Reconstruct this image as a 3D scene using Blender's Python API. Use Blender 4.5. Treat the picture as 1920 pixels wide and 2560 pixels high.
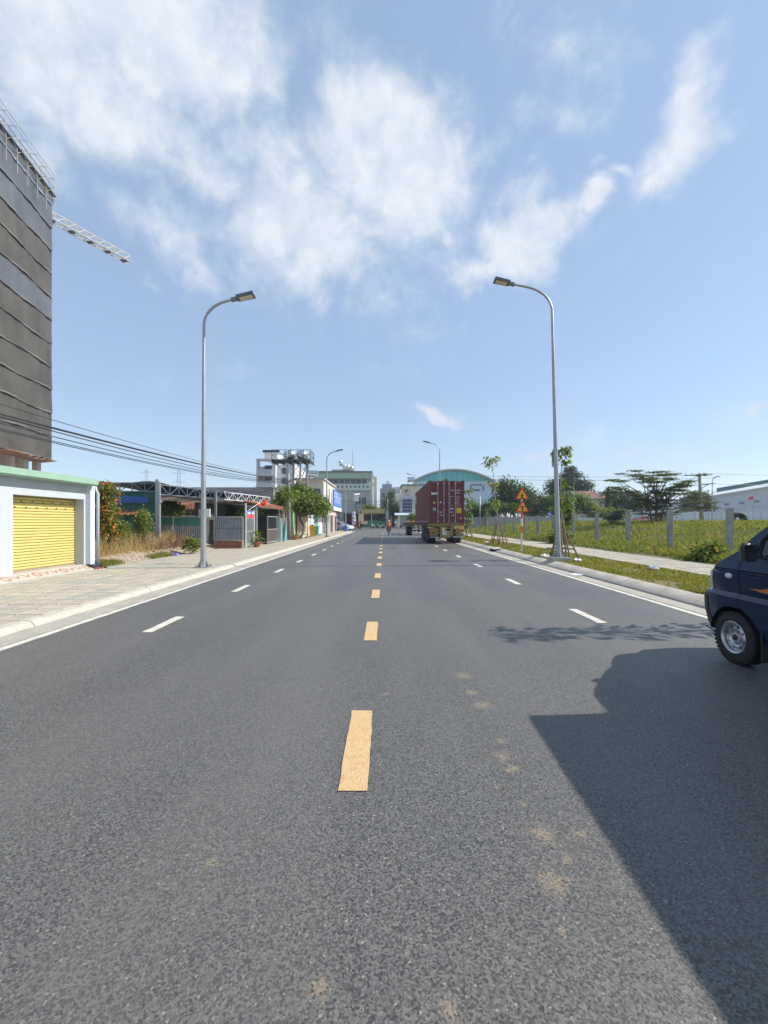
import bpy, bmesh, math, random
import numpy as np
from mathutils import Vector, Matrix

scene = bpy.context.scene
for o in list(bpy.data.objects): bpy.data.objects.remove(o)
col = scene.collection
R = math.radians
random.seed(7)
rng = np.random.default_rng(11)

# ------------------------------------------------------------------ camera
F, HX, HY, CAMZ = 1054.0, 960.0, 1305.0, 1.5       # focal length and horizon of the photograph in its own pixels
cam_d = bpy.data.cameras.new('camera'); cam = bpy.data.objects.new('camera', cam_d); col.objects.link(cam)
cam.location = (0, 0, CAMZ); cam.rotation_euler = (R(90), 0, 0)
cam_d.sensor_fit = 'HORIZONTAL'; cam_d.sensor_width = 36; cam_d.lens = 36 * F / 1920
cam_d.shift_y = 25 / 1920; cam_d.clip_start = .05; cam_d.clip_end = 6000
scene.camera = cam

def at(px, py, Y): return Vector(((px - HX) * Y / F, Y, CAMZ + (HY - py) * Y / F))
def gd(px, py, z=0.):
    Y = F * (CAMZ - z) / (py - HY); return Vector(((px - HX) * Y / F, Y, z))

# ------------------------------------------------------------------ sun and sky
SUN_EL = R(40.5); SUN_AZ = math.atan2(1, .06)
sun_d = bpy.data.lights.new('sun', 'SUN'); sun = bpy.data.objects.new('sun', sun_d); col.objects.link(sun)
sdir = Vector((math.sin(SUN_AZ) * math.cos(SUN_EL), math.cos(SUN_AZ) * math.cos(SUN_EL), math.sin(SUN_EL)))
sun.rotation_euler = (-sdir).to_track_quat('-Z', 'Y').to_euler(); sun.location = (60, 10, 60)
sun_d.energy = 3.9; sun_d.angle = R(.53); sun_d.color = (1, .945, .86)

view = scene.view_settings
view.view_transform = 'Standard'; view.look = 'None'; view.gamma = 1; view.use_curve_mapping = False
view.exposure = .75
scene.cycles.max_bounces = 6; scene.cycles.transparent_max_bounces = 12
scene.cycles.use_denoising = True; scene.cycles.sample_clamp_indirect = 6

world = bpy.data.worlds.new('World'); scene.world = world; world.use_nodes = True
def build_sky():
    nt = world.node_tree; nt.nodes.clear(); N = nt.nodes.new; L = nt.links.new
    out = N('ShaderNodeOutputWorld'); bg = N('ShaderNodeBackground'); bg.inputs[1].default_value = .122
    L(bg.outputs[0], out.inputs[0])
    sky = N('ShaderNodeTexSky'); sky.sky_type = 'NISHITA'; sky.sun_disc = False
    sky.sun_elevation = SUN_EL; sky.sun_rotation = SUN_AZ; sky.air_density = 1.0; sky.dust_density = .45; sky.ozone_density = 1.0
    tc = N('ShaderNodeTexCoord'); sep = N('ShaderNodeSeparateXYZ'); L(tc.outputs['Generated'], sep.inputs[0])
    def math_(op, a, b=None, c=None, clamp=False):
        n = N('ShaderNodeMath'); n.operation = op; n.use_clamp = clamp
        for i, v in enumerate((a, b, c)):
            if v is None: continue
            if isinstance(v, (int, float)): n.inputs[i].default_value = v
            else: L(v, n.inputs[i])
        return n.outputs[0]
    az = math_('ARCTAN2', sep.outputs[0], sep.outputs[1]); el = math_('ARCSINE', sep.outputs[2])
    cmb = N('ShaderNodeCombineXYZ'); L(az, cmb.inputs[0]); L(el, cmb.inputs[1]); cmb.inputs[2].default_value = 1
    # ragged edges: the angles are pushed about by noise before the cloud banks are measured
    def noise(scale, detail, rough, vec, dist=0.):
        n = N('ShaderNodeTexNoise'); n.inputs['Scale'].default_value = scale; n.inputs['Detail'].default_value = detail
        n.inputs['Roughness'].default_value = rough; n.inputs['Distortion'].default_value = dist
        L(vec, n.inputs['Vector']); return n
    dirv = tc.outputs['Generated']
    n1 = noise(5.5, 5, .55, dirv); n2 = noise(19, 8, .6, dirv, .3); n3 = noise(3.2, 9, .64, dirv, .7)
    w = N('ShaderNodeVectorMath'); w.operation = 'SUBTRACT'; L(n1.outputs['Color'], w.inputs[0]); w.inputs[1].default_value = (.5, .5, .5)
    w2 = N('ShaderNodeVectorMath'); w2.operation = 'MULTIPLY'; L(w.outputs[0], w2.inputs[0]); w2.inputs[1].default_value = (.20, .20, 0)
    w3 = N('ShaderNodeVectorMath'); w3.operation = 'ADD'; L(w2.outputs[0], w3.inputs[0]); L(cmb.outputs[0], w3.inputs[1])
    def ang(px, py):
        u, v = (px - HX) / F, (HY - py) / F
        return np.array((math.atan(u), math.atan(v / math.hypot(1, u))))
    # cloud banks: centre, tips of the two half-axes, weight (directions of the photograph's clouds)
    K = 1.1573
    banks = [((300, 70), (640, 150), (250, 250), 1.00), ((250, 260), (420, 400), (330, 170), .85), ((420, 380), (470, 480), (520, 350), .62),
             ((90, 150), (330, 230), (40, 330), .66), ((60, 330), (230, 420), (30, 440), .42), ((500, 330), (600, 460), (590, 270), .45),
             ((850, 350), (990, 470), (750, 450), 1.2), ((660, 480), (790, 580), (540, 570), 1.05), ((760, 260), (860, 250), (740, 190), .70),
             ((900, 470), (980, 480), (890, 560), .72), ((640, 590), (690, 620), (610, 640), .55), ((520, 510), (580, 560), (480, 560), .60),
             ((360, 540), (460, 620), (320, 590), .62), ((430, 610), (500, 640), (410, 650), .42),
             ((1150, 500), (1265, 520), (1110, 590), 1.15), ((1060, 550), (1150, 540), (1050, 605), .8), ((1150, 400), (1190, 340), (1230, 420), .58), ((1195, 430), (1250, 470), (1140, 450), .6),
             ((1285, 435), (1340, 450), (1268, 485), 1.1), ((1340, 365), (1385, 370), (1335, 395), .66), ((1270, 320), (1310, 300), (1280, 360), .40),
             ((1470, 215), (1555, 60), (1515, 240), .88), ((1450, 310), (1400, 425), (1510, 330), .92), ((1500, 310), (1570, 265), (1510, 335), .55),
             ((1230, 230), (1340, 250), (1210, 290), .34), ((930, 893), (985, 890), (930, 913), .95), ((1650, 885), (1690, 870), (1650, 915), .62),
             ((1170, 975), (1230, 972), (1170, 995), .40), ((515, 822), (590, 826), (515, 845), .34), ((1250, 80), (1430, 90), (1240, 190), .30), ((1560, 940), (1760, 880), (1560, 1000), .32)]
    total = None
    for c, a, b, wgt in banks:
        c0 = ang(c[0] * K, c[1] * K); A_ = ang(a[0] * K, a[1] * K) - c0; B_ = ang(b[0] * K, b[1] * K) - c0
        I = np.linalg.inv(np.array([A_, B_]).T); t = -I @ c0
        ds = []
        for k in (0, 1):
            d = N('ShaderNodeVectorMath'); d.operation = 'DOT_PRODUCT'; L(w3.outputs[0], d.inputs[0]); d.inputs[1].default_value = (I[k, 0], I[k, 1], t[k]); ds.append(d.outputs['Value'])
        r2 = math_('ADD', math_('MULTIPLY', ds[0], ds[0]), math_('MULTIPLY', ds[1], ds[1]))
        e = math_('MULTIPLY', math_('EXPONENT', math_('MULTIPLY', r2, -1.0)), wgt)
        total = e if total is None else math_('MAXIMUM', total, e)
    # thin veil everywhere, denser banks where they stand; fine noise eats into both
    veil = math_('MULTIPLY', math_('SUBTRACT', n3.outputs['Fac'], .43), 1.1, clamp=True)
    fine = math_('SUBTRACT', math_('ADD', math_('MULTIPLY', n2.outputs['Fac'], .75), math_('MULTIPLY', n3.outputs['Fac'], .75)), .75)
    dens = math_('ADD', math_('ADD', math_('MULTIPLY', total, 1.22), math_('MULTIPLY', fine, .85)), veil)
    mr = N('ShaderNodeMapRange'); mr.interpolation_type = 'SMOOTHSTEP'; L(dens, mr.inputs[0])
    mr.inputs[1].default_value = .15; mr.inputs[2].default_value = 1.08; mr.inputs[3].default_value = 0; mr.inputs[4].default_value = .96
    up = N('ShaderNodeMapRange'); L(el, up.inputs[0]); up.inputs[1].default_value = .015; up.inputs[2].default_value = .12
    m = math_('MULTIPLY', mr.outputs[0], up.outputs[0])
    shade = N('ShaderNodeMapRange'); L(n2.outputs['Fac'], shade.inputs[0]); shade.inputs[1].default_value = .3; shade.inputs[2].default_value = .7
    cc = N('ShaderNodeMix'); cc.data_type = 'RGBA'; cc.inputs['A'].default_value = (3.1, 3.55, 4.3, 1); cc.inputs['B'].default_value = (4.35, 4.55, 4.8, 1); L(shade.outputs[0], cc.inputs['Factor'])
    mix = N('ShaderNodeMix'); mix.data_type = 'RGBA'; L(m, mix.inputs['Factor']); L(cc.outputs['Result'], mix.inputs['B'])
    hz = N('ShaderNodeMix'); hz.data_type = 'RGBA'; hz.inputs['Factor'].default_value = .58; L(sky.outputs[0], hz.inputs['A']); hz.inputs['B'].default_value = (2.0, 2.75, 3.85, 1)   # even high haze over the whole sky
    L(hz.outputs['Result'], mix.inputs['A'])
    L(mix.outputs['Result'], bg.inputs[0])
build_sky()

# ------------------------------------------------------------------ helpers
def root_loc(p):
    v = Vector((0, 0, 0))
    while p is not None: v = v + p.location; p = p.parent
    return v
class MB:
    """collects shapes; build() links them as one mesh object"""
    def __init__(s): s.v = []; s.f = []
    def add(s, vs, fs):
        n = len(s.v); s.v += [tuple(q) for q in vs]; s.f += [tuple(i + n for i in f) for f in fs]; return s
    def box(s, x0, x1, y0, y1, z0, z1):
        return s.add([(x0,y0,z0),(x1,y0,z0),(x1,y1,z0),(x0,y1,z0),(x0,y0,z1),(x1,y0,z1),(x1,y1,z1),(x0,y1,z1)],
                     [(3,2,1,0),(4,5,6,7),(0,1,5,4),(1,2,6,5),(2,3,7,6),(3,0,4,7)])
    def cbox(s, x0, x1, y0, y1, z0, z1, b=.01):      # box with chamfered upright and top edges
        X = [(x0+b,y0),(x1-b,y0),(x1,y0+b),(x1,y1-b),(x1-b,y1),(x0+b,y1),(x0,y1-b),(x0,y0+b)]
        cx, cy = (x0+x1)/2, (y0+y1)/2
        top = [(x + (b if x < cx else -b), y + (b if y < cy else -b)) for x, y in X]
        vs = [(x,y,z0) for x,y in X] + [(x,y,z1-b) for x,y in X] + [(x,y,z1) for x,y in top]
        fs = [tuple(range(7,-1,-1)), tuple(range(16,24))]
        for k in (0, 8):
            for i in range(8): j = (i+1) % 8; fs.append((k+i,k+j,k+8+j,k+8+i))
        return s.add(vs, fs)
    def bar(s, p, q, w, h=None, up=(0,0,1)):         # box section beam between two points
        h = h or w; p, q = Vector(p), Vector(q); d = (q-p).normalized(); up = Vector(up)
        if abs(d.dot(up)) > .98: up = Vector((1,0,0))
        a = d.cross(up).normalized(); b = a.cross(d)
        c = [(-w/2,-h/2),(w/2,-h/2),(w/2,h/2),(-w/2,h/2)]
        vs = [p + a*x + b*y for x,y in c] + [q + a*x + b*y for x,y in c]
        return s.add(vs, [(0,1,2,3),(7,6,5,4),(0,4,5,1),(1,5,6,2),(2,6,7,3),(3,7,4,0)])
    def tube(s, pts, r, n=8, cap=True):
        pts = [Vector(p) for p in pts]; rs = r if isinstance(r, (list, tuple)) else [r]*len(pts)
        vs = []; fs = []; ref = Vector((0.31, .22, .92))
        for i, p in enumerate(pts):
            d = (pts[min(i+1,len(pts)-1)] - pts[max(i-1,0)]).normalized()
            u = ref if abs(d.dot(ref)) < .95 else Vector((1,0,0))
            a = d.cross(u).normalized(); b = d.cross(a)
            for k in range(n):
                t = 2*math.pi*k/n; vs.append(p + (a*math.cos(t) + b*math.sin(t))*rs[i])
        for i in range(len(pts)-1):
            for k in range(n):
                j = (k+1) % n; fs.append((i*n+k, i*n+j, (i+1)*n+j, (i+1)*n+k))
        if cap: fs.append(tuple(range(n-1,-1,-1))); fs.append(tuple((len(pts)-1)*n+k for k in range(n)))
        return s.add(vs, fs)
    def lathe(s, prof, n=24, o=(0,0,0), axis='z', cap=True):   # prof: (radius, height)
        vs = []; fs = []; o = Vector(o)
        for r, h in prof:
            for k in range(n):
                t = 2*math.pi*k/n; c, q = r*math.cos(t), r*math.sin(t)
                vs.append(o + Vector({'z':(c,q,h),'x':(h,c,q),'y':(q,h,c)}[axis]))
        for i in range(len(prof)-1):
            for k in range(n): j=(k+1)%n; fs.append((i*n+k,i*n+j,(i+1)*n+j,(i+1)*n+k))
        if cap and prof[0][0] > 1e-6: fs.append(tuple(range(n-1,-1,-1)))
        if cap and prof[-1][0] > 1e-6: fs.append(tuple((len(prof)-1)*n+k for k in range(n)))
        return s.add(vs, fs)
    def prism(s, poly, a, b, axis='x'):              # polygon extruded along an axis from a to b
        n = len(poly); m = {'x': lambda t,p:(t,p[0],p[1]), 'y': lambda t,p:(p[0],t,p[1]), 'z': lambda t,p:(p[0],p[1],t)}[axis]
        vs = [m(a,p) for p in poly] + [m(b,p) for p in poly]
        fs = [tuple(range(n-1,-1,-1)), tuple(range(n,2*n))] + [(i,(i+1)%n,n+(i+1)%n,n+i) for i in range(n)]
        return s.add(vs, fs)
    def quad(s, a, b, c, d): return s.add([a,b,c,d],[(0,1,2,3)])
    def slab(s, pts, t):                             # flat polygon in space given thickness t along its normal
        p = [Vector(q) for q in pts]; nrm = (p[1]-p[0]).cross(p[2]-p[0]).normalized()*t; n = len(p)
        return s.add(p + [q+nrm for q in p], [tuple(range(n-1,-1,-1)), tuple(range(n,2*n))] + [(i,(i+1)%n,n+(i+1)%n,n+i) for i in range(n)])
    def mesh(s, name, mat, off=None, smooth=False, recalc=True):
        me = bpy.data.meshes.new(name)
        vs = s.v if off is None else [(x-off[0],y-off[1],z-off[2]) for x,y,z in s.v]
        me.from_pydata(vs, [], s.f)
        if recalc:
            bm = bmesh.new(); bm.from_mesh(me); bmesh.ops.recalc_face_normals(bm, faces=bm.faces); bm.to_mesh(me); bm.free()
        if smooth: me.shade_smooth() if smooth is True else me.shade_auto_smooth(angle=R(smooth)) if hasattr(me,'shade_auto_smooth') else set_smooth(me, smooth)
        if mat: me.materials.append(mat)
        return me
    def build(s, name, mat, parent=None, smooth=False, local=False, loc=None, recalc=True):
        off = root_loc(parent) if (parent is not None and not local) else None
        o = bpy.data.objects.new(name, s.mesh(name, mat, off, smooth, recalc)); col.objects.link(o)
        if parent is not None: o.parent = parent
        if loc is not None: o.location = loc
        return o
def set_smooth(me, deg):
    me.shade_smooth()
    bm = bmesh.new(); bm.from_mesh(me)
    for e in bm.edges:
        if len(e.link_faces) == 2 and e.calc_face_angle(0) > R(deg): e.smooth = False
    bm.to_mesh(me); bm.free()
def tag(o, label=None, cat=None, group=None, kind=None):
    if label: o['label'] = label
    if cat: o['category'] = cat
    if group: o['group'] = group
    if kind: o['kind'] = kind
    return o
def thing(name, label, cat, loc=(0,0,0), rz=0., group=None):
    o = bpy.data.objects.new(name, None); col.objects.link(o); o.empty_display_size = .2
    o.location = loc; o.rotation_euler = (0,0,rz); return tag(o, label, cat, group)
def struct(name, mb, mat, **k): return tag(mb.build(name, mat, **k), kind='structure')
def copy_tree(o, parent=None):
    c = o.copy(); col.objects.link(c); c.parent = parent
    for ch in [x for x in bpy.data.objects if x.parent == o]: copy_tree(ch, c)
    return c
def inst(me, name, parent, loc, rz=0., scale=None):   # an object that shares mesh data (loc is in the world)
    o = bpy.data.objects.new(name, me); col.objects.link(o); o.parent = parent
    o.location = Vector(loc) - root_loc(parent); o.rotation_euler = (0,0,rz)
    if scale: o.scale = scale
    return o
def text_mesh(s, size, name, mat, parent, pos, rot, depth=.002, align='LEFT', sx=1.):
    cu = bpy.data.curves.new(name, 'FONT'); cu.body = s; cu.size = size; cu.extrude = depth; cu.align_x = align; cu.resolution_u = 2
    t = bpy.data.objects.new('tmp', cu); col.objects.link(t)
    me = bpy.data.meshes.new_from_object(t.evaluated_get(bpy.context.evaluated_depsgraph_get()))
    bpy.data.objects.remove(t); bpy.data.curves.remove(cu)
    me.materials.clear(); me.materials.append(mat); me.name = name
    o = bpy.data.objects.new(name, me); col.objects.link(o); o.parent = parent
    o.location = Vector(pos) - (root_loc(parent) if parent else Vector()); o.rotation_euler = rot; o.scale = (sx,1,1)
    return o

# ------------------------------------------------------------------ materials
MATS = {}
def M(name, c=(.5,.5,.5), rough=.75, var=.12, scale=4., bump=0., bscale=30., metal=0., c2=None, spec=.5, coat=0., emit=None, detail=5, dirt=None, hue=None):
    if name in MATS: return MATS[name]
    m = bpy.data.materials.new(name); m.use_nodes = True; MATS[name] = m
    nt = m.node_tree; b = nt.nodes['Principled BSDF']; N = nt.nodes.new; L = nt.links.new
    b.inputs['Roughness'].default_value = rough; b.inputs['Metallic'].default_value = metal; b.inputs['Specular IOR Level'].default_value = spec
    b.inputs['Coat Weight'].default_value = coat; b.inputs['Coat Roughness'].default_value = .04
    tc = N('ShaderNodeTexCoord')
    if c2 is None: c2 = tuple(min(1, x*(1+var)) for x in c); c1 = tuple(x*(1-var) for x in c)
    else: c1 = c
    n = N('ShaderNodeTexNoise'); n.inputs['Scale'].default_value = scale; n.inputs['Detail'].default_value = detail; n.inputs['Roughness'].default_value = .65
    L(tc.outputs['Object'], n.inputs['Vector'])
    r = N('ShaderNodeMapRange'); r.inputs[1].default_value = .3; r.inputs[2].default_value = .7; L(n.outputs['Fac'], r.inputs[0])
    mx = N('ShaderNodeMix'); mx.data_type = 'RGBA'; mx.inputs['A'].default_value = (*c1,1); mx.inputs['B'].default_value = (*c2,1); L(r.outputs[0], mx.inputs['Factor'])
    out = mx.outputs['Result']
    if dirt:      # (colour, amount, scale): stains of their own shape
        n3 = N('ShaderNodeTexNoise'); n3.inputs['Scale'].default_value = dirt[2]; n3.inputs['Detail'].default_value = 9; n3.inputs['Roughness'].default_value = .7
        mp = N('ShaderNodeMapping'); mp.inputs['Scale'].default_value = (1,1,.45); L(tc.outputs['Object'], mp.inputs['Vector']); L(mp.outputs[0], n3.inputs['Vector'])
        r3 = N('ShaderNodeMapRange'); r3.inputs[1].default_value = .48; r3.inputs[2].default_value = .72; r3.inputs[4].default_value = dirt[1]; L(n3.outputs['Fac'], r3.inputs[0])
        m3 = N('ShaderNodeMix'); m3.data_type = 'RGBA'; L(r3.outputs[0], m3.inputs['Factor']); L(out, m3.inputs['A']); m3.inputs['B'].default_value = (*dirt[0],1); out = m3.outputs['Result']
    L(out, b.inputs['Base Color'])
    if bump:
        n2 = N('ShaderNodeTexNoise'); n2.inputs['Scale'].default_value = bscale; n2.inputs['Detail'].default_value = 4; L(tc.outputs['Object'], n2.inputs['Vector'])
        bp = N('ShaderNodeBump'); bp.inputs['Strength'].default_value = bump; bp.inputs['Distance'].default_value = .02; L(n2.outputs['Fac'], bp.inputs['Height']); L(bp.outputs[0], b.inputs['Normal'])
    if emit: b.inputs['Emission Color'].default_value = (*emit[0],1); b.inputs['Emission Strength'].default_value = emit[1]
    return m
def leaf_mat(name, ca, cb, rough=.5, trans=.35, cc=None):
    """leaves: every leaf (mesh island) takes its own tone between ca and cb"""
    m = bpy.data.materials.new(name); m.use_nodes = True; MATS[name] = m
    nt = m.node_tree; nt.nodes.clear(); N = nt.nodes.new; L = nt.links.new
    g = N('ShaderNodeNewGeometry'); rp = N('ShaderNodeValToRGB'); L(g.outputs['Random Per Island'], rp.inputs[0])
    rp.color_ramp.elements[0].color = (*ca,1); rp.color_ramp.elements[1].color = (*cb,1)
    if cc: e = rp.color_ramp.elements.new(.74); e.color = (*cb,1); rp.color_ramp.elements[-1].color = (*cc,1)
    d = N('ShaderNodeBsdfPrincipled'); d.inputs['Roughness'].default_value = rough; d.inputs['Specular IOR Level'].default_value = .35; L(rp.outputs[0], d.inputs['Base Color'])
    t = N('ShaderNodeBsdfTranslucent'); hs = N('ShaderNodeHueSaturation'); hs.inputs['Saturation'].default_value = 1.15; hs.inputs['Value'].default_value = 1.5; L(rp.outputs[0], hs.inputs['Color']); L(hs.outputs[0], t.inputs[0])
    mx = N('ShaderNodeMixShader'); mx.inputs[0].default_value = trans; L(d.outputs[0], mx.inputs[1]); L(t.outputs[0], mx.inputs[2])
    o = N('ShaderNodeOutputMaterial'); L(mx.outputs[0], o.inputs[0]); return m
def glass_mat(name, tint=(.6,.75,.72), clear=.75):
    m = bpy.data.materials.new(name); m.use_nodes = True; MATS[name] = m
    nt = m.node_tree; nt.nodes.clear(); N = nt.nodes.new; L = nt.links.new
    t = N('ShaderNodeBsdfTransparent'); t.inputs[0].default_value = (*tint,1); g = N('ShaderNodeBsdfGlossy'); g.inputs['Roughness'].default_value = .03
    fr = N('ShaderNodeFresnel'); fr.inputs[0].default_value = 1.5; ad = N('ShaderNodeMath'); ad.operation = 'ADD'; ad.inputs[1].default_value = 1-clear-.04; ad.use_clamp = True; L(fr.outputs[0], ad.inputs[0])
    mx = N('ShaderNodeMixShader'); L(ad.outputs[0], mx.inputs[0]); L(t.outputs[0], mx.inputs[1]); L(g.outputs[0], mx.inputs[2])
    o = N('ShaderNodeOutputMaterial'); L(mx.outputs[0], o.inputs[0]); return m
def net_mat(name, c, c2, open_=.25, cell=30.):
    """woven shade net: cloth with small holes through which things behind show"""
    m = bpy.data.materials.new(name); m.use_nodes = True; MATS[name] = m
    nt = m.node_tree; b = nt.nodes['Principled BSDF']; N = nt.nodes.new; L = nt.links.new
    b.inputs['Roughness'].default_value = .8; tc = N('ShaderNodeTexCoord')
    n = N('ShaderNodeTexNoise'); n.inputs['Scale'].default_value = .35; n.inputs['Detail'].default_value = 8; n.inputs['Roughness'].default_value = .7
    mp = N('ShaderNodeMapping'); mp.inputs['Scale'].default_value = (1,1,.6); L(tc.outputs['Object'], mp.inputs[0]); L(mp.outputs[0], n.inputs['Vector'])
    r = N('ShaderNodeMapRange'); r.inputs[1].default_value = .35; r.inputs[2].default_value = .65; L(n.outputs['Fac'], r.inputs[0])
    mx = N('ShaderNodeMix'); mx.data_type = 'RGBA'; mx.inputs['A'].default_value = (*c,1); mx.inputs['B'].default_value = (*c2,1); L(r.outputs[0], mx.inputs['Factor']); L(mx.outputs['Result'], b.inputs['Base Color'])
    n2 = N('ShaderNodeTexNoise'); n2.inputs['Scale'].default_value = cell; n2.inputs['Detail'].default_value = 2; L(tc.outputs['Object'], n2.inputs['Vector'])
    r2 = N('ShaderNodeMapRange'); r2.inputs[1].default_value = open_+.08; r2.inputs[2].default_value = open_+.12; L(n2.outputs['Fac'], r2.inputs[0]); L(r2.outputs[0], b.inputs['Alpha'])
    return m

white_p = M('white_plaster', (.43,.47,.53), .85, .05, 1.5, .15, 60, dirt=((.45,.44,.42),.35,.9))
bluewhite = M('pale_blue_wall', (.62,.68,.78), .85, .05, 1.2, dirt=((.4,.42,.45),.3,.6))
cream = M('cream_plaster', (.60,.56,.46), .85, .1, 1.5, .1, 40, dirt=((.3,.28,.24),.5,.7))
greyplaster = M('grey_plaster', (.33,.34,.32), .9, .15, .9, .2, 30, dirt=((.14,.14,.13),.6,.5))
concrete = M('concrete', (.44,.42,.375), .9, .14, 2.5, .35, 45, dirt=((.18,.17,.15),.5,1.6))
concrete_pale = M('pale_concrete', (.44,.405,.345), .9, .12, 3, .3, 50, dirt=((.27,.235,.18),.6,2.2))
galv = M('galvanised_steel', (.36,.38,.395), .45, .14, 3, .06, 60, .6)
darkmetal = M('dark_metal', (.05,.055,.065), .5, .2, 4, .1, 40, .4)
bluesteel = M('blue_grey_steel', (.16,.19,.23), .5, .2, 5, .1, 40, .5)
silver = M('silver_paint', (.62,.63,.64), .35, .08, 8, .04, 60, .6)
steel_tank = M('stainless_steel', (.62,.63,.63), .22, .08, 3, .05, 20, 1.)
rubber = M('rubber', (.018,.018,.019), .75, .35, 20, .3, 60)
black = M('black_plastic', (.016,.016,.018), .45, .2, 12, .05, 80)
wood = M('weathered_wood', (.27,.19,.12), .85, .3, 9, .4, 50)
stakewood = M('stake_wood', (.22,.155,.10), .85, .45, 12, .4, 60)
white_paint = M('white_paint', (.72,.71,.67), .6, .08, 6, .1, 60, dirt=((.35,.33,.3),.5,3))
whiteletter = M('white_lettering', (.85,.82,.82), .6, .12, 9)
glassdark = M('dark_window_glass', (.03,.04,.055), .08, .3, 1.2, spec=.8)
roofred = M('terracotta_tile', (.34,.125,.07), .8, .3, 3, .3, 30, dirt=((.2,.10,.07),.5,2))
mint = M('mint_green_paint', (.235,.385,.285), .7, .06, 2, .05, 40, dirt=((.3,.45,.36),.4,1.5))
red_flag = M('red_cloth', (.75,.075,.03), .8, .12, 6)
yellow_p = M('yellow_paint', (.72,.52,.10), .5, .1, 5)
cable_m = M('black_cable', (.02,.02,.022), .5, .2, 5)
# ------------------------------------------------------------------ road
def asphalt_mat():
    m = bpy.data.materials.new('asphalt'); m.use_nodes = True; nt = m.node_tree; b = nt.nodes['Principled BSDF']; N = nt.nodes.new; L = nt.links.new
    tc = N('ShaderNodeTexCoord'); P = tc.outputs['Object']
    def noise(s, d, r=.6):
        n = N('ShaderNodeTexNoise'); n.inputs['Scale'].default_value = s; n.inputs['Detail'].default_value = d; n.inputs['Roughness'].default_value = r; L(P, n.inputs['Vector']); return n.outputs['Fac']
    def mixc(f, a, c):
        x = N('ShaderNodeMix'); x.data_type = 'RGBA'; L(f, x.inputs['Factor'])
        for k, v in (('A', a), ('B', c)):
            if isinstance(v, tuple): x.inputs[k].default_value = (*v, 1)
            else: L(v, x.inputs[k])
        return x.outputs['Result']
    def rng_(f, a, c, lo=0., hi=1.):
        r = N('ShaderNodeMapRange'); L(f, r.inputs[0]); r.inputs[1].default_value = a; r.inputs[2].default_value = c; r.inputs[3].default_value = lo; r.inputs[4].default_value = hi; return r.outputs[0]
    vo = N('ShaderNodeTexVoronoi'); vo.inputs['Scale'].default_value = 135; vo.inputs['Randomness'].default_value = 1; L(P, vo.inputs['Vector'])
    bw = N('ShaderNodeSeparateColor'); L(vo.outputs['Color'], bw.inputs[0])
    c = mixc(rng_(bw.outputs[0], 0, 1), (.018,.0172,.016), (.158,.150,.138))
    c = mixc(rng_(bw.outputs[1], .982, .995), c, (.27,.26,.225))                       # pale chippings
    mp = N('ShaderNodeMapping'); mp.inputs['Scale'].default_value = (1, .12, 1); L(P, mp.inputs[0])
    nl = N('ShaderNodeTexNoise'); nl.inputs['Scale'].default_value = 1.1; nl.inputs['Detail'].default_value = 7; L(mp.outputs[0], nl.inputs['Vector'])
    c = mixc(rng_(nl.outputs['Fac'], .42, .72, 0, .42), c, (.160,.151,.137))            # dusty streaks along the lanes
    c = mixc(rng_(noise(.35, 8, .7), .5, .75, 0, .45), c, (.056,.057,.058))
    # tan mud prints
    stains = [(1356,2087,.055),(1386,2207,.06),(1416,2150,.028),(1404,2330,.02),(527,2159,.03),(795,2476,.035),(1121,2521,.03),(1284,1918,.03),(1206,1762,.07),(1254,1890,.055),(1272,1925,.03),(1160,1690,.07),(1252,1851,.035),(965,1735,.03),(1240,1968,.02),(1450,2085,.03),(1310,2010,.02),(1180,1732,.05)]
    fine = noise(95, 5, .8); coarse = noise(22, 5, .7); tot = None
    for px, py, r in stains:
        g = gd(px, py); d = N('ShaderNodeVectorMath'); d.operation = 'DISTANCE'; L(P, d.inputs[0]); d.inputs[1].default_value = g
        k = rng_(d.outputs['Value'], r*.0, r*1.9, 1., 0.)
        if tot is None: tot = k
        else:
            q = N('ShaderNodeMath'); q.operation = 'MAXIMUM'; L(tot, q.inputs[0]); L(k, q.inputs[1]); tot = q.outputs[0]
    sp = rng_(bw.outputs[2], 0, 1, .1, .9); s1 = N('ShaderNodeMath'); s1.operation = 'ADD'; L(tot, s1.inputs[0]); L(sp, s1.inputs[1])
    s2 = N('ShaderNodeMath'); s2.operation = 'ADD'; L(s1.outputs[0], s2.inputs[0]); L(coarse, s2.inputs[1])
    c = mixc(rng_(s2.outputs[0], 1.48, 1.95, 0, .72), c, (.30,.23,.145))
    L(c, b.inputs['Base Color']); b.inputs['Roughness'].default_value = .55; b.inputs['Specular IOR Level'].default_value = .7
    h = N('ShaderNodeMath'); h.operation = 'ADD'; L(bw.outputs[0], h.inputs[0]); L(noise(170, 4, .7), h.inputs[1])
    bp = N('ShaderNodeBump'); bp.inputs['Strength'].default_value = .6; bp.inputs['Distance'].default_value = .004; L(h.outputs[0], bp.inputs['Height']); L(bp.outputs[0], b.inputs['Normal'])
    return m
asphalt = asphalt_mat()
soil = M('dry_soil', (.27,.21,.145), .95, .3, 1.5, .6, 14, c2=(.42,.34,.25))
grass_soil = M('grassy_soil', (.09,.09,.03), .95, .3, 2.2, .6, 25, c2=(.24,.18,.09))
weedy = M('weedy_field_soil', (.07,.095,.022), .95, .3, .9, .7, 9, c2=(.17,.155,.06))
laneyellow = M('lane_yellow_paint', (.60,.40,.20), .8, .12, 30, .5, 110, dirt=((.30,.20,.10),.45,14))
lanewhite = M('lane_white_paint', (.60,.575,.49), .8, .1, 20, .4, 110, dirt=((.24,.23,.20),.7,6))

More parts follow.
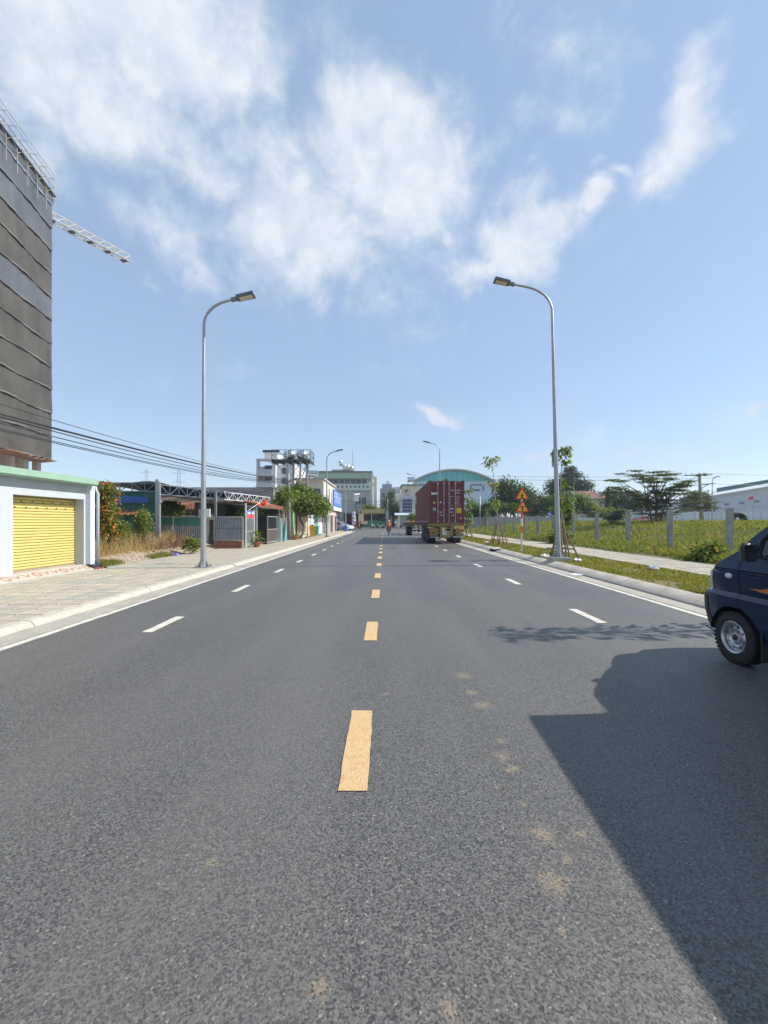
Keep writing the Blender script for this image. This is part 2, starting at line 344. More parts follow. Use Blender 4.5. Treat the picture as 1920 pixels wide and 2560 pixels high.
g = MB().quad((-2500,-600,-.3),(2500,-600,-.3),(2500,4000,-.3),(-2500,4000,-.3)); struct('ground', g, soil)
road = MB(); road.quad((-4.95,-14,0),(5.5,-14,0),(5.5,72,0),(-4.95,72,0)); road = struct('road', road, asphalt)
x = MB(); x.quad((-75,72,.002),(28,72,.002),(28,99,.002),(-75,99,.002)); cross_road = struct('cross_road', x, asphalt)
def paint(name, x0, x1, y0, y1, mat, z=.005, wob=.004):
    mb = MB(); n = max(1, int((y1-y0)/.08)); vs = []
    for i in range(n+1):
        y = y0 + (y1-y0)*i/n; e = 0 if n < 2 else 1
        vs += [(x0 + random.uniform(-wob,wob)*e, y, z), (x1 + random.uniform(-wob,wob)*e, y, z)]
    mb.add(vs, [(2*i,2*i+1,2*i+3,2*i+2) for i in range(n)]); return mb.build(name, mat, road, recalc=False)
for k in range(21):                                           # centre dashes: 1 m, every 3 m
    y0 = 2.346 + 2.98*k; paint('centre_dash', -.255, -.09, y0, y0+1.0, laneyellow)
for y in (5.72, 9.05, 12.5, 15.6, 18.9, 22.2, 25.6, 29, 32.3, 35.6, 39, 42.3, 45.6, 49, 52.3, 55.6, 59): paint('lane_dash', -3.29, -3.15, y, y+.95, lanewhite)
for y in (-1.6, 2.3, 6.25, 10.1, 14.05, 17.9, 21.8, 25.6, 29.5, 41.6, 45.4, 49.3, 53.2, 57): paint('lane_dash', 3.17, 3.31, y, y+1.0, lanewhite)
paint('edge_line', -4.56, -4.44, -14, 66, lanewhite); paint('edge_line', 5.0, 5.13, -14, 70, lanewhite)
for i in range(7): paint('stop_dash', -3.9 + i*1.3, -3.2 + i*1.3, 66.2, 66.6, lanewhite)
# concrete gutters and kerb stones
gut = MB(); gut.box(-4.97,-4.60,-14,66,-.1,.012); struct('gutter', gut, M('gutter_concrete', (.36,.335,.285), .9, .12, 2.2, .3, 40, dirt=((.22,.195,.155),.6,1.5)))
gut = MB(); gut.box(5.145,5.50,-14,70,-.1,.012); struct('gutter', gut, M('gutter_concrete'))
kerb_l = struct('kerb_left', MB().box(-5.12,-4.98,-14,66,-.1,.004), concrete)
prof = [(-4.972,-.05),(-4.972,.02),(-4.99,.055),(-5.03,.088),(-5.10,.1),(-5.15,.1),(-5.15,-.05)]
me_k = MB().prism(prof, 0, .993, 'y').mesh('kerb_stone', concrete_pale, smooth=30)
for k in range(78): inst(me_k, 'kerb_stone', kerb_l, (random.uniform(-.004,.004), -12 + k, random.uniform(-.003,.004)))
kerb_r = struct('kerb_right', MB().box(5.5,5.6,-14,70,-.1,-.02), darkmetal)
prof = [(5.525,-.08),(5.525,.035),(5.54,.05),(5.86,.148),(5.93,.15),(5.93,-.08)]
me_k2 = MB().prism(prof, 0, .993, 'y').mesh('kerb_stone', concrete_pale, smooth=30)
for k in range(82):
    if k == 33: continue
    inst(me_k2, 'kerb_stone', kerb_r, (random.uniform(-.004,.004), -12 + k, random.uniform(-.004,.004)))
inl = MB(); inl.box(5.56,5.93,21.0,22.0,-.08,.0); inl.box(5.53,5.60,21.0,21.14,0,.12); inl.box(5.53,5.60,21.86,22,0,.12)
inl.build('drain_inlet', darkmetal, kerb_r); MB().prism([(5.50,.125),(5.93,.16),(5.93,.19),(5.50,.155)], 21.0, 22.0, 'y').build('drain_lid', concrete, kerb_r)

# pavements: paving slabs one by one near the camera, joints in the material beyond
def paver_mat(name, c, c2, sx, sy):
    m = bpy.data.materials.new(name); m.use_nodes = True; nt = m.node_tree; b = nt.nodes['Principled BSDF']; N = nt.nodes.new; L = nt.links.new
    tc = N('ShaderNodeTexCoord'); br = N('ShaderNodeTexBrick'); mp = N('ShaderNodeMapping'); L(tc.outputs['Object'], mp.inputs[0]); L(mp.outputs[0], br.inputs['Vector'])
    br.offset = 0; br.inputs['Scale'].default_value = 1; br.inputs['Brick Width'].default_value = sx; br.inputs['Row Height'].default_value = sy; br.inputs['Mortar Size'].default_value = .009
    br.inputs['Color1'].default_value = (*c,1); br.inputs['Color2'].default_value = (*c2,1); br.inputs['Mortar'].default_value = (.20,.19,.17,1)
    n = N('ShaderNodeTexNoise'); n.inputs['Scale'].default_value = 1.3; n.inputs['Detail'].default_value = 8; n.inputs['Roughness'].default_value = .7; L(tc.outputs['Object'], n.inputs['Vector'])
    r = N('ShaderNodeMapRange'); r.inputs[1].default_value = .45; r.inputs[2].default_value = .75; r.inputs[4].default_value = .5; L(n.outputs['Fac'], r.inputs[0])
    mx = N('ShaderNodeMix'); mx.data_type = 'RGBA'; L(r.outputs[0], mx.inputs['Factor']); L(br.outputs['Color'], mx.inputs['A']); mx.inputs['B'].default_value = (.31,.28,.225,1); L(mx.outputs['Result'], b.inputs['Base Color'])
    bp = N('ShaderNodeBump'); bp.inputs['Strength'].default_value = .5; bp.inputs['Distance'].default_value = .01; bp.invert = True; L(br.outputs['Fac'], bp.inputs['Height']); L(bp.outputs[0], b.inputs['Normal']); b.inputs['Roughness'].default_value = .9
    return m
pav_far = paver_mat('paving', (.365,.33,.255), (.41,.37,.29), .4, .4)
slabs = [M('paving_slab_%s' % n, c, .9, .1, 6, .35, 70, dirt=((.27,.24,.19),.55,2.5)) for n, c in (('warm',(.385,.345,.265)),('cool',(.345,.33,.27)),('pale',(.425,.38,.295)))]
pl = MB()
bed = M('joint_dirt',(.095,.085,.065),.95,.3,5); struct('pavement_bed', MB().quad((-8.75,-12,.07),(-5.14,-12,.07),(-5.14,14.0,.07),(-8.75,14.0,.07)), bed)
struct('pavement_bed', MB().quad((8.16,-12,.13),(10.4,-12,.13),(10.4,20,.13),(8.16,20,.13)), bed)
pl.quad((-8.75,14.0,.098),(-5.14,14.0,.098),(-5.14,22.4,.098),(-8.75,22.4,.098))
pl.add([(-7.35,22.4,.098),(-5.14,22.4,.098),(-5.14,66,.098),(-6.0,69.6,.098),(-8.5,71.6,.098),(-14,72,.098),(-14,66,.098),(-7.35,66,.098)], [(0,1,2,3,4,5,6,7)])
pl.quad((-9.7,22.4,.094),(-7.35,22.4,.094),(-7.35,66,.094),(-9.7,66,.094))
pav_l = struct('pavement_left', pl, pav_far)
me_s = [MB().cbox(0,.374,0,.374,-.03,.03,.008).mesh('paving_slab', m) for m in slabs]
for i in range(9):
    for j in range(25):
        y = 4.0 + j*.4
        x_ = -5.15 - (i+1)*.4
        if x_ < -8.78: continue
        inst(random.choice(me_s), 'paving_slab', pav_l, (x_, y, .071 + random.uniform(-.003,.003)))
pr = MB(); pr.quad((8.16,20,.16),(10.4,20,.16),(10.4,71,.16),(8.16,71,.16)); pr.box(8.1,8.158,-12,71,-.1,.165)
pav_r = struct('pavement_right', pr, pav_far)
for i in range(5):
    for j in range(26): inst(random.choice(me_s), 'paving_slab', pav_r, (8.2 + i*.43, 9.6 + j*.4, .132 + random.uniform(-.004,.003)), 0, (1.07,1,1))
far = MB(); far.box(-75,30,99,101.6,-.1,.13); struct('pavement_far', far, concrete_pale)

# verge, plot and field
def hnoise(x, y, s=1.): return .5*math.sin(x*1.7*s+y*.9*s)+.3*math.sin(x*3.1*s-y*2.3*s+1.3)+.2*math.sin(x*6.3*s+y*5.1*s+.7)
def fh(x, y):
    t = min(1, max(0, (x-12.5)/13)); s = t*t*(3-2*t); e = min(1, max(0, (x-10.4)/1.2))
    return .14 + e*.06 + 1.12*s + e*.055*hnoise(x, y, .8)
def grid(x0, x1, nx, y0, y1, ny, h, px=1., py=1.):
    mb = MB(); vs = []
    for j in range(ny+1):
        for i in range(nx+1):
            x = x0+(x1-x0)*(i/nx)**px; y = y0+(y1-y0)*(j/ny)**py; vs.append((x,y,h(x,y)))
    return mb.add(vs, [(j*(nx+1)+i,j*(nx+1)+i+1,(j+1)*(nx+1)+i+1,(j+1)*(nx+1)+i) for j in range(ny) for i in range(nx)])
struct('grass_verge', grid(5.92, 8.11, 14, -12, 71, 300, lambda x,y: .135 + .02*hnoise(x,y,2)), grass_soil)
struct('field', grid(10.4, 190, 110, -12, 125, 140, fh, 1.9, 1.5), weedy)
def ph(x, y):      # rough plot between the garage and the shade-net yard
    a = min(1, max(0, (-x-8.75)/1.3)); return .05 + .02*hnoise(x,y,3) + .36*a*(.75+.25*hnoise(x,y,2.1))
struct('rough_plot', grid(-20, -8.74, 60, 12.7, 23.5, 60, ph, .55), soil)

# ------------------------------------------------------------------ plants: leaf and blade scatter
def scatter_mesh(name, pts, size, mat, parent=None, flat=.5, aspect=.55, normals=None, droop=0.):
    """one small folded leaf at every point (6 vertices would be two quads; here a kite of 4)"""
    n = len(pts); pts = np.asarray(pts, float); sz = size*(.6+.8*rng.random(n)) if np.isscalar(size) else size
    az = rng.random(n)*2*np.pi; tilt = (rng.random(n)-.5)*np.pi*(1-flat) - droop
    d = np.stack([np.cos(az)*np.cos(tilt), np.sin(az)*np.cos(tilt), np.sin(tilt)], 1)
    up = np.stack([rng.normal(0,.5*(1-flat)+.15,n), rng.normal(0,.5*(1-flat)+.15,n), np.ones(n)], 1)
    s = np.cross(d, up); s /= np.linalg.norm(s, axis=1)[:,None]+1e-9
    L_ = sz[:,None]; v = np.empty((n,4,3))
    v[:,0] = pts; v[:,1] = pts + d*L_*.5 + s*L_*aspect*.5; v[:,2] = pts + d*L_; v[:,2,2] -= sz*.15; v[:,3] = pts + d*L_*.5 - s*L_*aspect*.5
    return np_mesh(name, v, mat, parent)
def np_mesh(name, v, mat, parent=None):
    n, k = v.shape[0], v.shape[1]; me = bpy.data.meshes.new(name)
    if parent is not None: v = v - np.array(root_loc(parent))
    me.vertices.add(n*k); me.vertices.foreach_set('co', v.reshape(-1).astype(np.float32))
    me.loops.add(n*k); me.loops.foreach_set('vertex_index', np.arange(n*k, dtype=np.int32))
    me.polygons.add(n); me.polygons.foreach_set('loop_start', np.arange(0,n*k,k,dtype=np.int32)); me.polygons.foreach_set('loop_total', np.full(n,k,dtype=np.int32))
    me.update(calc_edges=True); me.materials.append(mat)
    o = bpy.data.objects.new(name, me); col.objects.link(o)
    if parent is not None: o.parent = parent
    return o
def blades(name, pts, h, w, mat, parent=None, lean=.35):
    n = len(pts); pts = np.asarray(pts, float); h = h*(.5+.9*rng.random(n)) if np.isscalar(h) else h; w = np.broadcast_to(w, (n,))
    az = rng.random(n)*2*np.pi; s = np.stack([np.cos(az),np.sin(az),np.zeros(n)],1)
    l = np.stack([rng.normal(0,lean,n)*h, rng.normal(0,lean,n)*h, h],1)
    v = np.empty((n,4,3)); W = w[:,None]
    v[:,0] = pts - s*W*.5; v[:,1] = pts + s*W*.5; v[:,2] = pts + l*.62 + s*W*.42; v[:,3] = pts + l
    return np_mesh(name, v, mat, parent)
def blob_pts(blobs, n, shell=.55):
    """points through ellipsoids (x,y,z,rx,ry,rz[,weight]), denser near the skin, torn by gaps"""
    wts = np.array([(b[3]*b[4]*b[5])**.67*(b[6] if len(b) > 6 else 1) for b in blobs]); k = rng.choice(len(blobs), n, p=wts/wts.sum())
    B = np.array([b[:6] for b in blobs])[k]; d = rng.normal(size=(n,3)); d /= np.linalg.norm(d,axis=1)[:,None]
    r = (rng.random(n)**shell)*(1+.18*rng.normal(size=n)); return B[:,:3] + d*B[:,3:]*r[:,None]
lf_mid = leaf_mat('leaf_mid_green', (.035,.075,.012), (.14,.215,.035))
lf_dark = leaf_mat('leaf_dark_green', (.026,.055,.014), (.095,.15,.038))
lf_far = leaf_mat('leaf_bluish_green', (.035,.062,.036), (.080,.115,.062))
lf_yel = leaf_mat('leaf_yellow_green', (.075,.115,.018), (.26,.30,.055))
lf_dry = leaf_mat('dry_straw', (.30,.21,.09), (.66,.52,.27), rough=.85, trans=.35)
lf_grass = leaf_mat('grass_blade', (.07,.105,.016), (.29,.285,.06), rough=.85, trans=.35, cc=(.40,.29,.12))
lf_weed = leaf_mat('weed_leaf', (.04,.08,.012), (.24,.29,.055), rough=.85, trans=.35, cc=(.34,.24,.10))
lf_orange = leaf_mat('orange_leaf', (.50,.13,.02), (.62,.34,.09))
bark = M('bark', (.13,.10,.075), .9, .3, 8, .5, 40); bark_pale = M('pale_bark', (.30,.26,.20), .85, .3, 9, .3, 40)

# verge grass, weeds on the field
n = 64000; yy = 8 + 52*rng.random(n)**1.9; xx = 5.96 + 2.12*rng.random(n); keep = np.array([hnoise(a,b,1.6) + .5*hnoise(a,b,.6) > -.25 + random.gauss(0,.33) for a,b in zip(xx,yy)])
P_ = np.stack([xx,yy,np.full(n,.13)],1)[keep]; wd = .008+.0016*P_[:,1]
tag(blades('verge_grass', P_, .062*(.5+.9*rng.random(len(P_))), wd, lf_grass, lean=.6), 'short green and yellow grass on the verge between kerb and pavement', 'grass', kind='stuff')
def field_pts(n, y0, y1, pw, x0, x1): 
    y = y0+(y1-y0)*rng.random(n)**pw; x = x0 + (np.minimum(x1, y*.98+2)-x0)*rng.random(n)**1.15; return np.stack([x,y,np.array([fh(a,b) for a,b in zip(x,y)])],1)
P_ = field_pts(90000, 10.5, 75, 1.7, 10.6, 80)
P_ = P_[np.array([hnoise(a,b,.7)+.6*hnoise(b,a,.3) > -.55 for a,b,_ in P_])]
hh = (.10+.16*np.array([max(0,hnoise(a*.5,b*.5)) for a,b,_ in P_]) + .1*rng.random(len(P_)))*(1+P_[:,1]*.012); P_[:,2] += hh*rng.random(len(P_))
tag(scatter_mesh('field_weeds', P_, .05+.0034*P_[:,1], lf_weed, flat=.35, aspect=.42), 'low leafy green weeds covering the fenced field', 'weeds', kind='stuff')
P_ = field_pts(52000, 11, 70, 1.6, 10.9, 70); P_ = P_[np.array([hnoise(a,b,.45) > -.25 for a,b,_ in P_])]
tag(blades('field_grass', P_, .26*(.5+.9*rng.random(len(P_))), .012+.0013*P_[:,1], lf_grass, lean=.5), 'long pale grass among the weeds of the fenced field', 'grass', kind='stuff')
P_ = field_pts(22000, 14, 70, 1.5, 12, 60); P_ = P_[np.array([hnoise(b*.8,a*.8,.6) > .3 for a,b,_ in P_])]; P_[:,2] += .25*rng.random(len(P_))
tag(scatter_mesh('field_dry_weeds', P_, .06+.0032*P_[:,1], leaf_mat('brown_weed',(.10,.065,.03),(.28,.20,.10),rough=.9), flat=.3, aspect=.3), 'brown dried weeds in patches across the fenced field', 'weeds', kind='stuff')
def shrub(name, label, c, r, n, size, mat, cat='shrub', flat=.35, shell=.5, stems=5, group=None, mat2=None):
    t = thing(name, label, cat, (c[0],c[1],c[2]-r[2]), group=group)
    bl = [(c[0],c[1],c[2],r[0],r[1],r[2])] + [(c[0]+random.uniform(-.5,.5)*r[0],c[1]+random.uniform(-.5,.5)*r[1],c[2]+random.uniform(-.2,.6)*r[2],r[0]*.5,r[1]*.5,r[2]*.45) for _ in range(5)]
    p = blob_pts(bl, n, shell); p[:,2] = np.maximum(p[:,2], c[2]-r[2]+.02)
    scatter_mesh('foliage', p, size, mat, t, flat)
    if mat2: scatter_mesh('blossom', blob_pts(bl, int(n*.35), .25), size, mat2, t, flat)
    s = MB()
    for _ in range(stems):
        q = Vector((c[0]+random.uniform(-.6,.6)*r[0], c[1]+random.uniform(-.6,.6)*r[1], c[2]+random.uniform(0,.6)*r[2])); b0 = Vector((c[0]+random.uniform(-.15,.15)*r[0],c[1]+random.uniform(-.15,.15)*r[1],c[2]-r[2]-.05))
        s.tube([b0, b0.lerp(q,.5)+Vector((.05,0,.05)), q], [.018,.012,.006], 5)
    s.build('stem', bark, t); return t
def tree(name, label, base, top, blobs, n, size, mat, rt=.15, bmat=None, cat='tree', flat=.35, group=None, shell=.5, mid=None, limbs=True):
    base = Vector(base); t = thing(name, label, cat, base, group=group); s = MB(); top = Vector(top)
    pts = [base, base.lerp(top,.33)+Vector((rt*.6,0,0)), base.lerp(top,.66)+Vector((-rt*.4,0,0)), top]
    s.tube(pts, [rt*1.15,rt*.85,rt*.7,rt*.45], 8)
    if limbs:
        for b in blobs:
            q = Vector(b[:3]); a = base.lerp(top, random.uniform(.55,.98)); s.tube([a, a.lerp(q,.5)+Vector((0,0,.12*(q-a).length)), q], [rt*.42,rt*.28,rt*.1], 6)
    s.build('trunk', bmat or bark, t, smooth=True)
    scatter_mesh('crown', blob_pts(blobs, n, shell), size, mat, t, flat); return t
shrub('weed_clump', 'bushy bright green weed clump beside the third fence post, edge of the pavement', (11.15,14.5,.42), (.55,.5,.34), 2600, .16, lf_weed, 'weeds')
shrub('weed_clump', 'tall bright green weed clump beyond the pavement behind the triangular signs', (10.9,26.2,.55), (.75,.7,.42), 1900, .2, lf_weed, 'weeds')
# ------------------------------------------------------------------ garage with yellow shutter
def window(parent, c, w, h, face='y', mat=None, frame=None, d=.08, bars=1, wallmat=None):
    """a window set on a wall at c (centre); face: the axis its pane looks along, with sign"""
    s = -1 if face.startswith('-') else 1; ax = face[-1]; c = Vector(c)
    def bx(u0,u1,v0,v1,d0,d1):
        a, b = sorted((s*d0, s*d1))
        return (c.x+u0,c.x+u1,c.y+a,c.y+b,c.z+v0,c.z+v1) if ax == 'y' else (c.x+a,c.x+b,c.y+u0,c.y+u1,c.z+v0,c.z+v1)
    fr = MB(); t = .06*max(1,w/1.4)
    fr.box(*bx(-w/2,w/2,h/2-t,h/2,0,d)); fr.box(*bx(-w/2,w/2,-h/2,-h/2+t,0,d)); fr.box(*bx(-w/2,-w/2+t,-h/2+t,h/2-t,0,d)); fr.box(*bx(w/2-t,w/2,-h/2+t,h/2-t,0,d))
    for k in range(1, bars+1): u = -w/2 + w*k/(bars+1); fr.box(*bx(u-t/2,u+t/2,-h/2+t,h/2-t,.01,d*.8))
    f = fr.build('window', frame or bluesteel, parent)
    MB().box(*bx(-w/2+t,w/2-t,-h/2+t,h/2-t,.005,d*.4)).build('pane', mat or glassdark, f)
    return f
G = thing('garage', 'small white garage with mint green cornice and yellow roller shutter', 'garage', (-8.8, 9, .1))
w = MB(); X0, X1 = -9.06, -8.8
w.box(X0,X1,5.4,10.0,.05,2.62); w.box(X0,X1,10.0,12.36,2.16,2.62); w.box(X0,X1,12.36,12.60,.05,2.62); w.box(-14.5,X0,5.4,5.6,.05,2.62); w.box(-14.5,X0,12.4,12.598,.05,2.62)
w.build('wall', white_p, G)
MB().box(-14.5,-8.95,5.3,12.6,2.60,2.70).build('roof', concrete, G)
cn = MB(); cn.prism([(-9.1,2.565),(-8.52,2.565),(-8.48,2.60),(-8.48,2.755),(-9.1,2.78)], 5.2, 12.52, 'y'); cn.build('cornice', mint, G)
sh = MB(); sh.box(-9.10,-9.085,10.0,12.36,.26,2.16); sh = sh.build('roller_shutter', M('shutter_backing',(.30,.22,.06),.6), G)
shut_m = M('yellow_shutter', (.64,.525,.18), .5, .05, 1.2, .04, 50, dirt=((.55,.40,.12),.35,1.2))
hs = .0735; n_s = 25
me_sl = MB().prism([(0,.006),(.014,.010),(.026,hs*.5),(.016,hs-.013),(.0,hs-.010)], 0, 2.35, 'y').mesh('slat', shut_m, smooth=40)
me_sl.transform(Matrix()) 
for k in range(n_s): inst(me_sl, 'slat', sh, (-9.085, 10.005, .30 + k*hs))
me_bolt = MB().lathe([(.0,0),(.020,.0),(.020,.012),(.0,.014)], 8, (0,0,0), 'x').mesh('shutter_bolt', darkmetal)
for k in range(7):
    for r_ in (0, 1): inst(me_bolt, 'shutter_bolt', sh, (-9.062, 10.2 + k*.33 + r_*.14, 2.02 - r_*.15))
MB().box(-9.09,-9.06,10.0,12.36,.255,.30).build('bottom_rail', M('brown_rail',(.32,.24,.15),.6), sh)
MB().box(-9.3,-8.83,9.9,12.40,.08,.255).build('door_step', concrete, G)
col_ = MB().box(-8.84,-8.66,12.44,12.62,.24,2.565).build('corner_column', bluewhite, G)
MB().tube([(-8.62,12.70,.12),(-8.62,12.70,2.35),(-8.66,12.68,2.45),(-8.70,12.66,2.62)], .045, 12).build('downpipe', M('grey_pvc',(.40,.43,.46),.45), G, smooth=True)
MB().cbox(-8.86,-8.55,12.40,12.80,.10,.25,.02).build('pipe_box', M('black_box',(.03,.035,.045),.5), G)
bk = MB()
for k in range(4): bk.box(-8.62+.02*k,-8.50+.03*k,12.42+.1*k,12.50+.1*k,.10,.15)
bk.build('loose_bricks', M('loose_brick',(.30,.10,.06),.9), G)
strip = MB().prism([(-8.82,.02),(-8.50,.02),(-8.50,.108),(-8.82,.245)], 5.4, 12.36, 'y').build('tile_strip', concrete, G)
tile_m = M('glazed_white_tile', (.44,.41,.36), .5, .05, 5); motif_m = M('pink_motif_glaze', (.36,.20,.14), .5, .1, 20)
me_t = MB().cbox(-.165,.165,0,.288,0,.012,.003).mesh('tile', tile_m)
def motif(kind):
    mb = MB()
    if kind:
        for a in range(16):
            t0, t1 = 2*math.pi*a/16, 2*math.pi*(a+1)/16
            mb.add([(.035*math.cos(t0),.144+.055*math.sin(t0),0),(.065*math.cos(t0),.144+.10*math.sin(t0),0),(.065*math.cos(t1),.144+.10*math.sin(t1),0),(.035*math.cos(t1),.144+.055*math.sin(t1),0)],[(0,1,2,3)])
    else:
        pts = [(-.06,.03),(-.01,.07),(.045,.144),(-.01,.215),(-.06,.258),(-.03,.20),(.0,.144),(-.03,.09)]
        mb.add([(a,b,0) for a,b in pts],[tuple(range(8))])
    return mb.mesh('motif', motif_m, recalc=False)
mm = [motif(0), motif(1)]
for k in range(24):
    t = inst(me_t, 'tile', strip, (-8.66, 5.42 + k*.29, .1785)); t.rotation_euler = (0,R(23.2),0); q = inst(mm[1 if k % 3 == 2 else 0], 'motif', t, (0,0,0)); q.location = (0,0,.0145); q.scale = (1.8,1.15,1)

# ------------------------------------------------------------------ construction tower under netting, tower crane
T = thing('construction_tower', 'tall concrete tower under construction wrapped in dark grey netting', 'building', (-52, 55, -.3))
netm = net_mat('dark_netting', (.042,.039,.034), (.082,.076,.068), .20, 14); netb = net_mat('blue_netting', (.055,.067,.085), (.095,.108,.128), .22, 14)
A0, A1 = Vector((-44.5,44,0)), Vector((-47.65,60,0)); dv = (A1-A0); nv = Vector((dv.y,-dv.x,0)).normalized()   # face towards the road
fl = 3.3; z0 = 10.3
for k in range(11):                                                   # one band of net to each storey, sagging and overlapping
    mb = MB(); vs = []; nu, nvv = 36, 5
    for j in range(nvv+1):
        for i in range(nu+1):
            u = i/nu; v = j/nvv; sag = .05*math.sin(math.pi*v) + .06*math.sin(u*23+k*1.7)*(1-v*.4) + .05*math.sin(u*61+k)
            p = A0 + dv*u + nv*(.25 + .13*(1-v)**3 + sag*.8); vs.append((p.x,p.y,z0 + fl*k + (fl+.12)*v + .10*math.sin(u*9+k*2.1)*(1-v)))
    mb.add(vs, [(j*(nu+1)+i,j*(nu+1)+i+1,(j+1)*(nu+1)+i+1,(j+1)*(nu+1)+i) for j in range(nvv) for i in range(nu)])
    for j in range(8):                                               # the band round the far corner
        pass
    c1 = A1 + nv*.3; mb.quad((c1.x,c1.y,z0+fl*k),(c1.x-9,c1.y+1.3,z0+fl*k),(c1.x-9,c1.y+1.3,z0+fl*(k+1)+.1),(c1.x,c1.y,z0+fl*(k+1)+.1))
    mb.build('net_band', netb if k in (6, 9, 10) else netm, T, smooth=True)
seam_m = net_mat('net_seam', (.115,.112,.10), (.17,.165,.15), .12, 14)
for k in range(11):                                                   # pale hem where one band overlaps the next
    mb = MB(); vs = []
    for j in (0, 1):
        for i in range(37):
            u = i/36; p = A0 + dv*u + nv*(.44 + .05*math.sin(u*23+k*1.7) + .04*math.sin(u*61+k)); vs.append((p.x,p.y,z0 + fl*k + (.12+.10*math.sin(u*13+k))*j + .10*math.sin(u*9+k*2.1)))
    mb.add(vs, [(i,i+1,38+i,37+i) for i in range(36)]); mb.build('net_hem', seam_m, T)
fm = MB(); back = -nv*14
for k in range(12):
    z = z0 + fl*k; p = [A0, A1, A1+back, A0+back]; fm.slab([(q.x,q.y,z-.25) for q in p], .25)
for k in range(6):
    q = A0 + dv*((k+.4)/6) - nv*.7; fm.box(q.x-.35,q.x+.35,q.y-.35,q.y+.35,-.3,z0+11*fl)
fm.build('concrete_frame', concrete, T)
inner = MB(); q0, q1 = A0 - nv*1.1, A1 - nv*1.1; inner.slab([(q0.x,q0.y,z0),(q1.x,q1.y,z0),(q1.x,q1.y,z0+11*fl),(q0.x,q0.y,z0+11*fl)], .2); inner.build('infill_wall', M('raw_block',(.20,.185,.17),.9,.2,.6), T)
core = MB(); q = A0 + dv*.80 - nv*3; core.box(q.x-3.2,q.x+.4,q.y-1.3,q.y+1.4,-.3,z0); core.build('core_column', concrete, T)
fwk = MB()
for k in range(8):
    q = A0 + dv*(.30+.08*k); fwk.slab([q + nv*1.6 + Vector((0,0,z0-.35+random.uniform(-.2,.1))), q + dv*.085 + nv*1.5 + Vector((0,0,z0-.25)), q + dv*.085 - nv*.6 + Vector((0,0,z0-.55)), q - nv*.6 + Vector((0,0,z0-.6))], .06)
fwk.build('timber_decking', M('formwork_timber',(.30,.17,.10),.85,.3,3), T)
sc_m = M('scaffold_tube', (.36,.35,.31), .6, .2, 4)
zt = z0 + 11*fl
for k in range(9):
    q = A0 + dv*(k/8) + nv*.75; s_ = MB(); s_.tube([(q.x,q.y,zt-2),(q.x,q.y,zt+4.3)], .03, 6); q2 = q - nv*1.3; s_.tube([(q2.x,q2.y,zt-.5),(q2.x,q2.y,zt+4.3)], .03, 6)
    for z in (1.2,2.5,3.8): s_.tube([(q.x,q.y,zt+z),(q2.x,q2.y,zt+z)], .035, 6)
    s_.build('scaffold_frame', sc_m, T)
led = MB()
for z in (.6,1.4,2.4,3.4,4.1):
    for off in (.75,-.55): a, b = A0 + nv*off, A1 + nv*off; led.tube([(a.x,a.y,zt+z),(b.x,b.y,zt+z)], .035, 6)
for k in range(8): a, b = A0 + dv*(k/8) + nv*.78, A0 + dv*((k+1)/8) + nv*.78; led.tube([(a.x,a.y,zt+.6),(b.x,b.y,zt+2.4)], .03, 6); led.tube([(a.x,a.y,zt+2.4),(b.x,b.y,zt+.6)], .03, 6)
led.build('scaffold_ledger', sc_m, T)
bd = MB(); a, b = A0 + nv*.9, A1 + nv*.9; bd.slab([(a.x,a.y,zt+1.25),(b.x,b.y,zt+1.25),(b.x-1.2,b.y,zt+1.25),(a.x-1.2,a.y,zt+1.25)], .06); bd.build('scaffold_deck', darkmetal, T)
tops = MB(); vs = []
for j in range(2):
    for i in range(31): u = i/30; p = A0 + dv*u + nv*(.5+.08*math.sin(u*40)); vs.append((p.x,p.y,zt + (1.1+.25*math.sin(u*17))*j))
tops.add(vs, [(i,i+1,32+i,31+i) for i in range(30)]); tops.build('torn_net_edge', netb, T)

C = thing('tower_crane', 'cream lattice jib of a tower crane behind the netted tower', 'crane', (-67,61,-.3))
cr = M('crane_cream_paint', (.52,.47,.36), .5, .1, 2)
def lattice(mb, p, q, w, h, n, up=Vector((0,0,1)), r=.05, tri=False):
    p, q = Vector(p), Vector(q); d = (q-p).normalized(); a = d.cross(up).normalized(); b = a.cross(d)
    ch = [a*(-w/2), a*(w/2), b*h] if tri else [a*(-w/2)-b*(h/2), a*(w/2)-b*(h/2), a*(w/2)+b*(h/2), a*(-w/2)+b*(h/2)]
    for c in ch: mb.tube([p+c, q+c], r, 6)
    m = len(ch)
    for i in range(n):
        s0, s1 = p.lerp(q,i/n), p.lerp(q,(i+1)/n)
        for k in range(m):
            k2 = (k+1) % m; mb.tube([s0+ch[k], s1+ch[k2]], r*.6, 5); mb.tube([s0+ch[k], s0+ch[k2]], r*.6, 5)
jb = MB(); lattice(jb, (-64.8,65,55.4), (-52.9,87.9,55.4), 1.5, 1.6, 15, r=.09, tri=True); jb.build('jib', cr, C)
ms = MB(); lattice(ms, (-66.9,61,0), (-66.9,61,57), 1.8, 1.8, 30, up=Vector((0,1,0)), r=.09); ms.build('mast', cr, C)
cj = MB(); lattice(cj, (-66.9,61,55.4), (-72,51,55.4), 1.5, 1.4, 6, r=.08); cj.box(-73.5,-71,49.5,52,53.2,55.4); cj.build('counter_jib', cr, C)
jd = (Vector((-52.9,87.9,55.4))-Vector((-64.8,65,55.4)))
for k in range(8): q = Vector((-64.8,65,55.35)) + jd*(k+.6)/8; MB().box(q.x-.5,q.x+.5,q.y-.3,q.y+.3,55.1,55.35).build('jib_fitting', darkmetal, C)
MB().box(-68,-65.8,62,64,52.5,54.8).build('cab', cr, C)

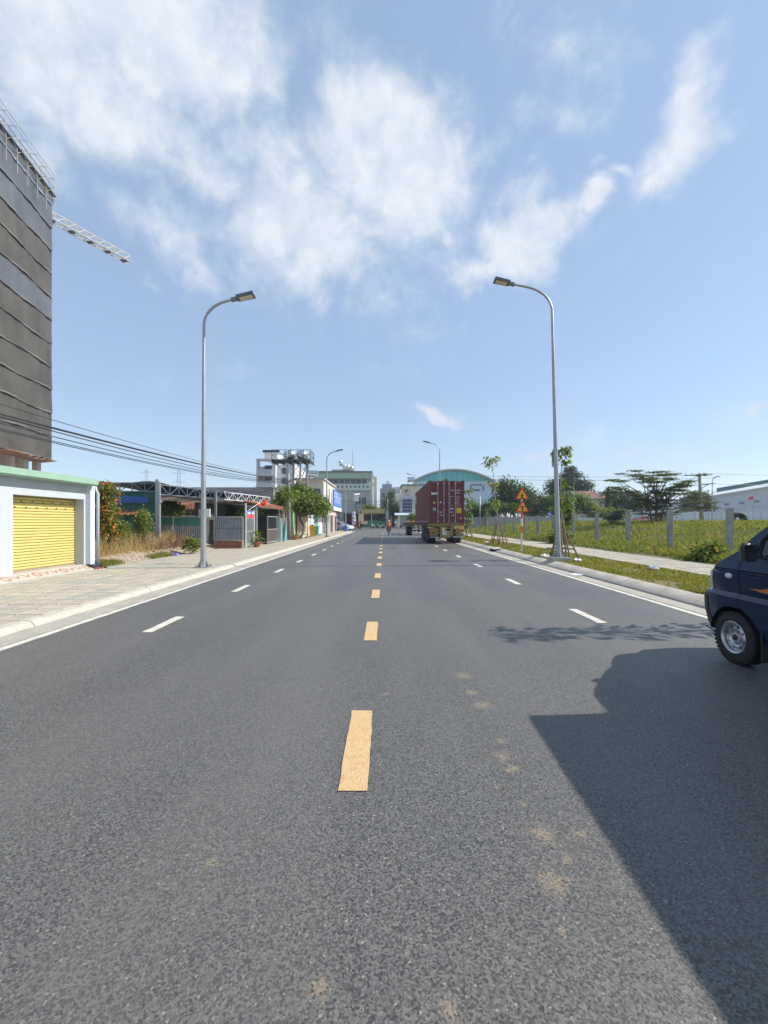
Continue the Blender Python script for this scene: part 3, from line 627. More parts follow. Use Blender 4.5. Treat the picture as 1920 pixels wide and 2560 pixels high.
# ------------------------------------------------------------------ rough plot: creeper, weeds, rubble
cp = thing('creeper', 'creeper with orange and green leaves climbing beside the garage', 'creeper', (-11.2,15.6,.2))
bl = [(-10.35,15.6,2.55,.55,.5,.42),(-10.25,15.5,1.7,.5,.45,.7),(-10.35,15.6,.95,.5,.45,.5),(-10.9,15.9,2.2,.6,.5,.7)]
scatter_mesh('foliage', blob_pts(bl, 2600, .45), .12, lf_mid, cp, .3); scatter_mesh('orange_foliage', blob_pts(bl, 1500, .2), .11, lf_orange, cp, .3); scatter_mesh('yellow_foliage', blob_pts(bl, 1300, .25), .11, lf_yel, cp, .3)
st = MB()
for k in range(6): x = -10.75+.14*k; st.tube([(x,15.7,.1),(x+.1,15.65,1.2),(x+random.uniform(-.3,.3),15.6,2.7)], [.03,.022,.01], 6)
st.build('stem', bark, cp)
shrub('shrub', 'tall leafy green shrub in dry grass before the green shade net', at(358,1312,17.2), (.50,.35,.70), 1500, .09, lf_weed)
shrub('shrub', 'thin green weed bush among straw left of the metal sheet fence', at(300,1330,16.2), (.45,.4,.42), 900, .10, lf_weed)
shrub('weed_clump', 'bright green weed clump on rubble beside the near left lamp post', at(480,1362,18.6), (.42,.4,.36), 1300, .10, lf_weed, 'weeds')
def plot_pts(n, x0, x1, y0, y1): x = x0+(x1-x0)*rng.random(n); y = y0+(y1-y0)*rng.random(n); return np.stack([x,y,np.array([ph(a,b) for a,b in zip(x,y)])],1)
P_ = plot_pts(30000, -13, -9.3, 14.4, 20.4); P_ = P_[(P_[:,0] < -10.0 + .18*rng.normal(size=len(P_)))]
tag(blades('dry_grass', P_, .66*(.35+.9*rng.random(len(P_))), .015, lf_dry, lean=.34), 'tall straw coloured dry grass on the rough plot beside the garage', 'grass', kind='stuff')
P_ = plot_pts(2300, -12.6, -10.2, 14.6, 19); tag(blades('plot_grass', P_, .75, .016, lf_weed, lean=.25), 'green stalks growing through the dry grass beside the garage', 'grass', kind='stuff')
P_ = plot_pts(6500, -9.45, -8.72, 12.95, 14.5); P_ = P_[((P_[:,0]+9.05)/.36)**2 + ((P_[:,1]-13.6)/.75)**2 < 1+.3*rng.normal(size=len(P_))]
tag(blades('grass_patch', P_, .11, .014, lf_grass, lean=.5), 'patch of fresh green grass at the foot of the garage column', 'grass', kind='stuff')
P_ = plot_pts(2200, -9.2, -8.75, 16.2, 17.6); tag(blades('grass_patch', P_[:1100], .16, .014, lf_grass, lean=.5), 'small tuft of yellow green grass at the pavement edge before the rubble', 'grass', kind='stuff')
dry = MB()
for k in range(150):                                                  # tangled dead branches
    p = Vector((random.uniform(-11.6,-9.2), random.uniform(17.4,19.8), .35)); d = Vector((random.uniform(-1,1),random.uniform(-.5,.5),random.uniform(.1,.9))).normalized()*random.uniform(.5,1.3)
    dry.tube([p, p+d*.5+Vector((0,0,.08)), p+d], [.016,.012,.006], 4)
tag(dry.build('dead_brush', M('dead_twig',(.24,.15,.085),.9,.4,6)), 'tangle of dead brown branches before the metal sheet fence', 'brush', kind='stuff')
rub = MB()
for k in range(1400):
    x = -8.85 - abs(random.gauss(0,.65)); y = random.uniform(13.9,20.3); r = random.uniform(.012,.05)*(1.6 if random.random() < .06 else 1); z = ph(x,y)+r*.3
    rub.add([(x+r*random.uniform(.6,1.2)*a,y+r*random.uniform(.6,1.2)*b,z+r*random.uniform(.5,.9)*c) for a,b,c in ((1,0,0),(0,1,0),(-1,0,0),(0,-1,0),(0,0,1),(0,0,-1))], [(0,1,4),(1,2,4),(2,3,4),(3,0,4),(1,0,5),(2,1,5),(3,2,5),(0,3,5)])
tag(rub.build('rubble', M('rubble_stone',(.36,.29,.21),.95,.25,3,c2=(.50,.42,.33))), 'pale earth and broken rubble along the pavement edge', 'rubble', kind='stuff')
def crumple(name, label, c, r, mat, cat, seed=0):
    rr = random.Random(seed); mb = MB(); vs = []; n, m = 14, 7
    for j in range(m+1):
        for i in range(n):
            t = 2*math.pi*i/n; v = math.pi*j/m; q = 1+rr.uniform(-.35,.35)
            vs.append((c[0]+r[0]*q*math.sin(v)*math.cos(t), c[1]+r[1]*q*math.sin(v)*math.sin(t), c[2]+max(-.9*r[2], r[2]*q*math.cos(v))))
    mb.add(vs, [(j*n+i,j*n+(i+1)%n,(j+1)*n+(i+1)%n,(j+1)*n+i) for j in range(m) for i in range(n)])
    return tag(mb.build(name, mat), label, cat)
plastic_w = M('white_plastic_bag', (.70,.72,.74), .35, .1, 8)
p = at(438,1360,17.6); crumple('plastic_bag', 'crumpled violet plastic bag on the dry grass edge', (p.x,p.y,ph(p.x,p.y)+.06), (.16,.12,.09), M('violet_plastic',(.22,.19,.55),.4), 'litter', 3)

# ------------------------------------------------------------------ shade-net yard
Yd = thing('shade_net_house', 'steel framed shade house hung with green net and a blue tarpaulin', 'shelter', (-11.4,19.2,.2))
gnet = net_mat('green_net', (.015,.095,.068), (.05,.185,.135), .10, 40); dnet = net_mat('dark_blue_net', (.02,.035,.06), (.04,.06,.09), .22, 30)
f = MB(); YF = 19.0
for x in (-13.6,-10.22): f.bar((x,YF,.1),(x,YF,3.42),.12)
f.build('post', galv, Yd)
def truss(p, q, h, n, mat, parent, r=.05, name='truss'):
    mb = MB(); p, q = Vector(p), Vector(q); up = Vector((0,0,h)); mb.bar(p,q,r); mb.bar(p+up,q+up,r)
    for i in range(n+1): s = p.lerp(q,i/n); mb.bar(s,s+up,r*.7)
    for i in range(n): s,e = p.lerp(q,i/n),p.lerp(q,(i+1)/n); (mb.bar(s,e+up,r*.6) if i % 2 else mb.bar(s+up,e,r*.6))
    return mb.build(name, mat, parent)
truss((-13.6,YF,2.88),(-10.22,YF,2.88),.38,6,bluesteel,Yd)
def sheet(name, pts, mat, parent, nu=14, nv=6, wave=.05):
    a,b,c,d = [Vector(p) for p in pts]; nrm = (b-a).cross(d-a).normalized(); vs = []
    for j in range(nv+1):
        for i in range(nu+1): u,v = i/nu,j/nv; p = a.lerp(b,u).lerp(d.lerp(c,u),v) + nrm*wave*math.sin(u*9+v*4)*math.sin(math.pi*v+.4); vs.append(p)
    return MB().add(vs,[(j*(nu+1)+i,j*(nu+1)+i+1,(j+1)*(nu+1)+i+1,(j+1)*(nu+1)+i) for j in range(nv) for i in range(nu)]).build(name, mat, parent, smooth=True)
sheet('green_net_panel', [(-13.6,YF+.08,.25),(-10.24,YF+.08,.25),(-10.24,YF+.08,2.86),(-13.6,YF+.08,2.86)], gnet, Yd)
sheet('blue_tarpaulin', [(-13.2,YF-.06,2.30),(-10.6,YF-.07,2.36),(-10.6,YF-.06,2.64),(-13.2,YF-.06,2.74)], M('blue_tarp',(.03,.10,.32),.6), Yd, 12, 4, .04)
sheet('roof_net', [(-13.6,YF,3.30),(-10.2,YF,3.30),(-10.2,YF+9,3.0),(-13.6,YF+9,3.0)], dnet, Yd, 10, 8, .1)
aw = MB(); tile_aw = MB()
for k in range(12): x = -12.0 + k*.105; tile_aw.tube([(x,YF-.30,1.82),(x,YF+.02,1.98)], .05, 7)
tile_aw.build('tile_awning', roofred, Yd, smooth=True)
bmrope = MB(); bmrope.tube([(-13.5,YF-.1,2.0),(-11.5,YF-.1,2.06),(-10.3,YF-.1,2.42)], .012, 5); bmrope.build('tie_rope', cable_m, Yd)
# long steel canopy
Cn = thing('steel_canopy', 'long steel truss canopy with dark net over the yard fence', 'canopy', (-9.9,19.1,.2))
P0, P1, P2 = Vector((-10.1,19.0,2.74)), Vector((-9.05,23.8,2.78)), Vector((-8.1,30.0,2.82))
truss(P0, P1, .44, 8, bluesteel, Cn); truss(P1, P2, .42, 12, M('pale_truss_paint',(.55,.57,.58),.5,.1,3), Cn, .05)
po = MB(); po.bar((-9.15,22.9,.1),(-9.15,22.9,3.25),.11); po.build('post', galv, Cn); po = MB(); po.bar((-10.12,18.95,.1),(-10.12,18.95,3.3),.12); po.build('post', galv, Cn)
sheet('canopy_sheet', [P0+Vector((0,0,-.02)), P2+Vector((0,0,-.02)), P2+Vector((-1.1,.25,-.12)), P0+Vector((-1.1,.25,-.12))], M('brown_sheet',(.115,.09,.075),.8,.2,2), Cn, 20, 4, .03)
sheet('canopy_fascia', [P0+Vector((-.05,.05,-.26)), P2+Vector((-.05,.05,-.2)), P2+Vector((0,0,-.03)), P0+Vector((0,0,-.03))], M('brown_sheet',(.1,.1,.1)), Cn, 20, 2, .01)
sheet('canopy_net', [P0+Vector((-.3,.1,.4)), P2+Vector((-.3,.1,.45)), P2+Vector((-1.3,.3,.25)), P0+Vector((-1.3,.3,.25))], dnet, Cn, 20, 6, .1)
# sheet metal fence facing the plot
def corrugated(mb, a, b, z0, z1, pitch=.11, d=.03):
    a, b = Vector(a), Vector(b); n = int((b-a).length/pitch)*2; nr = Vector(((b-a).y, -(b-a).x, 0)).normalized(); vs = []
    for i in range(n+1): p = a.lerp(b,i/n) + nr*(d if i % 2 else 0); vs += [(p.x,p.y,z0),(p.x,p.y,z1)]
    return mb.add(vs,[(2*i,2*i+2,2*i+3,2*i+1) for i in range(n)])
sheetgrey = M('grey_sheet_metal', (.27,.28,.29), .45, .2, 2, .05, 40, .5, dirt=((.16,.13,.10),.45,1.3))
Fn = thing('sheet_metal_fence', 'grey corrugated sheet fence topped with a strip of green net', 'fence', (-9.8,20.4,.2))
corrugated(MB(), (-11.6,20.45,0), (-8.72,20.45,0), .25, 1.42).build('sheet_panel', sheetgrey, Fn, recalc=False)
sheet('net_strip', [(-11.6,20.42,1.32),(-8.74,20.42,1.32),(-8.74,20.42,1.70),(-11.6,20.42,1.70)], M('green_tarp',(.05,.22,.15),.6,.2,3), Fn, 16, 3, .02)
r_ = MB(); r_.tube([(-12.4,20.38,1.72),(-8.70,20.38,1.74)], .022, 8); r_.build('top_rail', galv, Fn)
for x in (-11.6,-10.2,-8.75): MB().tube([(x,20.38,.1),(x,20.38,1.78)], .025, 8).build('fence_post', galv, Fn)
# front panel on its brick plinth
Fp = thing('framed_fence_panel', 'framed grey slatted metal panel standing on a low brick plinth', 'fence', (-8.2,22.4,.1))
xl, xr, yp = -9.02, -7.50, 22.4
corrugated(MB(), (xl+.05,yp+.02,0), (xr-.04,yp+.02,0), .56, 1.76, .10, .028).build('sheet_panel', sheetgrey, Fp, recalc=False)
fr = MB(); fr.bar((xl,yp,1.77),(xr,yp,1.77),.05); fr.bar((xl,yp,.545),(xr,yp,.545),.05); fr.bar((xl,yp,.545),(xl,yp,1.77),.05); fr.bar((xr,yp,.545),(xr,yp,1.77),.05); fr.build('frame', silver, Fp)
fr = MB(); fr.bar((xl,yp-.01,1.16),(xr,yp-.01,1.16),.03); fr.build('mid_rail', bluesteel, Fp)
brick_m = [M('brick_%d' % i, c, .9, .2, 12, .4, 60) for i, c in enumerate(((.30,.10,.055),(.36,.14,.08),(.24,.085,.05)))]
pln = MB().box(xl+.01,xr-.01,yp-.06,yp+.10,.02,.515).build('brick_plinth', M('mortar',(.30,.25,.21),.95), Fp)
me_b = [MB().cbox(0,.178,0,.06,0,.066,.004).mesh('brick', m) for m in brick_m]
for r_ in range(6):
    for c_ in range(9):
        x = xl + .005 + c_*.19 - (.095 if r_ % 2 else 0)
        if x < xl-.01 or x+.18 > xr+.01: continue
        inst(random.choice(me_b), 'brick', pln, (x, yp-.075+random.uniform(-.006,.004), .045 + r_*.078))
# red tiled house behind
H = thing('tiled_house', 'low house with orange red tiled hip roof behind the yard fence', 'house', (-12.5,28,.1))
MB().box(-16.5,-9.6,27.2,33,0,2.0).build('wall', M('dim_wall',(.30,.29,.27),.9), H)
def tiled(name, a, b, c, d, parent, nr=16, nc=26, r=.11, mat=roofred):
    a,b,c,d = map(Vector,(a,b,c,d)); s = MB().slab([a,b,c,d], -.08).build(name, mat, parent); nrm = (b-a).cross(d-a).normalized()
    mb = MB()
    for i in range(nc):
        u = (i+.5)/nc; p, q = a.lerp(b,u), d.lerp(c,u); w = (a-b).length/nc*.52
        prev = None
        for k in range(nr):
            v0, v1 = k/nr, (k+1.15)/nr; p0, p1 = p.lerp(q,v0)+nrm*.035, p.lerp(q,min(1,v1))+nrm*.0; s_ = (b-a).normalized()*w
            mb.add([p0-s_, p0+nrm*.05, p0+s_, p1-s_, p1+nrm*.05, p1+s_], [(0,1,4,3),(1,2,5,4)])
    o = mb.build('roof_tiles', mat, s, recalc=False); o['kind'] = 'stuff'; return s
tiled('roof', (-16.8,26.9,1.95),(-9.4,26.9,1.95),(-12.6,29.6,2.85),(-14.6,29.6,2.85), H, 12, 24)
MB().slab([(-9.4,26.9,1.95),(-9.4,33.2,1.95),(-12.6,30.4,2.85),(-12.6,29.6,2.85)], -.08).build('roof_side', roofred, H)
gt = MB(); gt.bar((-16.8,26.85,1.9),(-9.35,26.85,1.9),.1,.08); gt.build('eave_board', white_paint, H)
W_ = thing('rendered_wall', 'blotched grey rendered wall behind the long canopy', 'wall', (-11,33.6,.1)); MB().box(-16.5,-8.9,34,34.3,0,4.3).build('wall', M('blotched_render',(.20,.195,.18),.95,.35,1.4,c2=(.42,.41,.38)), W_)
shrub('shrub', 'dense glossy green shrub behind the sheet fence under the canopy', at(428,1272,21.6), (.68,.6,.46), 2600, .15, lf_yel, mat2=lf_mid)
shrub('shrub', 'dark hedge of creeping leaves along the wall behind the framed panel', at(590,1285,27), (1.0,.6,.45), 1800, .16, lf_mid)
# ------------------------------------------------------------------ frontage beyond the panel: gate, tiled canopy, yard
Gt = thing('barred_gate', 'grey barred gate with a blue and red banner at the yard entrance', 'gate', (-7.4,22.6,.1))
for y in (22.55,24.0): MB().tube([(-7.40,y,.08),(-7.40,y,2.5 if y < 23 else 2.2)], .05, 10).build('gate_post', silver, Gt)
gf = MB()
for z in (.25,.98,1.68,2.12): gf.bar((-7.40,22.6,z),(-7.40,23.96,z),.035)
gf.build('gate_rail', silver, Gt)
for k in range(15): MB().tube([(-7.40,22.68+k*.09,.25),(-7.40,22.68+k*.09,1.68)], .010, 6).build('gate_bar', silver, Gt)
bn = MB().box(-7.375,-7.365,22.66,23.92,1.72,2.10).build('banner', M('banner_blue',(.10,.18,.50),.6,.2,8), Gt)
MB().box(-7.363,-7.358,22.66,23.92,1.72,1.90).build('red_band', M('banner_red',(.60,.07,.06),.6,.2,8), bn)
lt = MB()
for k in range(9): lt.box(-7.357,-7.353,22.74+k*.13,22.82+k*.13,1.95,2.03)
lt.build('white_print', whiteletter, bn)
fl_ = thing('flag', 'red flag on a short slanting pole at the edge of the tiled canopy', 'flag', (-7.2,23.2,2.2))
MB().tube([(-7.35,22.9,2.15),(-6.85,23.5,2.62)], .015, 6).build('flag_pole', silver, fl_)
sheet('cloth', [(-7.0,23.3,2.36),(-6.5,23.4,2.44),(-6.42,23.5,2.84),(-6.88,23.46,2.60)], red_flag, fl_, 8, 6, .05)
star = MB(); sc_ = Vector((-6.70,23.36,2.57)); pts = []
for k in range(10): r = .085 if k % 2 == 0 else .035; t = R(90+36*k); pts.append(sc_ + Vector((r*math.cos(t), -.03, r*math.sin(t))))
star.add(pts, [tuple(range(10))]); star.build('star', M('star_yellow',(.8,.6,.05),.7), fl_, recalc=False)
Sh = thing('tiled_canopy', 'terracotta tile canopy over the dark yard entrance', 'canopy', (-7.6,26,.1))
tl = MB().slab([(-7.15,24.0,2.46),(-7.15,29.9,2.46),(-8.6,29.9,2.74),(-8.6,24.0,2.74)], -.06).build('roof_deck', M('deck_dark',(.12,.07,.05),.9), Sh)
me_t = MB().tube([(0,0,0),(-.9,0,.186)], .072, 8).mesh('roof_tile', roofred, smooth=40)
for k in range(30): inst(me_t, 'roof_tile', tl, (-7.10, 24.08 + k*.2, 2.50))
fa = MB(); fa.box(-7.2,-7.12,24.0,29.9,2.36,2.44); fa.build('fascia', M('fascia_brown',(.2,.09,.06),.8), Sh)
for y in (24.3,29.6): MB().bar((-7.35,y,.08),(-7.35,y,2.45),.09).build('post', silver, Sh)
yw = thing('yard_wall', 'back wall and side walls of the covered yard, coloured dark for shade', 'wall', (-10,26,.1)); m_ = MB(); m_.box(-10.1,-9.9,22.5,29.9,0,2.95); m_.box(-9.9,-7.6,29.7,29.9,0,2.4); m_.build('wall', M('yard_shade_tone',(.07,.075,.07),.95,.3,2), yw)  # shade of the covered yard is put into the dark wall colour
def framed_gate(name, label, y0, y1, z1, x=-7.38):
    g = thing(name, label, 'gate', (x,(y0+y1)/2,.1)); f = MB()
    for z in (.2,(z1+.2)*.5,z1): f.bar((x,y0,z),(x,y1,z),.05)
    for y in (y0,y1): f.bar((x,y,.12),(x,y,z1+.02),.05)
    f.build('frame', silver, g); b = MB()
    for k in range(1,12): y = y0+(y1-y0)*k/12; b.tube([(x,y,.2),(x,y,z1)], .007, 5)
    b.build('mesh_bars', bluesteel, g)
    MB().box(x-.02,x-.012,y0+.04,y1-.04,.22,(z1+.2)*.5-.03).build('lower_panel', M('gate_brown',(.10,.075,.06),.7), g)
framed_gate('framed_gate', 'open silver framed gate leaf in the shadow of the tiled canopy', 26.7, 29.2, 1.85)
inb = MB()
for k in range(16): inb.tube([(-8.6,24.2+k*.17,.1),(-8.6,24.2+k*.17,1.4)], .012, 5)
tag(inb.build('yard_railing', bluesteel), 'thin dark railing inside the covered yard', 'railing')
def pot(parent, c, r, h, mat):
    return MB().lathe([(r*.62,0),(r*.95,h*.85),(r*1.05,h*.86),(r*1.05,h),(r*.9,h),(r*.85,h*.85),(0,h*.8)], 16, c).build('pot', mat, parent, smooth=40)
def rosette(c, n, L_, w, mat, name, parent, up=.5, droop=.9):
    """strap leaves arching out of one point"""
    V = []
    for k in range(n):
        az = random.uniform(0,2*math.pi); e = random.uniform(-.2,1.3)*up*2; l = L_*random.uniform(.6,1.1); d = Vector((math.cos(az)*math.cos(e),math.sin(az)*math.cos(e),math.sin(e))); s = Vector((-math.sin(az),math.cos(az),0))*w*.5
        pp = [Vector(c) + d*l*t - Vector((0,0,droop*l*t*t*.6)) for t in (0,.33,.66,1)]
        for i in range(3):
            w0, w1 = (.5,1,.8)[i], (1,.8,.05)[i]; V.append([pp[i]-s*w0, pp[i]+s*w0, pp[i+1]+s*w1, pp[i+1]-s*w1])
    return np_mesh(name, np.array([[list(q) for q in f] for f in V]), mat, parent)
p = gd(636,1367.5,.1); t = thing('potted_plant', 'potted plant with bright broad leaves beside the barred gate', 'plant', (p.x+.15,p.y,.1))
pot(t, (p.x+.15,p.y,.1), .24, .3, M('terracotta_pot',(.40,.15,.09),.8)); rosette((p.x+.15,p.y,.4), 26, .55, .10, lf_yel, 'foliage', t); rosette((p.x+.15,p.y,.7), 9, .7, .13, lf_yel, 'tall_leaves', t, .7, .5)
t = thing('potted_plant', 'pair of clay pots with spiky plants at the foot of the utility pole', 'plant', (-7.0,33.4,.1))
for dy in (0,.55): pot(t, (-7.0,33.2+dy,.1), .26, .28, M('terracotta_pot'))
rosette((-7.0,33.2,.4), 26, .5, .05, lf_mid, 'foliage', t); rosette((-7.0,33.75,.4), 24, .5, .05, lf_yel, 'foliage', t)
t = thing('hanging_plants', 'leafy plants hanging in the dark under the tiled canopy', 'plant', (-8.2,25.5,2.2)); scatter_mesh('foliage', blob_pts([(-8.1,24.6,2.0,.4,.9,.35),(-8.2,26.6,2.15,.4,1.2,.25),(-8,25.4,.7,.4,.8,.4)], 1500), .16, lf_mid, t); scatter_mesh('red_blossom', blob_pts([(-8.0,24.8,1.9,.3,.7,.3)], 120), .13, lf_orange, t)
# dracaena
d0 = Vector((-7.25,30.4,.1)); t = thing('dracaena', 'dracaena with long arching strap leaves beside the utility pole', 'plant', d0); s = MB()
for q in ((-7.3,30.5,2.7),(-7.0,30.2,3.3),(-7.6,30.9,3.2)): s.tube([d0,(d0+Vector(q))/2+Vector((.1,0,0)),q],[.07,.05,.04],7); 
s.build('stem', bark_pale, t, smooth=True)
for i, q in enumerate(((-7.25,30.4,2.7),(-6.95,30.1,3.2),(-7.7,30.9,3.2),(-7.1,30.7,3.7))): rosette(q, 95, 1.05, .085, lf_yel if i % 2 else lf_weed, 'leaf_crown', t, .55, .8)
# spreading street tree above the shops
tb = Vector((-7.0,35.2,.1)); blobs = [(-7.2,35.6,3.1,1.5,1.6,.9),(-6.1,36.4,2.9,1.2,1.5,.9),(-8.1,36.6,3.6,1.4,1.5,1.0),(-7.0,38,3.4,1.5,1.6,1.0),(-8.2,34.6,2.8,1.0,1.0,.7),(-5.7,38.4,2.8,.9,1.1,.7),(-7.4,37,4.3,.8,1.0,.6),(-8.6,38.5,3.2,1.2,1.2,1.0)]
t = thing('street_tree', 'crooked street tree with a broad green crown over the shop fronts', 'tree', tb); s = MB(); s.tube([tb,(-6.75,35.1,.7),(-6.65,35.3,1.1),(-7.05,35.3,1.7),(-7.1,35.6,2.4),(-7.2,36,3.0)],[.12,.09,.09,.08,.07,.05],8)
for b in blobs: s.tube([(-7.08,35.5,2.2),((-7.08+b[0])/2,(35.5+b[1])/2,(2.4+b[2])/2+.1),b[:3]],[.05,.035,.012],6)
s.build('trunk', bark, t, smooth=True); scatter_mesh('crown', blob_pts(blobs, 8500, .5), .27, lf_mid, t, .35); scatter_mesh('bright_crown', blob_pts(blobs, 4200, .22), .27, lf_yel, t, .4)
# utility pole with its cables
U = thing('utility_pole', 'weathered concrete utility pole standing beside the dracaena', 'utility pole', (-7.42,33,.1))
MB().tube([(-7.42,33,.05),(-7.48,33,5.3)], [.15,.11], 10).build('pole', M('pole_concrete',(.28,.26,.235),.9,.3,3,dirt=((.10,.09,.08),.6,2)), U, smooth=True)
a = MB(); a.bar((-8.0,33,4.75),(-6.9,33,4.8),.07); a.bar((-7.46,32.9,4.2),(-7.46,33.4,4.2),.06); a.build('cross_arm', darkmetal, U)
MB().lathe([(.10,0),(.10,.4),(.0,.42)],10,(-7.3,32.8,3.4)).build('splice_box', black, U)
def sagline(p, q, sag, n=22): p, q = Vector(p), Vector(q); return [p.lerp(q,i/n) - Vector((0,0,sag*4*(i/n)*(1-i/n))) for i in range(n+1)]
Q = Vector((-7.5,33,4.7)); cabs = []
# far ends pass the garage roof and leave the picture on the left; the next pole stands out of sight behind the camera
for nm, px0, py0, dz, r_, lab in (('overhead_cable',0,1035,.0,.026,'thickest black overhead cable of the bundle above the garage'),('overhead_cable',0,1042,-.05,.016,'black overhead cable strung just under the thickest one'),
        ('overhead_cable',0,1058,-.1,.014,'pale overhead cable second below the thick bundle'),('overhead_cable',0,1076,-.18,.013,'overhead cable sagging lowest of those crossing the netted tower'),
        ('overhead_cable',0,1072,-.12,.012,'twisted overhead wire between the two pale sagging ones'),('overhead_cable',125,1048,.1,.010,'thin overhead wire crossing the sky above the thick bundle'),('overhead_cable',125,1070,.05,.009,'very thin overhead wire right above the thick bundle')):
    a = at(px0, py0, 9.9 if px0 == 0 else 11.2); e = a + (a-Q)*.55; e.z = a.z + (a.z-Q.z)*.2 + .25 
    q = Q + Vector((random.uniform(-.2,.2),0,dz)); ln = [q.lerp(a,i/12) - Vector((0,0,.9*(i/12)*(1-i/12)*(1.25 if dz < 0 else .8))) for i in range(13)]
    d = (ln[-1]-ln[-2]); ln += [ln[-1] + d*k + Vector((0,0,.02*k*k)) for k in range(1,6)]
    o = MB().tube(ln, r_, 6).build('overhead_cable', cable_m, smooth=True); tag(o, lab, 'cable')
for i, (z, lab) in enumerate(((4.75,'upper overhead cable running from the utility pole towards the far shops'),(4.45,'middle overhead cable running from the utility pole towards the far shops'),(4.1,'lower overhead cable running from the utility pole towards the far shops'))):
    tag(MB().tube(sagline((-7.5,33,z),(-8.6,70,z+1.2),.5),.02,6).build('overhead_cable', cable_m, smooth=True), lab, 'cable')
for i, lab in enumerate(('cable loop drooping from the pole over the canopy truss','second cable loop drooping over the canopy end')):
    tag(MB().tube(sagline((-7.5,33,4.55-.2*i),(-13.5,31-3*i,3.6),.55+.2*i),.022,6).build('overhead_cable', cable_m, smooth=True), lab, 'cable')

# ------------------------------------------------------------------ shop fronts along the left pavement
S1 = thing('low_shop', 'low shop front with beige board shutter and rusty awning under the tree', 'shop', (-8.5,37.5,.1))
m_ = MB(); m_.box(-12.5,-7.42,34.6,44.6,0,2.75); m_.build('wall', M('stained_wall',(.52,.47,.41),.9,.15,1.5,dirt=((.25,.20,.16),.6,1.2)), S1)
for y0, y1 in ((35.6,37.2),(37.25,38.85),(38.9,40.4)): MB().box(-7.41,-7.34,y0,y1,.38,2.05).build('board', M('beige_board',(.52,.44,.33),.75,.1,2,dirt=((.30,.22,.15),.4,1)), S1)
b = MB(); b.box(-7.40,-7.30,35.5,40.5,2.05,2.12); b.box(-7.40,-7.31,35.5,35.58,.3,2.05); b.box(-7.40,-7.31,40.42,40.5,.3,2.05); b.build('board_frame', M('red_brown_frame',(.20,.06,.04),.7), S1)
MB().slab([(-6.55,34.8,2.2),(-6.55,41,2.2),(-7.45,41,2.5),(-7.45,34.8,2.5)], -.03).build('awning', M('rusty_sheet',(.34,.12,.06),.8,.3,2), S1)
MB().box(-7.41,-7.36,42.2,44.3,.1,2.2).build('shutter', M('pale_blue_shutter',(.46,.55,.62),.6), S1)
Tp = thing('corrugated_panel', 'narrow teal corrugated panel between the gate and the utility pole', 'panel', (-7.5,31.2,.1)); corrugated(MB(),(-7.5,29.95,0),(-7.5,32.5,0),.1,1.75,.12,.03).build('sheet', M('teal_sheet',(.16,.36,.38),.5,.15,3), Tp, recalc=False); mm_ = MB(); mm_.bar((-7.5,30,1.76),(-7.5,32.5,1.76),.05); mm_.build('top_rail', silver, Tp)
tag(MB().tube([(-7.3,33.9,.1),(-7.3,33.9,2.25)], .075, 10).build('green_post', M('bright_green_paint',(.14,.50,.14),.5), smooth=True), 'bright green round post behind the utility pole', 'post')
S2 = thing('low_shop', 'row of pale shop fronts with green shutter beyond the bins', 'shop', (-8.5,50,.1))
m_ = MB(); m_.box(-13,-7.45,44.8,57.5,0,3.0); m_.build('wall', M('offwhite_wall',(.60,.58,.54),.9,.1,1.5,dirt=((.3,.28,.25),.5,1)), S2)
for y0,y1,mt in ((45.2,46.6,M('green_shutter',(.10,.35,.22),.6)),(47.2,50.2,M('white_door',(.70,.71,.72),.6)),(51,52.6,M('dark_door',(.06,.06,.07),.5)),(53.4,56.6,M('dull_grey_shutter',(.34,.34,.33),.6))): MB().box(-7.44,-7.37,y0,y1,.1,2.25).build('door', mt, S2)
MB().slab([(-6.3,44.9,2.35),(-6.3,57.3,2.45),(-7.5,57.3,2.75),(-7.5,44.9,2.65)], -.04).build('awning', M('awning_grey',(.50,.50,.47),.8), S2)
for y in (45,49,53,57.2): MB().tube([(-6.45,y,.1),(-6.45,y,2.36)], .035, 8).build('awning_post', silver, S2)
S3 = thing('sign_shop', 'brick coloured shop with a big blue signboard over its front', 'shop', (-8.5,65,.1))
m_ = MB(); m_.box(-14,-7.5,58,71,0,3.4); m_.build('wall', M('pinkish_brick_wall',(.44,.33,.26),.9,.15,2,dirt=((.25,.18,.14),.5,1)), S3)
for y0,y1 in ((59,61),(64.5,66.5),(68,70.5)): MB().box(-7.49,-7.42,y0,y1,.1,2.4).build('door', M('navy_door',(.03,.04,.09),.5), S3)
sg = MB().box(-7.35,-7.2,60.2,71.5,3.75,6.2).build('signboard', M('sign_blue',(.10,.20,.52),.5,.1,1), S3)
for k,(za,zb,ya,yb) in enumerate(((5.6,5.85,61,66),(5.15,5.4,61,70.5),(4.75,4.95,62,69),(4.4,4.55,61,70))): MB().box(-7.195,-7.18,ya,yb,za,zb).build('lettering', M('sign_print',(.36,.43,.60),.6,.3,3), sg)
MB().box(-7.34,-7.2,60.2,71.5,3.2,3.74).build('white_panel', white_paint, S3)
MB().slab([(-6.4,66,3.0),(-6.4,71.4,3.0),(-7.5,71.4,3.3),(-7.5,66,3.3)], -.05).build('awning', darkmetal, S3)
PS = thing('panel_sign', 'tall narrow white sign panel standing before the blue signboard', 'sign', (-7,57.6,.1)); MB().box(-7.35,-7.2,56.2,58.8,3.3,5.9).build('panel', white_paint, PS); MB().box(-7.19,-7.18,57.4,58.0,3.5,5.6).build('print', M('maroon_print',(.2,.05,.06),.6), PS); MB().tube([(-7.28,57.5,.1),(-7.28,57.5,3.3)], .05, 8).build('post', galv, PS)
B2 = thing('cream_building', 'two storey cream building with roof tank behind the street tree', 'building', (-12,62,.1))
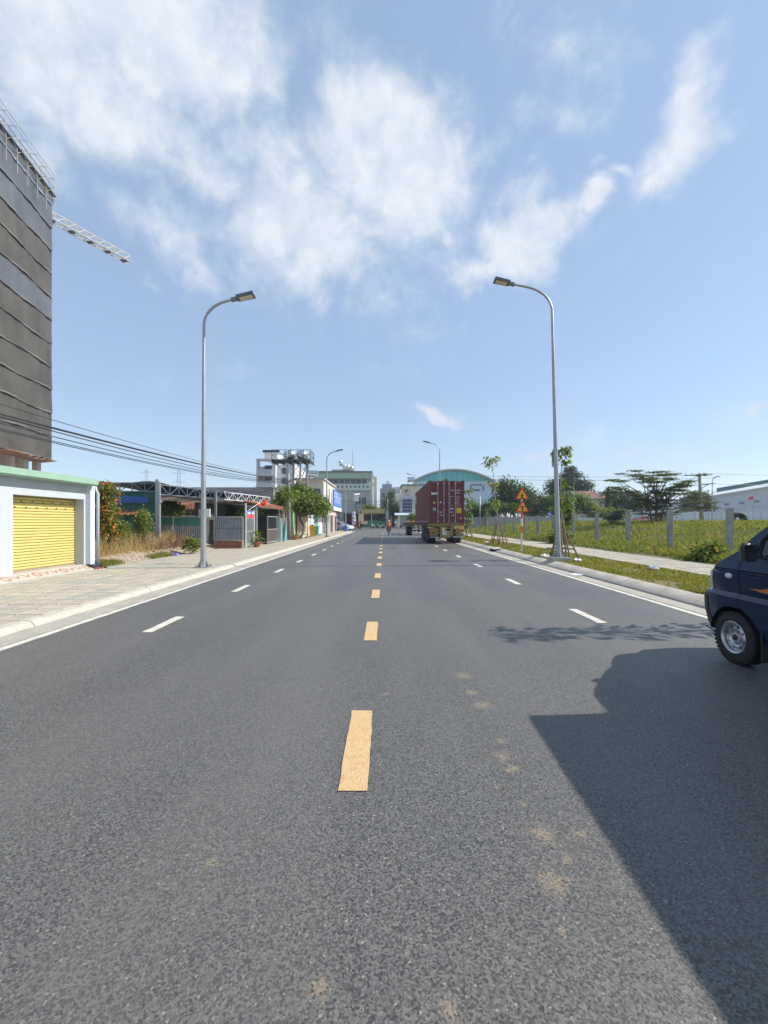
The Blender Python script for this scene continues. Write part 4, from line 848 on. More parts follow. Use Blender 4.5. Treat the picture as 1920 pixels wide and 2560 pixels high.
MB().box(-12.6,-8.6,60,74,0,7.5).build('wall', cream, B2); MB().box(-12.8,-8.4,59.7,74.2,7.5,7.75).build('parapet', M('parapet',(.42,.40,.36),.9), B2)
for x in (-11.6,-9.8): window(B2, (x,60,5.4), 1.5, 1.7, '-y')
bw = MB(); bw.tube([(-11.2,62,8.6),(-9.7,62,8.6)], .5, 14); bw.build('roof_tank', steel_tank, B2, smooth=40); lg = MB()
for x in (-11,-9.9): lg.bar((x,61.8,7.7),(x,61.8,8.2),.06); lg.bar((x,62.3,7.7),(x,62.3,8.2),.06)
lg.build('tank_stand', darkmetal, B2)

# ------------------------------------------------------------------ bins, drum, stones
def wheelie(name, label, c, bmat, lmat, rz=0.):
    t = thing(name, label, 'bin', c, rz, 'wheeled bins by the shop wall'); m = MB()
    m.add([(-.22,-.26,.06),(.22,-.26,.06),(.22,.24,.06),(-.22,.24,.06),(-.28,-.34,.92),(.28,-.34,.92),(.28,.32,.92),(-.28,.32,.92)],[(3,2,1,0),(0,1,5,4),(1,2,6,5),(2,3,7,6),(3,0,4,7)]); m.build('body', bmat, t, local=True)
    r = MB(); r.box(-.30,.30,-.36,.34,.90,.95); r.build('rim', bmat, t, local=True)
    l = MB(); l.prism([(-.37,.952),(-.37,.98),(0,1.03),(.36,1.0),(.36,.952)], -.30, .30, 'x'); l.build('lid', lmat, t, local=True)
    for x in (-.2,.2): MB().lathe([(.0,-.03),(.09,-.03),(.09,.03),(.0,.03)],12,(x,.27,.09),'x').build('wheel', rubber, t, local=True)
    h = MB(); h.tube([(-.24,.40,.93),(.24,.40,.93)],.018,6); h.build('handle', bmat, t, local=True); return t
yb = M('yellow_bin_plastic',(.60,.38,.03),.5,.1,6); gb = M('teal_bin_plastic',(.10,.36,.28),.5,.1,6)
wheelie('wheelie_bin', 'yellow wheeled bin with a dark bag on its lid', (-6.95,40.9,.1), yb, yb, .2); wheelie('wheelie_bin', 'teal green wheeled bin beside the yellow one', (-6.85,42.6,.1), gb, gb, -.1)
crumple('rubbish_bag', 'small dark rubbish bag lying on the yellow bin', (-6.95,40.9,1.12), (.18,.16,.11), M('black_bag',(.03,.02,.03),.3), 'bag', 5)
t = thing('drum', 'blue plastic drum standing on the pavement corner', 'drum', (-5.75,64.5,.1)); MB().lathe([(.26,0),(.30,.04),(.30,.28),(.315,.30),(.30,.32),(.30,.60),(.315,.62),(.30,.64),(.30,.82),(.26,.90),(0,.91)],18,(-5.75,64.5,.1)).build('body', M('blue_drum',(.03,.18,.60),.4), t, smooth=40); MB().lathe([(.05,0),(.05,.05),(0,.05)],10,(-5.65,64.4,1.0)).build('cap', white_paint, t)
t = thing('wooden_frame', 'low broken timber frame lying before the beige boards', 'timber', (-6.75,37.4,.1)); m_ = MB(); m_.bar((-7.0,36.6,.12),(-6.6,38.4,.12),.07); m_.bar((-6.8,36.5,.2),(-6.6,38.3,.26),.06); m_.bar((-6.9,37,.1),(-6.7,36.9,.3),.06); m_.bar((-6.8,38,.1),(-6.5,37.9,.3),.06); m_.build('timber', wood, t)
t = thing('stone_heap', 'small heap of stones at the wall beside the teal bin', 'stones', (-6.9,45.5,.1)); m_ = MB()
for k in range(14): x,y,r = -7.1+random.random()*.5, 44.8+random.random()*1.8, random.uniform(.08,.18); m_.lathe([(0,-r*.5),(r*.8,-r*.3),(r,.05),(r*.6,r*.5),(0,r*.6)],6,(x,y,.1+r*.4))
m_.build('stone', concrete, t)

# ------------------------------------------------------------------ water tower
WT = thing('water_tower', 'steel platform tower carrying two round stainless water tanks', 'water tower', (-12,55,.1))
zx = 9.55; x0,x1,y0,y1 = -14.4,-9.5,54,57.2; rust = M('rusted_steel',(.20,.13,.10),.7,.3,3,c2=(.32,.26,.22)); 
dk = MB(); dk.box(x0,x1,y0,y1,zx-.15,zx); 
for k in range(6): dk.bar((x0+k*.98,y0,zx-.3),(x0+k*.98,y1,zx-.3),.1,.25)
dk.build('deck', darkmetal, WT)
for x,y in ((-12.6,54.4),(-12.2,56.4),(-10.9,54.4),(-10.4,56.4)): MB().bar((x,y,0),(x+.12,y,zx-.3),.22).build('leg', M('pale_rust_leg',(.42,.37,.34),.7,.25,2,c2=(.30,.20,.16)), WT)
br = MB()
for z in (2.5,4.8,7.0): 
    br.bar((-12.4,54.4,z),(-10.8,54.4,z+2),.06); br.bar((-10.8,54.4,z),(-12.4,54.4,z+2),.06); br.bar((-12.1,56.4,z),(-10.4,56.4,z+2),.06); br.bar((-10.4,56.4,z),(-12.1,56.4,z+2),.06)
for x in (-9.7,-10): br.bar((-10.7,55,7.4),(x,55,zx-.2),.06); br.bar((-10.5,56.2,7.4),(x,56.5,zx-.2),.06)
br.bar((-12.6,54.4,7.4),(-14.2,54.4,zx-.2),.06); br.build('brace', bluesteel, WT)
rl = MB()
for z in (.55,1.2): rl.bar((x0,y0,zx+z),(x1,y0,zx+z),.05); rl.bar((x0,y1,zx+z),(x1,y1,zx+z),.05); rl.bar((x0,y0,zx+z),(x0,y1,zx+z),.05); rl.bar((x1,y0,zx+z),(x1,y1,zx+z),.05)
for k in range(7): x = x0+(x1-x0)*k/6; rl.bar((x,y0,zx),(x,y0,zx+1.2),.045); rl.bar((x,y1,zx),(x,y1,zx+1.2),.045)
for k in range(3): y = y0+(y1-y0)*(k+.5)/3; rl.bar((x1,y,zx),(x1,y,zx+1.2),.045)
rl.build('railing', darkmetal, WT)
for x in (-12.35,-10.75):
    tk = MB().lathe([(0,0),(.35,.08),(.58,.25),(.64,.40),(.66,.42),(.64,.44),(.64,.9),(.66,.92),(.64,.94),(.64,1.4),(.58,1.55),(.35,1.72),(0,1.8)],22,(x,54.5,zx+.72),'y').build('tank', steel_tank, WT, smooth=35)
    m_ = MB()
    for dy in (.35,1.3): m_.bar((x-.55,54.5+dy,zx),(x-.3,54.5+dy,zx+.35),.07); m_.bar((x+.55,54.5+dy,zx),(x+.3,54.5+dy,zx+.35),.07)
    m_.build('cradle', rust, tk)
MB().tube([(-12.35,53.8,zx+.1),(-12.35,53.8,zx+1.4),(-12.35,54.4,zx+1.45)],.05,6).build('inlet_pipe', silver, WT)
# shrubs on the deck's left
# ------------------------------------------------------------------ buildings beyond the T-junction
B = thing('white_house', 'tall narrow white house with stacked balconies left of the water tower', 'house', (-29.4,105,0))
xa, xb, y0 = -31.8, -27.0, 105; wm = M('bright_white_wall',(.66,.67,.68),.85,.05,.6,dirt=((.4,.4,.4),.3,.3)); sidew = M('sunlit_white_wall',(.80,.78,.74),.85,.06,.5,dirt=((.5,.48,.45),.3,.3))  # sunlit tone: direct sun is put into the brighter, warmer wall colour
m_ = MB(); m_.box(xa,xb,y0+2.2,121,0,15.6); m_.box(xa,xa+.35,y0,y0+2.2,0,17.1); m_.box(xb-.9,xb,y0,y0+2.2,0,17.1); m_.box(xb,-22.6,y0+1.2,121,0,15.9)
m_.build('wall', wm, B)
for z in (3.4,6.8,10.2,13.0,16.9): MB().box(xa-.05,xb+.05,y0-.4,y0+2.2,z,z+.35).build('floor_slab', wm, B)
for z in (7.15,10.55,13.35): MB().box(xa+.4,xb-.9,y0-.35,y0-.2,z,z+1.25).build('balcony_front', M('grey_balcony',(.50,.52,.54),.8), B)
for z in (8.6,11.8,14.9): window(B, (-29.1,y0+2.2,z), 2.4, 2.0, '-y', bars=3)
for z in (11.9,14.4): window(B, (-24.9,y0+1.2,z), 1.6, 1.5, '-y', bars=1)
MB().box(xa+.35,xb-.9,y0+.2,y0+.35,9.4,10.4).build('blind', M('navy_blind',(.04,.05,.09),.7), B)
m_ = MB(); m_.box(-30.6,-27.4,108,114,17.25,19.2); m_.build('stair_head', wm, B); corr = MB(); corrugated(corr,(-31,107.6,0),(-26.6,107.6,0),19.2,19.9,.5,.2); corr.build('roof_sheet', darkmetal, B)
Ap = thing('apartment_block', 'long grey green apartment block with flat roof and rows of vents', 'building', (-12,108,0))
XL, XR, YB = -17.5, -3.4, 106
gw = M('grey_green_wall',(.50,.53,.47),.9,.1,.5,dirt=((.22,.23,.21),.5,.35)); m_ = MB(); m_.box(XL,XR,YB,126,0,14.1); m_.build('wall', gw, Ap)
m_ = MB(); m_.box(XL,XR+.2,YB-.5,YB,9.4,11.0); m_.build('balcony_band', M('pale_green_band',(.60,.66,.60),.85,.06,.5), Ap)
m_ = MB(); m_.box(XL-.2,XR+.3,YB-.7,127,12.4,13.9); m_.build('roof_band', M('sage_band',(.42,.53,.42),.85,.06,.5), Ap); m_ = MB(); m_.box(XL-.4,XR+.5,YB-.9,127.4,13.9,14.2); m_.build('roof_slab', M('dark_slab',(.16,.19,.18),.9), Ap)
for k in range(13): MB().box(XL+.6+k*1.05,XL+1.0+k*1.05,YB-.52,YB-.49,10.1,10.55).build('vent', M('vent_dark',(.05,.06,.055),.8), Ap)
for k in range(9): window(Ap, (XL+1.2+k*1.42,YB,11.7), 1.15, 1.0, '-y', bars=1, d=.1)
for x,z in ((-12.8,7.4),(-11.2,7.6),(-6.4,6.9),(-5.0,6.9),(-12,4.2),(-6,3.6)): window(Ap, (x,YB,z), 1.1, 1.6, '-y', d=.1)
pp = MB(); pp.box(XR+.2,XR+.55,YB-.6,YB-.2,0,14); pp.box(XR+.7,XR+1.6,YB+1,YB+6,0,13); pp.build('pilaster', M('pale_pilaster',(.60,.59,.55),.85), Ap)
pt = MB(); pt.box(-13.6,-8.9,110,118,14.2,15.2); pt.build('penthouse', gw, Ap)
for x,y,z in ((-11.2,109,16.6),(-9.4,110,15.6),(-10.3,110,15.6),(-8.4,110.2,15.3)): MB().lathe([(0,-.7),(.5,-.6),(.62,-.3),(.62,.4),(.5,.65),(0,.7)],14,(x,y,z)).build('roof_tank', steel_tank, Ap, smooth=40)
m_ = MB(); m_.tube([(-8.3,111,14.2),(-8.3,111,20.4)],.06,6); m_.tube([(-7.7,111,14.2),(-7.7,111,18)],.04,6); m_.build('antenna', galv, Ap)
# corner shop with banner and green hoarding
Sp = thing('banner_shop', 'corner stall with long yellow banner above a green hoarding', 'stall', (-2.8,102,.1))
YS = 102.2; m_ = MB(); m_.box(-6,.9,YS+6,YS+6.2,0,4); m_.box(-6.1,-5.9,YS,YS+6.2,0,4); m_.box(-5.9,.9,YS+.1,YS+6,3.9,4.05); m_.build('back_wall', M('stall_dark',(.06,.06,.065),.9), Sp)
bnm = M('banner_ochre',(.52,.42,.14),.7,.15,1.2); b = MB().box(-5.6,.2,YS-.25,YS-.15,3.55,4.6).build('banner', bnm, Sp)
MB().box(-4.5,-.4,YS-.27,YS-.255,3.72,4.44).build('banner_panel', M('banner_tan',(.50,.36,.22),.7), b)
lt = MB()
for k in range(12): lt.box(-3.6+k*.19,-3.47+k*.19,YS-.29,YS-.275,4.0,4.3)
lt.build('lettering', M('lettering_ochre',(.58,.50,.10),.7), b)
hd = MB(); corrugated(hd,(-5.0,YS-.1,0),(.6,YS-.1,0),.1,1.75,.25,.05); hd.build('green_hoarding', M('hoarding_green',(.03,.19,.11),.6,.15,1), Sp)
for x in (-6,-3,.7): MB().box(x-.09,x+.09,YS-.12,YS+.05,0,4.6).build('post', M('stall_post',(.60,.54,.44),.8), Sp)
MB().box(-6.2,-4.9,YS-.35,YS-.28,1.6,3.5).build('poster', M('poster_pattern',(.72,.45,.10),.7,.3,1.5,c2=(.72,.70,.66)), Sp); r_ = MB().box(-5.7,-3.9,YS-.36,YS-.29,1.0,1.75).build('price_board', M('salmon_board',(.62,.26,.16),.7), Sp)
lt = MB()
for k in range(2): lt.box(-5.5,-4.1,YS-.375,YS-.365,1.15+.3*k,1.25+.3*k)
lt.build('lettering', whiteletter, r_)
scatter_mesh('hanging_stock', blob_pts([(-2.4,YS+1.2,2.6,2.6,.7,.7)],900), .25, leaf_mat('stall_goods',(.02,.035,.03),(.16,.15,.16)), Sp)
shrub('bush', 'yellow green bush growing over the top of the stall banner', (-3.5,104,5.0), (2.2,1.2,.8), 900, .4, lf_yel)
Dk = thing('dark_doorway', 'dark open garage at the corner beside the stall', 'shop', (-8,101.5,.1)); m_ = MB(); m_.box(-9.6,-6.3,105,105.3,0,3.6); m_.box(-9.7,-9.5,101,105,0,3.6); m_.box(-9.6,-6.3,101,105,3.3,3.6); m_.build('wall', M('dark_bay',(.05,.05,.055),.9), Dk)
p = at(970,1310,101); U2 = thing('utility_pole', 'pale concrete utility pole before the dark trees across the junction', 'utility pole', (.9,101,.1)); MB().tube([(.9,101,0),(.85,101,7.0)],[.2,.15],10).build('pole', M('pole_concrete'), U2, smooth=True); m_ = MB(); m_.bar((-.6,101,6.5),(2.3,101,6.6),.14); m_.bar((0,101,5.6),(1.8,101,5.6),.12); m_.build('cross_arm', darkmetal, U2); MB().box(.4,1.1,100.6,101.2,2.2,4.2).build('meter_boxes', M('meter_grey',(.35,.35,.34),.6,.3,1.5), U2)
for i,(z,lab) in enumerate(((6.6,'top wire over the far side of the junction'),(6.2,'second wire over the far side of the junction'),(5.7,'third wire over the far side of the junction'),(5.2,'lowest wire over the far side of the junction'))): tag(MB().tube(sagline((-30,100.6,z+1.5),(.9,101,z),.5)+sagline((.9,101,z),(30,100.6,z+.8),.6),.035,5).build('overhead_cable', cable_m), lab, 'cable')
# far white block, gabled house
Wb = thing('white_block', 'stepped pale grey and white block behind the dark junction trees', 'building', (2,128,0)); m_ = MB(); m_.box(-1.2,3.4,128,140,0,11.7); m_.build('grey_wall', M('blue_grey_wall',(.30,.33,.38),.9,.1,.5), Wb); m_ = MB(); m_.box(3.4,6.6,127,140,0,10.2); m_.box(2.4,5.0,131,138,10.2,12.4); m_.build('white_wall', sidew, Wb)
m_ = MB(); m_.box(-.6,2.4,130,136,11.7,13.2); m_.build('stair_head', M('blue_grey_wall'), Wb); MB().lathe([(0,0),(.6,.1),(.6,1),(0,1.2)],12,(1.2,131,13.2)).build('roof_tank', steel_tank, Wb, smooth=40)
for x,z in ((-.2,9.6),(1.6,9.6),(.2,6.8)): window(Wb,(x,128,z),.9,1.2,'-y',d=.1)
Gh = thing('gabled_house', 'narrow house with arched blue glass front and pointed gable', 'house', (5.7,104,0)); XL,XR,YG = 4.0,7.5,104
m_ = MB(); m_.box(XL,XR,YG+.4,116,0,7.2); m_.prism([(XL-.1,7.2),(XR+.1,7.2),((XL+XR)/2,8.9)],YG+.2,116,'y'); m_.build('wall', M('house_grey_white',(.56,.58,.60),.85,.06,.6), Gh)
gl = MB().box(XL+.55,XR-.55,YG+.25,YG+.38,3.9,6.6).build('glass_front', M('blue_glass',(.045,.07,.14),.1,.3,.8), Gh); ar = []
for k in range(13): t = math.pi*k/12; ar.append(((XL+XR)/2+1.2*math.cos(t), 6.6+1.0*math.sin(t)))
MB().prism(ar,YG+.26,YG+.38,'y').build('arch_glass', M('blue_glass'), Gh)
at_ = MB()
for k in range(12):
    t0,t1 = math.pi*k/12, math.pi*(k+1)/12; c = (XL+XR)/2
    at_.bar((c+1.3*math.cos(t0),YG+.2,6.6+1.1*math.sin(t0)),(c+1.3*math.cos(t1),YG+.2,6.6+1.1*math.sin(t1)),.14)
for s_ in (-1,1): c = (XL+XR)/2; at_.bar((c+s_*1.3,YG+.2,3.8),(c+s_*1.3,YG+.2,6.6),.14); at_.bar((c,YG+.1,9.0),(c+s_*2.1,YG+.1,7.1),.2)
at_.build('arch_trim', white_paint, Gh)
for z in (4.7,5.5,6.3): MB().box(XL+.55,XR-.55,YG+.18,YG+.24,z,z+.08).build('glazing_bar', white_paint, Gh)
MB().slab([(2.6,YG-2.4,3.2),(7.9,YG-2.4,3.2),(7.9,YG+.4,3.8),(2.6,YG+.4,3.8)],-.1).build('awning', M('blue_white_awning',(.45,.56,.66),.6), Gh)
m_ = MB(); m_.box(3.6,7.8,YG+.1,YG+.38,0,3.2); m_.build('ground_front', M('grey_blue_front',(.42,.46,.50),.8), Gh); MB().box(5.6,6.6,YG,YG+.08,0,2.6).build('door', M('dark_door'), Gh); MB().box(3.4,3.8,YG-2.2,YG-1.9,0,3.2).build('awning_post', white_paint, Gh)
Tb = thing('roof_tank_house', 'cream upper storey with dark opening and roof tank above the gabled house', 'house', (7,122,0)); m_ = MB(); m_.box(5.3,10.2,122,134,0,12.0); m_.build('wall', cream, Tb); MB().box(5.0,10.5,121.7,134.3,12,12.4).build('roof_slab', M('dark_slab'), Tb); window(Tb,(6.5,122,9.9),1.0,1.8,'-y',d=.1)
MB().tube([(6.9,124,14.0),(9,124,14.0)],.75,14).build('roof_tank', steel_tank, Tb, smooth=40); m_ = MB(); [m_.bar((x,124,12.3),(x,124,13.4),.12) for x in (7.1,8.8)]; m_.build('tank_stand', galv, Tb)
# arched hall
Hl = thing('arched_hall', 'huge pale blue hall with a low arched teal fronted roof', 'hall', (22,135,0)); YH = 135
def arch(x): u = (x-22.3)/12.9; return 18.1 - 3.6*u*u
poly = [(9.8,0),(35.4,0)] + [(x,arch(x)) for x in np.linspace(35.4,9.8,20)]
MB().prism(poly,YH+.3,YH+45,'y').build('shell', M('hall_blue_wall',(.50,.61,.74),.7,.06,.3), Hl)
pt_ = [(x,14.6 if 10.5 < x < 34.5 else min(14.6,arch(x))) for x in np.linspace(10.2,35,20)] + [(x,max(14.6,arch(x)-.2)) for x in np.linspace(35,10.2,20)]
MB().prism(pt_,YH+.1,YH+.28,'y').build('teal_front', M('teal_cladding',(.11,.45,.46),.4,.08,.4), Hl)
rb = MB()
for k in range(20): xa_,xb_ = 9.2+26.6*k/20, 9.2+26.6*(k+1)/20; rb.bar((xa_,YH,arch(xa_)+.15),(xb_,YH,arch(xb_)+.15),1.6,.45)
rb.build('roof_edge', M('hall_roof_edge',(.42,.44,.43),.6), Hl)
for k in range(14): MB().box(10.9+k*1.8,11.0+k*1.8,YH+.05,YH+.1,14.7,max(14.9,arch(10.95+k*1.8)-.3)).build('cladding_joint', M('teal_joint',(.05,.22,.24),.5), Hl)
for x in (13.0,23.7,30.0): 
    f = MB()
    for k in range(5): f.box(x-2+k*.7,x-1.5+k*.7,YH+.15,YH+.3,13.2,13.6); f.box(x-1.4+k*.45,x-1.1+k*.45,YH+.15,YH+.3,11.4,12.0)
    f.box(x-2.4,x-2.1,YH+.15,YH+.3,11.4,13.3); f.box(x+1.7,x+2,YH+.15,YH+.3,11.4,13.3); f.build('vent_opening', M('vent_dark'), Hl)
for k in range(4): MB().box(27.2+k*.6,27.5+k*.6,YH+.15,YH+.3,6.2,7.2).build('slot_window', M('vent_dark'), Hl)
MB().slab([(20,112,4.6),(31,112,4.6),(31,118,5.6),(20,118,5.6)],-.15).build('lean_to_roof', concrete_pale, Hl); m_ = MB(); m_.box(20.3,30.8,113,118,0,4.6); m_.build('lean_to', M('leanto_dark',(.14,.15,.17),.8), Hl)

# ------------------------------------------------------------------ trees across the junction and behind the field
tree('broad_tree', 'dark rounded tree behind the stall and utility pole across the junction', (2.3,112,0), (2.3,112,6), [(2.0,112,4.6,3.4,3,2.6),(1.2,112,7.0,2.2,2.0,1.7),(1.9,111,8.9,1.0,1.2,1.2),(3.6,111,4,1.8,2,2.0),(-1,112,3.6,2.0,2,1.8)], 4600, .42, lf_dark, .35)
shrub('bush', 'leafy banana like bush between the gabled house and the container', (6.9,97.5,2.0), (1.5,1.2,1.9), 900, .5, lf_yel)
gx = 'trees behind the field wall'
specs = [('dark rounded tree right of the arched hall, tallest beside the signs', (24.6,80,0),[(24.6,80,6.0,3.6,3,3.2),(23.0,80,8.0,2.2,2,1.9),(26.5,80,6.0,2.6,2,2.6),(21.5,80,4.6,1.8,2,2.2)],lf_dark,.42),
 ('lower broad tree just right of the triangular signs', (31,82,0),[(30.5,82,4.6,3.6,3,2.6),(33.4,82,4.6,3,2.5,2.4),(28.4,82,4.4,2.4,2,2.2)],lf_dark,.42),
 ('mid green tree behind the near right lamp post', (37.5,85,0),[(37,85,4.8,3.2,3,2.6),(39.4,85,5.6,2.2,2,1.8),(35.4,85,5,2,2,2)],lf_mid,.4),
 ('tall flat topped grey green tree above the red roofed villa', (52,118,0),[(52,118,12.6,5.4,3,1.2),(52.2,118,14.6,3.6,2.5,1.0),(52,118,16.2,1.9,1.6,.8),(48.5,118,11.2,3.8,3,2.2),(55.5,118,11.5,3.4,2.6,1.6),(52,118,9.5,6.5,3,2)],lf_far,.6),
 ('bluish rounded tree behind the wide spreading tree', (60,108,0),[(60,108,7.0,5.2,3.5,3.4),(64,108,6.5,4.2,3,2.8),(57,108,6,3.6,3,3)],lf_far,.55),
 ('grey green tree behind the utility pole at the field wall', (82.5,112,0),[(81.5,112,6.0,2.6,3,3.0),(84,112,8.0,2.4,2,1.8),(86,112,5.6,2.0,2,2.4)],lf_far,.55),
 ('pale green tree before the lean-to roof beside the hall', (15.8,74,0),[(15.8,74,3.4,1.8,1.5,1.6),(17.2,74,2.6,1.5,1.3,1.4)],lf_mid,.36),
 ('hedge like clipped tree over the grey field wall', (22,76,0),[(20.6,76,4.0,1.9,1.2,1.0),(23.2,76,4.0,1.9,1.2,.9),(18.6,76,3.6,1.4,1.2,1.0)],lf_mid,.34),
 ('yellow green shrubby tree before the villa garden', (43.5,84,0),[(43,84,3.2,2.6,2,1.3),(46.5,84,3.0,2.6,2,1.2),(41,84,4.2,1.6,1.4,1.4)],lf_yel,.4),
 ('slim dark conifer like tree in front of the red roofed villa', (46.8,88,0),[(46.8,88,4.0,.6,.6,2.2),(46.8,88,6.4,.45,.45,1.8),(46.8,88,8.0,.3,.3,.9)],lf_dark,.3)]
for lab, b, bl, mt, sz in specs: tree('background_tree', lab, b, (b[0],b[1],bl[0][2]), bl, int(1500+330*sum(q[3]*q[5] for q in bl)*.36/sz**1.2), sz, mt, .22, group=None, shell=.45)
pm = thing('palm', 'small palm with drooping fronds beside the pale lamp pole', 'palm', (17.5,72,0)); MB().tube([(17.5,72,0),(17.45,72,2),(17.55,72,4.3)],[.2,.17,.13],8).build('trunk', bark_pale, pm, smooth=True); rosette((17.55,72,4.3),70,2.3,.35,lf_mid,'fronds',pm,.45,1.0)
# wide spreading tree in the field
bt = Vector((25.8,40,fh(25.8,40))); Tr = thing('spreading_tree', 'wide flat layered tree with sparse leaves standing in the field', 'tree', bt); s = MB(); lay = []
rr = random.Random(5); forks = [(-.9,0,.7),(.1,.1,1.0),(.9,-.1,.6)]
for fx,fy,fz in forks: s.tube([bt+Vector((fx*.35,0,-.1)), bt+Vector((fx*.6,fy,1.0)), bt+Vector((fx*1.0,fy,2.0))],[.11,.09,.07],7)
for k in range(86):
    z = rr.uniform(.9,4.9); w = 4.7*(1-((z-2.5)/3.3)**2)**.5; x = rr.uniform(-1,1)*w*(.92 if z > 1 else .6); y = rr.uniform(-1,1)*2.2
    f_ = rr.choice(forks); a = bt+Vector((f_[0],f_[1],min(z*.6,2.0))); q = bt+Vector((x,y,z)); s.tube([a,a.lerp(q,.55)+Vector((0,0,.25)),q],[.045,.03,.009],5)
    lay.append((q.x,q.y,q.z,rr.uniform(.6,1.15),rr.uniform(.5,.9),rr.uniform(.07,.13)))
s.build('trunk', bark, Tr, smooth=True); scatter_mesh('crown', blob_pts(lay, 21000, .5), .16, leaf_mat('spreading_leaf',(.045,.07,.016),(.15,.175,.045)), Tr, .75); 
scatter_mesh('dry_leaves', blob_pts([(bt.x+.4,bt.y,bt.z+.5,1.4,1,.35)], 420), .16, lf_dry, Tr, .3)
shrub('shrub', 'small dark shrub at the left foot of the spreading tree', (21.8,40,fh(21.8,40)+.75), (.9,.7,.8), 900, .18, lf_dark)
shrub('banana_plant', 'yellow leaved young plant right of the near right lamp post', at(1416,1262,30)-Vector((0,0,.6)), (.35,.35,1.3), 160, .55, lf_yel)
# field back walls, villa, warehouse
Fw = thing('grey_field_wall', 'long grey plastered wall behind the fence posts', 'wall', (22,72.5,0))
wl = M('wall_grey_blotched',(.36,.37,.37),.9,.15,.6,dirt=((.2,.2,.2),.5,.5)); XW = 15.0
for k in range(9): MB().box(15.2+k*2.0,15.2+k*2.0+1.94,72.4,72.6,0,2.35+.04*(k % 3)).build('wall_panel', wl, Fw)
for k in range(10): MB().box(15.1+k*2.0,15.3+k*2.0-.02,72.3,72.7,0,2.55).build('pier', concrete, Fw)
Gw = thing('arched_gate_wall', 'white garden wall with curved top and round openings behind the signs', 'wall', (36,80,0))
cv = [(31.5,0),(41.5,0)] + [(x,2.3+.75*max(0,1-((x-35.2)/2.2)**2)) for x in np.linspace(41.5,31.5,40)]
MB().prism(cv,80,80.25,'y').build('wall', M('garden_wall_white',(.58,.60,.64),.85,.06,.7), Gw)
for x,z in ((34.0,2.05),(35.2,2.4),(36.5,2.05)): MB().lathe([(0,-.02),(.27,-.02),(.27,.02),(0,.02)],14,(x,79.97,z),'y').build('round_opening', M('vent_dark'), Gw)
Ww = thing('white_field_wall', 'long white compound wall at the far edge of the field', 'wall', (70,96,1))
wwm = M('compound_white',(.60,.64,.70),.85,.06,.35,dirt=((.42,.44,.48),.35,.3))
for k in range(15): MB().box(47+k*3,47+k*3+2.95,96,96.25,0,3.85).build('wall_panel', wwm, Ww)
for k in range(16): MB().box(46.9+k*3,47.1+k*3-.1,95.85,96.4,0,4.0).build('pier', wwm, Ww)
Ms = thing('mural_wall', 'low wall panel painted white, red and light blue left of the red car', 'wall', (44,88,0)); MB().box(41.5,46.6,88,88.2,0,2.6).build('wall', M('mural_white',(.66,.66,.66),.8), Ms); MB().box(42.0,44,87.98,87.995,2.0,2.5).build('red_patch', M('mural_red',(.55,.12,.10),.8), Ms); MB().box(41.6,46.5,87.98,87.995,.8,1.7).build('blue_patch', M('mural_blue',(.15,.40,.55),.8,.2,2), Ms)
V = thing('villa', 'cream villa with red tiled roof behind the garden trees', 'house', (50,106,0)); m_ = MB(); m_.box(47.5,55.5,106,114,0,7.6); m_.build('wall', cream, V)
MB().slab([(46.8,105,7.5),(56.2,105,7.5),(54,109,9.5),(49,109,9.5)],-.15).build('roof', M('villa_roof',(.20,.085,.065),.85,.25,1), V); m_ = MB(); m_.box(46.9,56.1,104.9,105.2,7.3,7.6); m_.build('eave', cream, V)
for x in (48.8,50.6,52.4): window(V,(x,106,5.2),1.0,1.9,'-y',d=.12)
Wh = thing('warehouse', 'wide pale warehouse with low pitched roof at the right edge', 'warehouse', (110,140,0)); YW = 140; whm = M('warehouse_white',(.48,.52,.56),.7,.06,.3)
MB().prism([(100,0),(150,0),(150,16.5),(134,14.0),(100,8.4)],YW,YW+40,'y').build('shell', whm, Wh); rf = MB(); rf.bar((98.5,YW-.4,8.4),(134,YW-.4,14.2),.7,.5); rf.build('roof_edge', M('warehouse_roof',(.42,.42,.40),.7), Wh)
rm = MB(); rm.slab([(112,YW+2,11.5),(134,YW+2,15.4),(134,YW+2,16.6),(112,YW+2,12.9)],.5); rm.build('ridge_vent', M('green_vent',(.06,.14,.13),.6), Wh)
for k in range(6): MB().box(103+k*5,104.6+k*5,YW-.1,YW-.02,6.0+.5*k,6.7+.5*k).build('sign_plate', M('grey_plate',(.18,.19,.22),.7), Wh)
MB().box(100,150,YW-6,YW-5.7,0,4.6).build('low_front', M('pale_low_front',(.40,.44,.50),.7), Wh); MB().slab([(60,118,4.2),(100,128,4.4),(100,132,5.0),(60,122,4.8)],-.2).build('shed_roof', M('shed_roof',(.34,.34,.34),.7), Wh)
pl_ = at(1883,1270,88); fl2 = thing('flag', 'red flag on a pole above the far compound wall', 'flag', (pl_.x,88,1)); MB().tube([(pl_.x,88,1),(pl_.x,88,7.0)],.05,6).build('flag_pole', galv, fl2); sheet('cloth',[(pl_.x-1.2,88,6.0),(pl_.x,88,6.2),(pl_.x,88,7.0),(pl_.x-.9,88,6.6)],red_flag,fl2,6,4,.1)
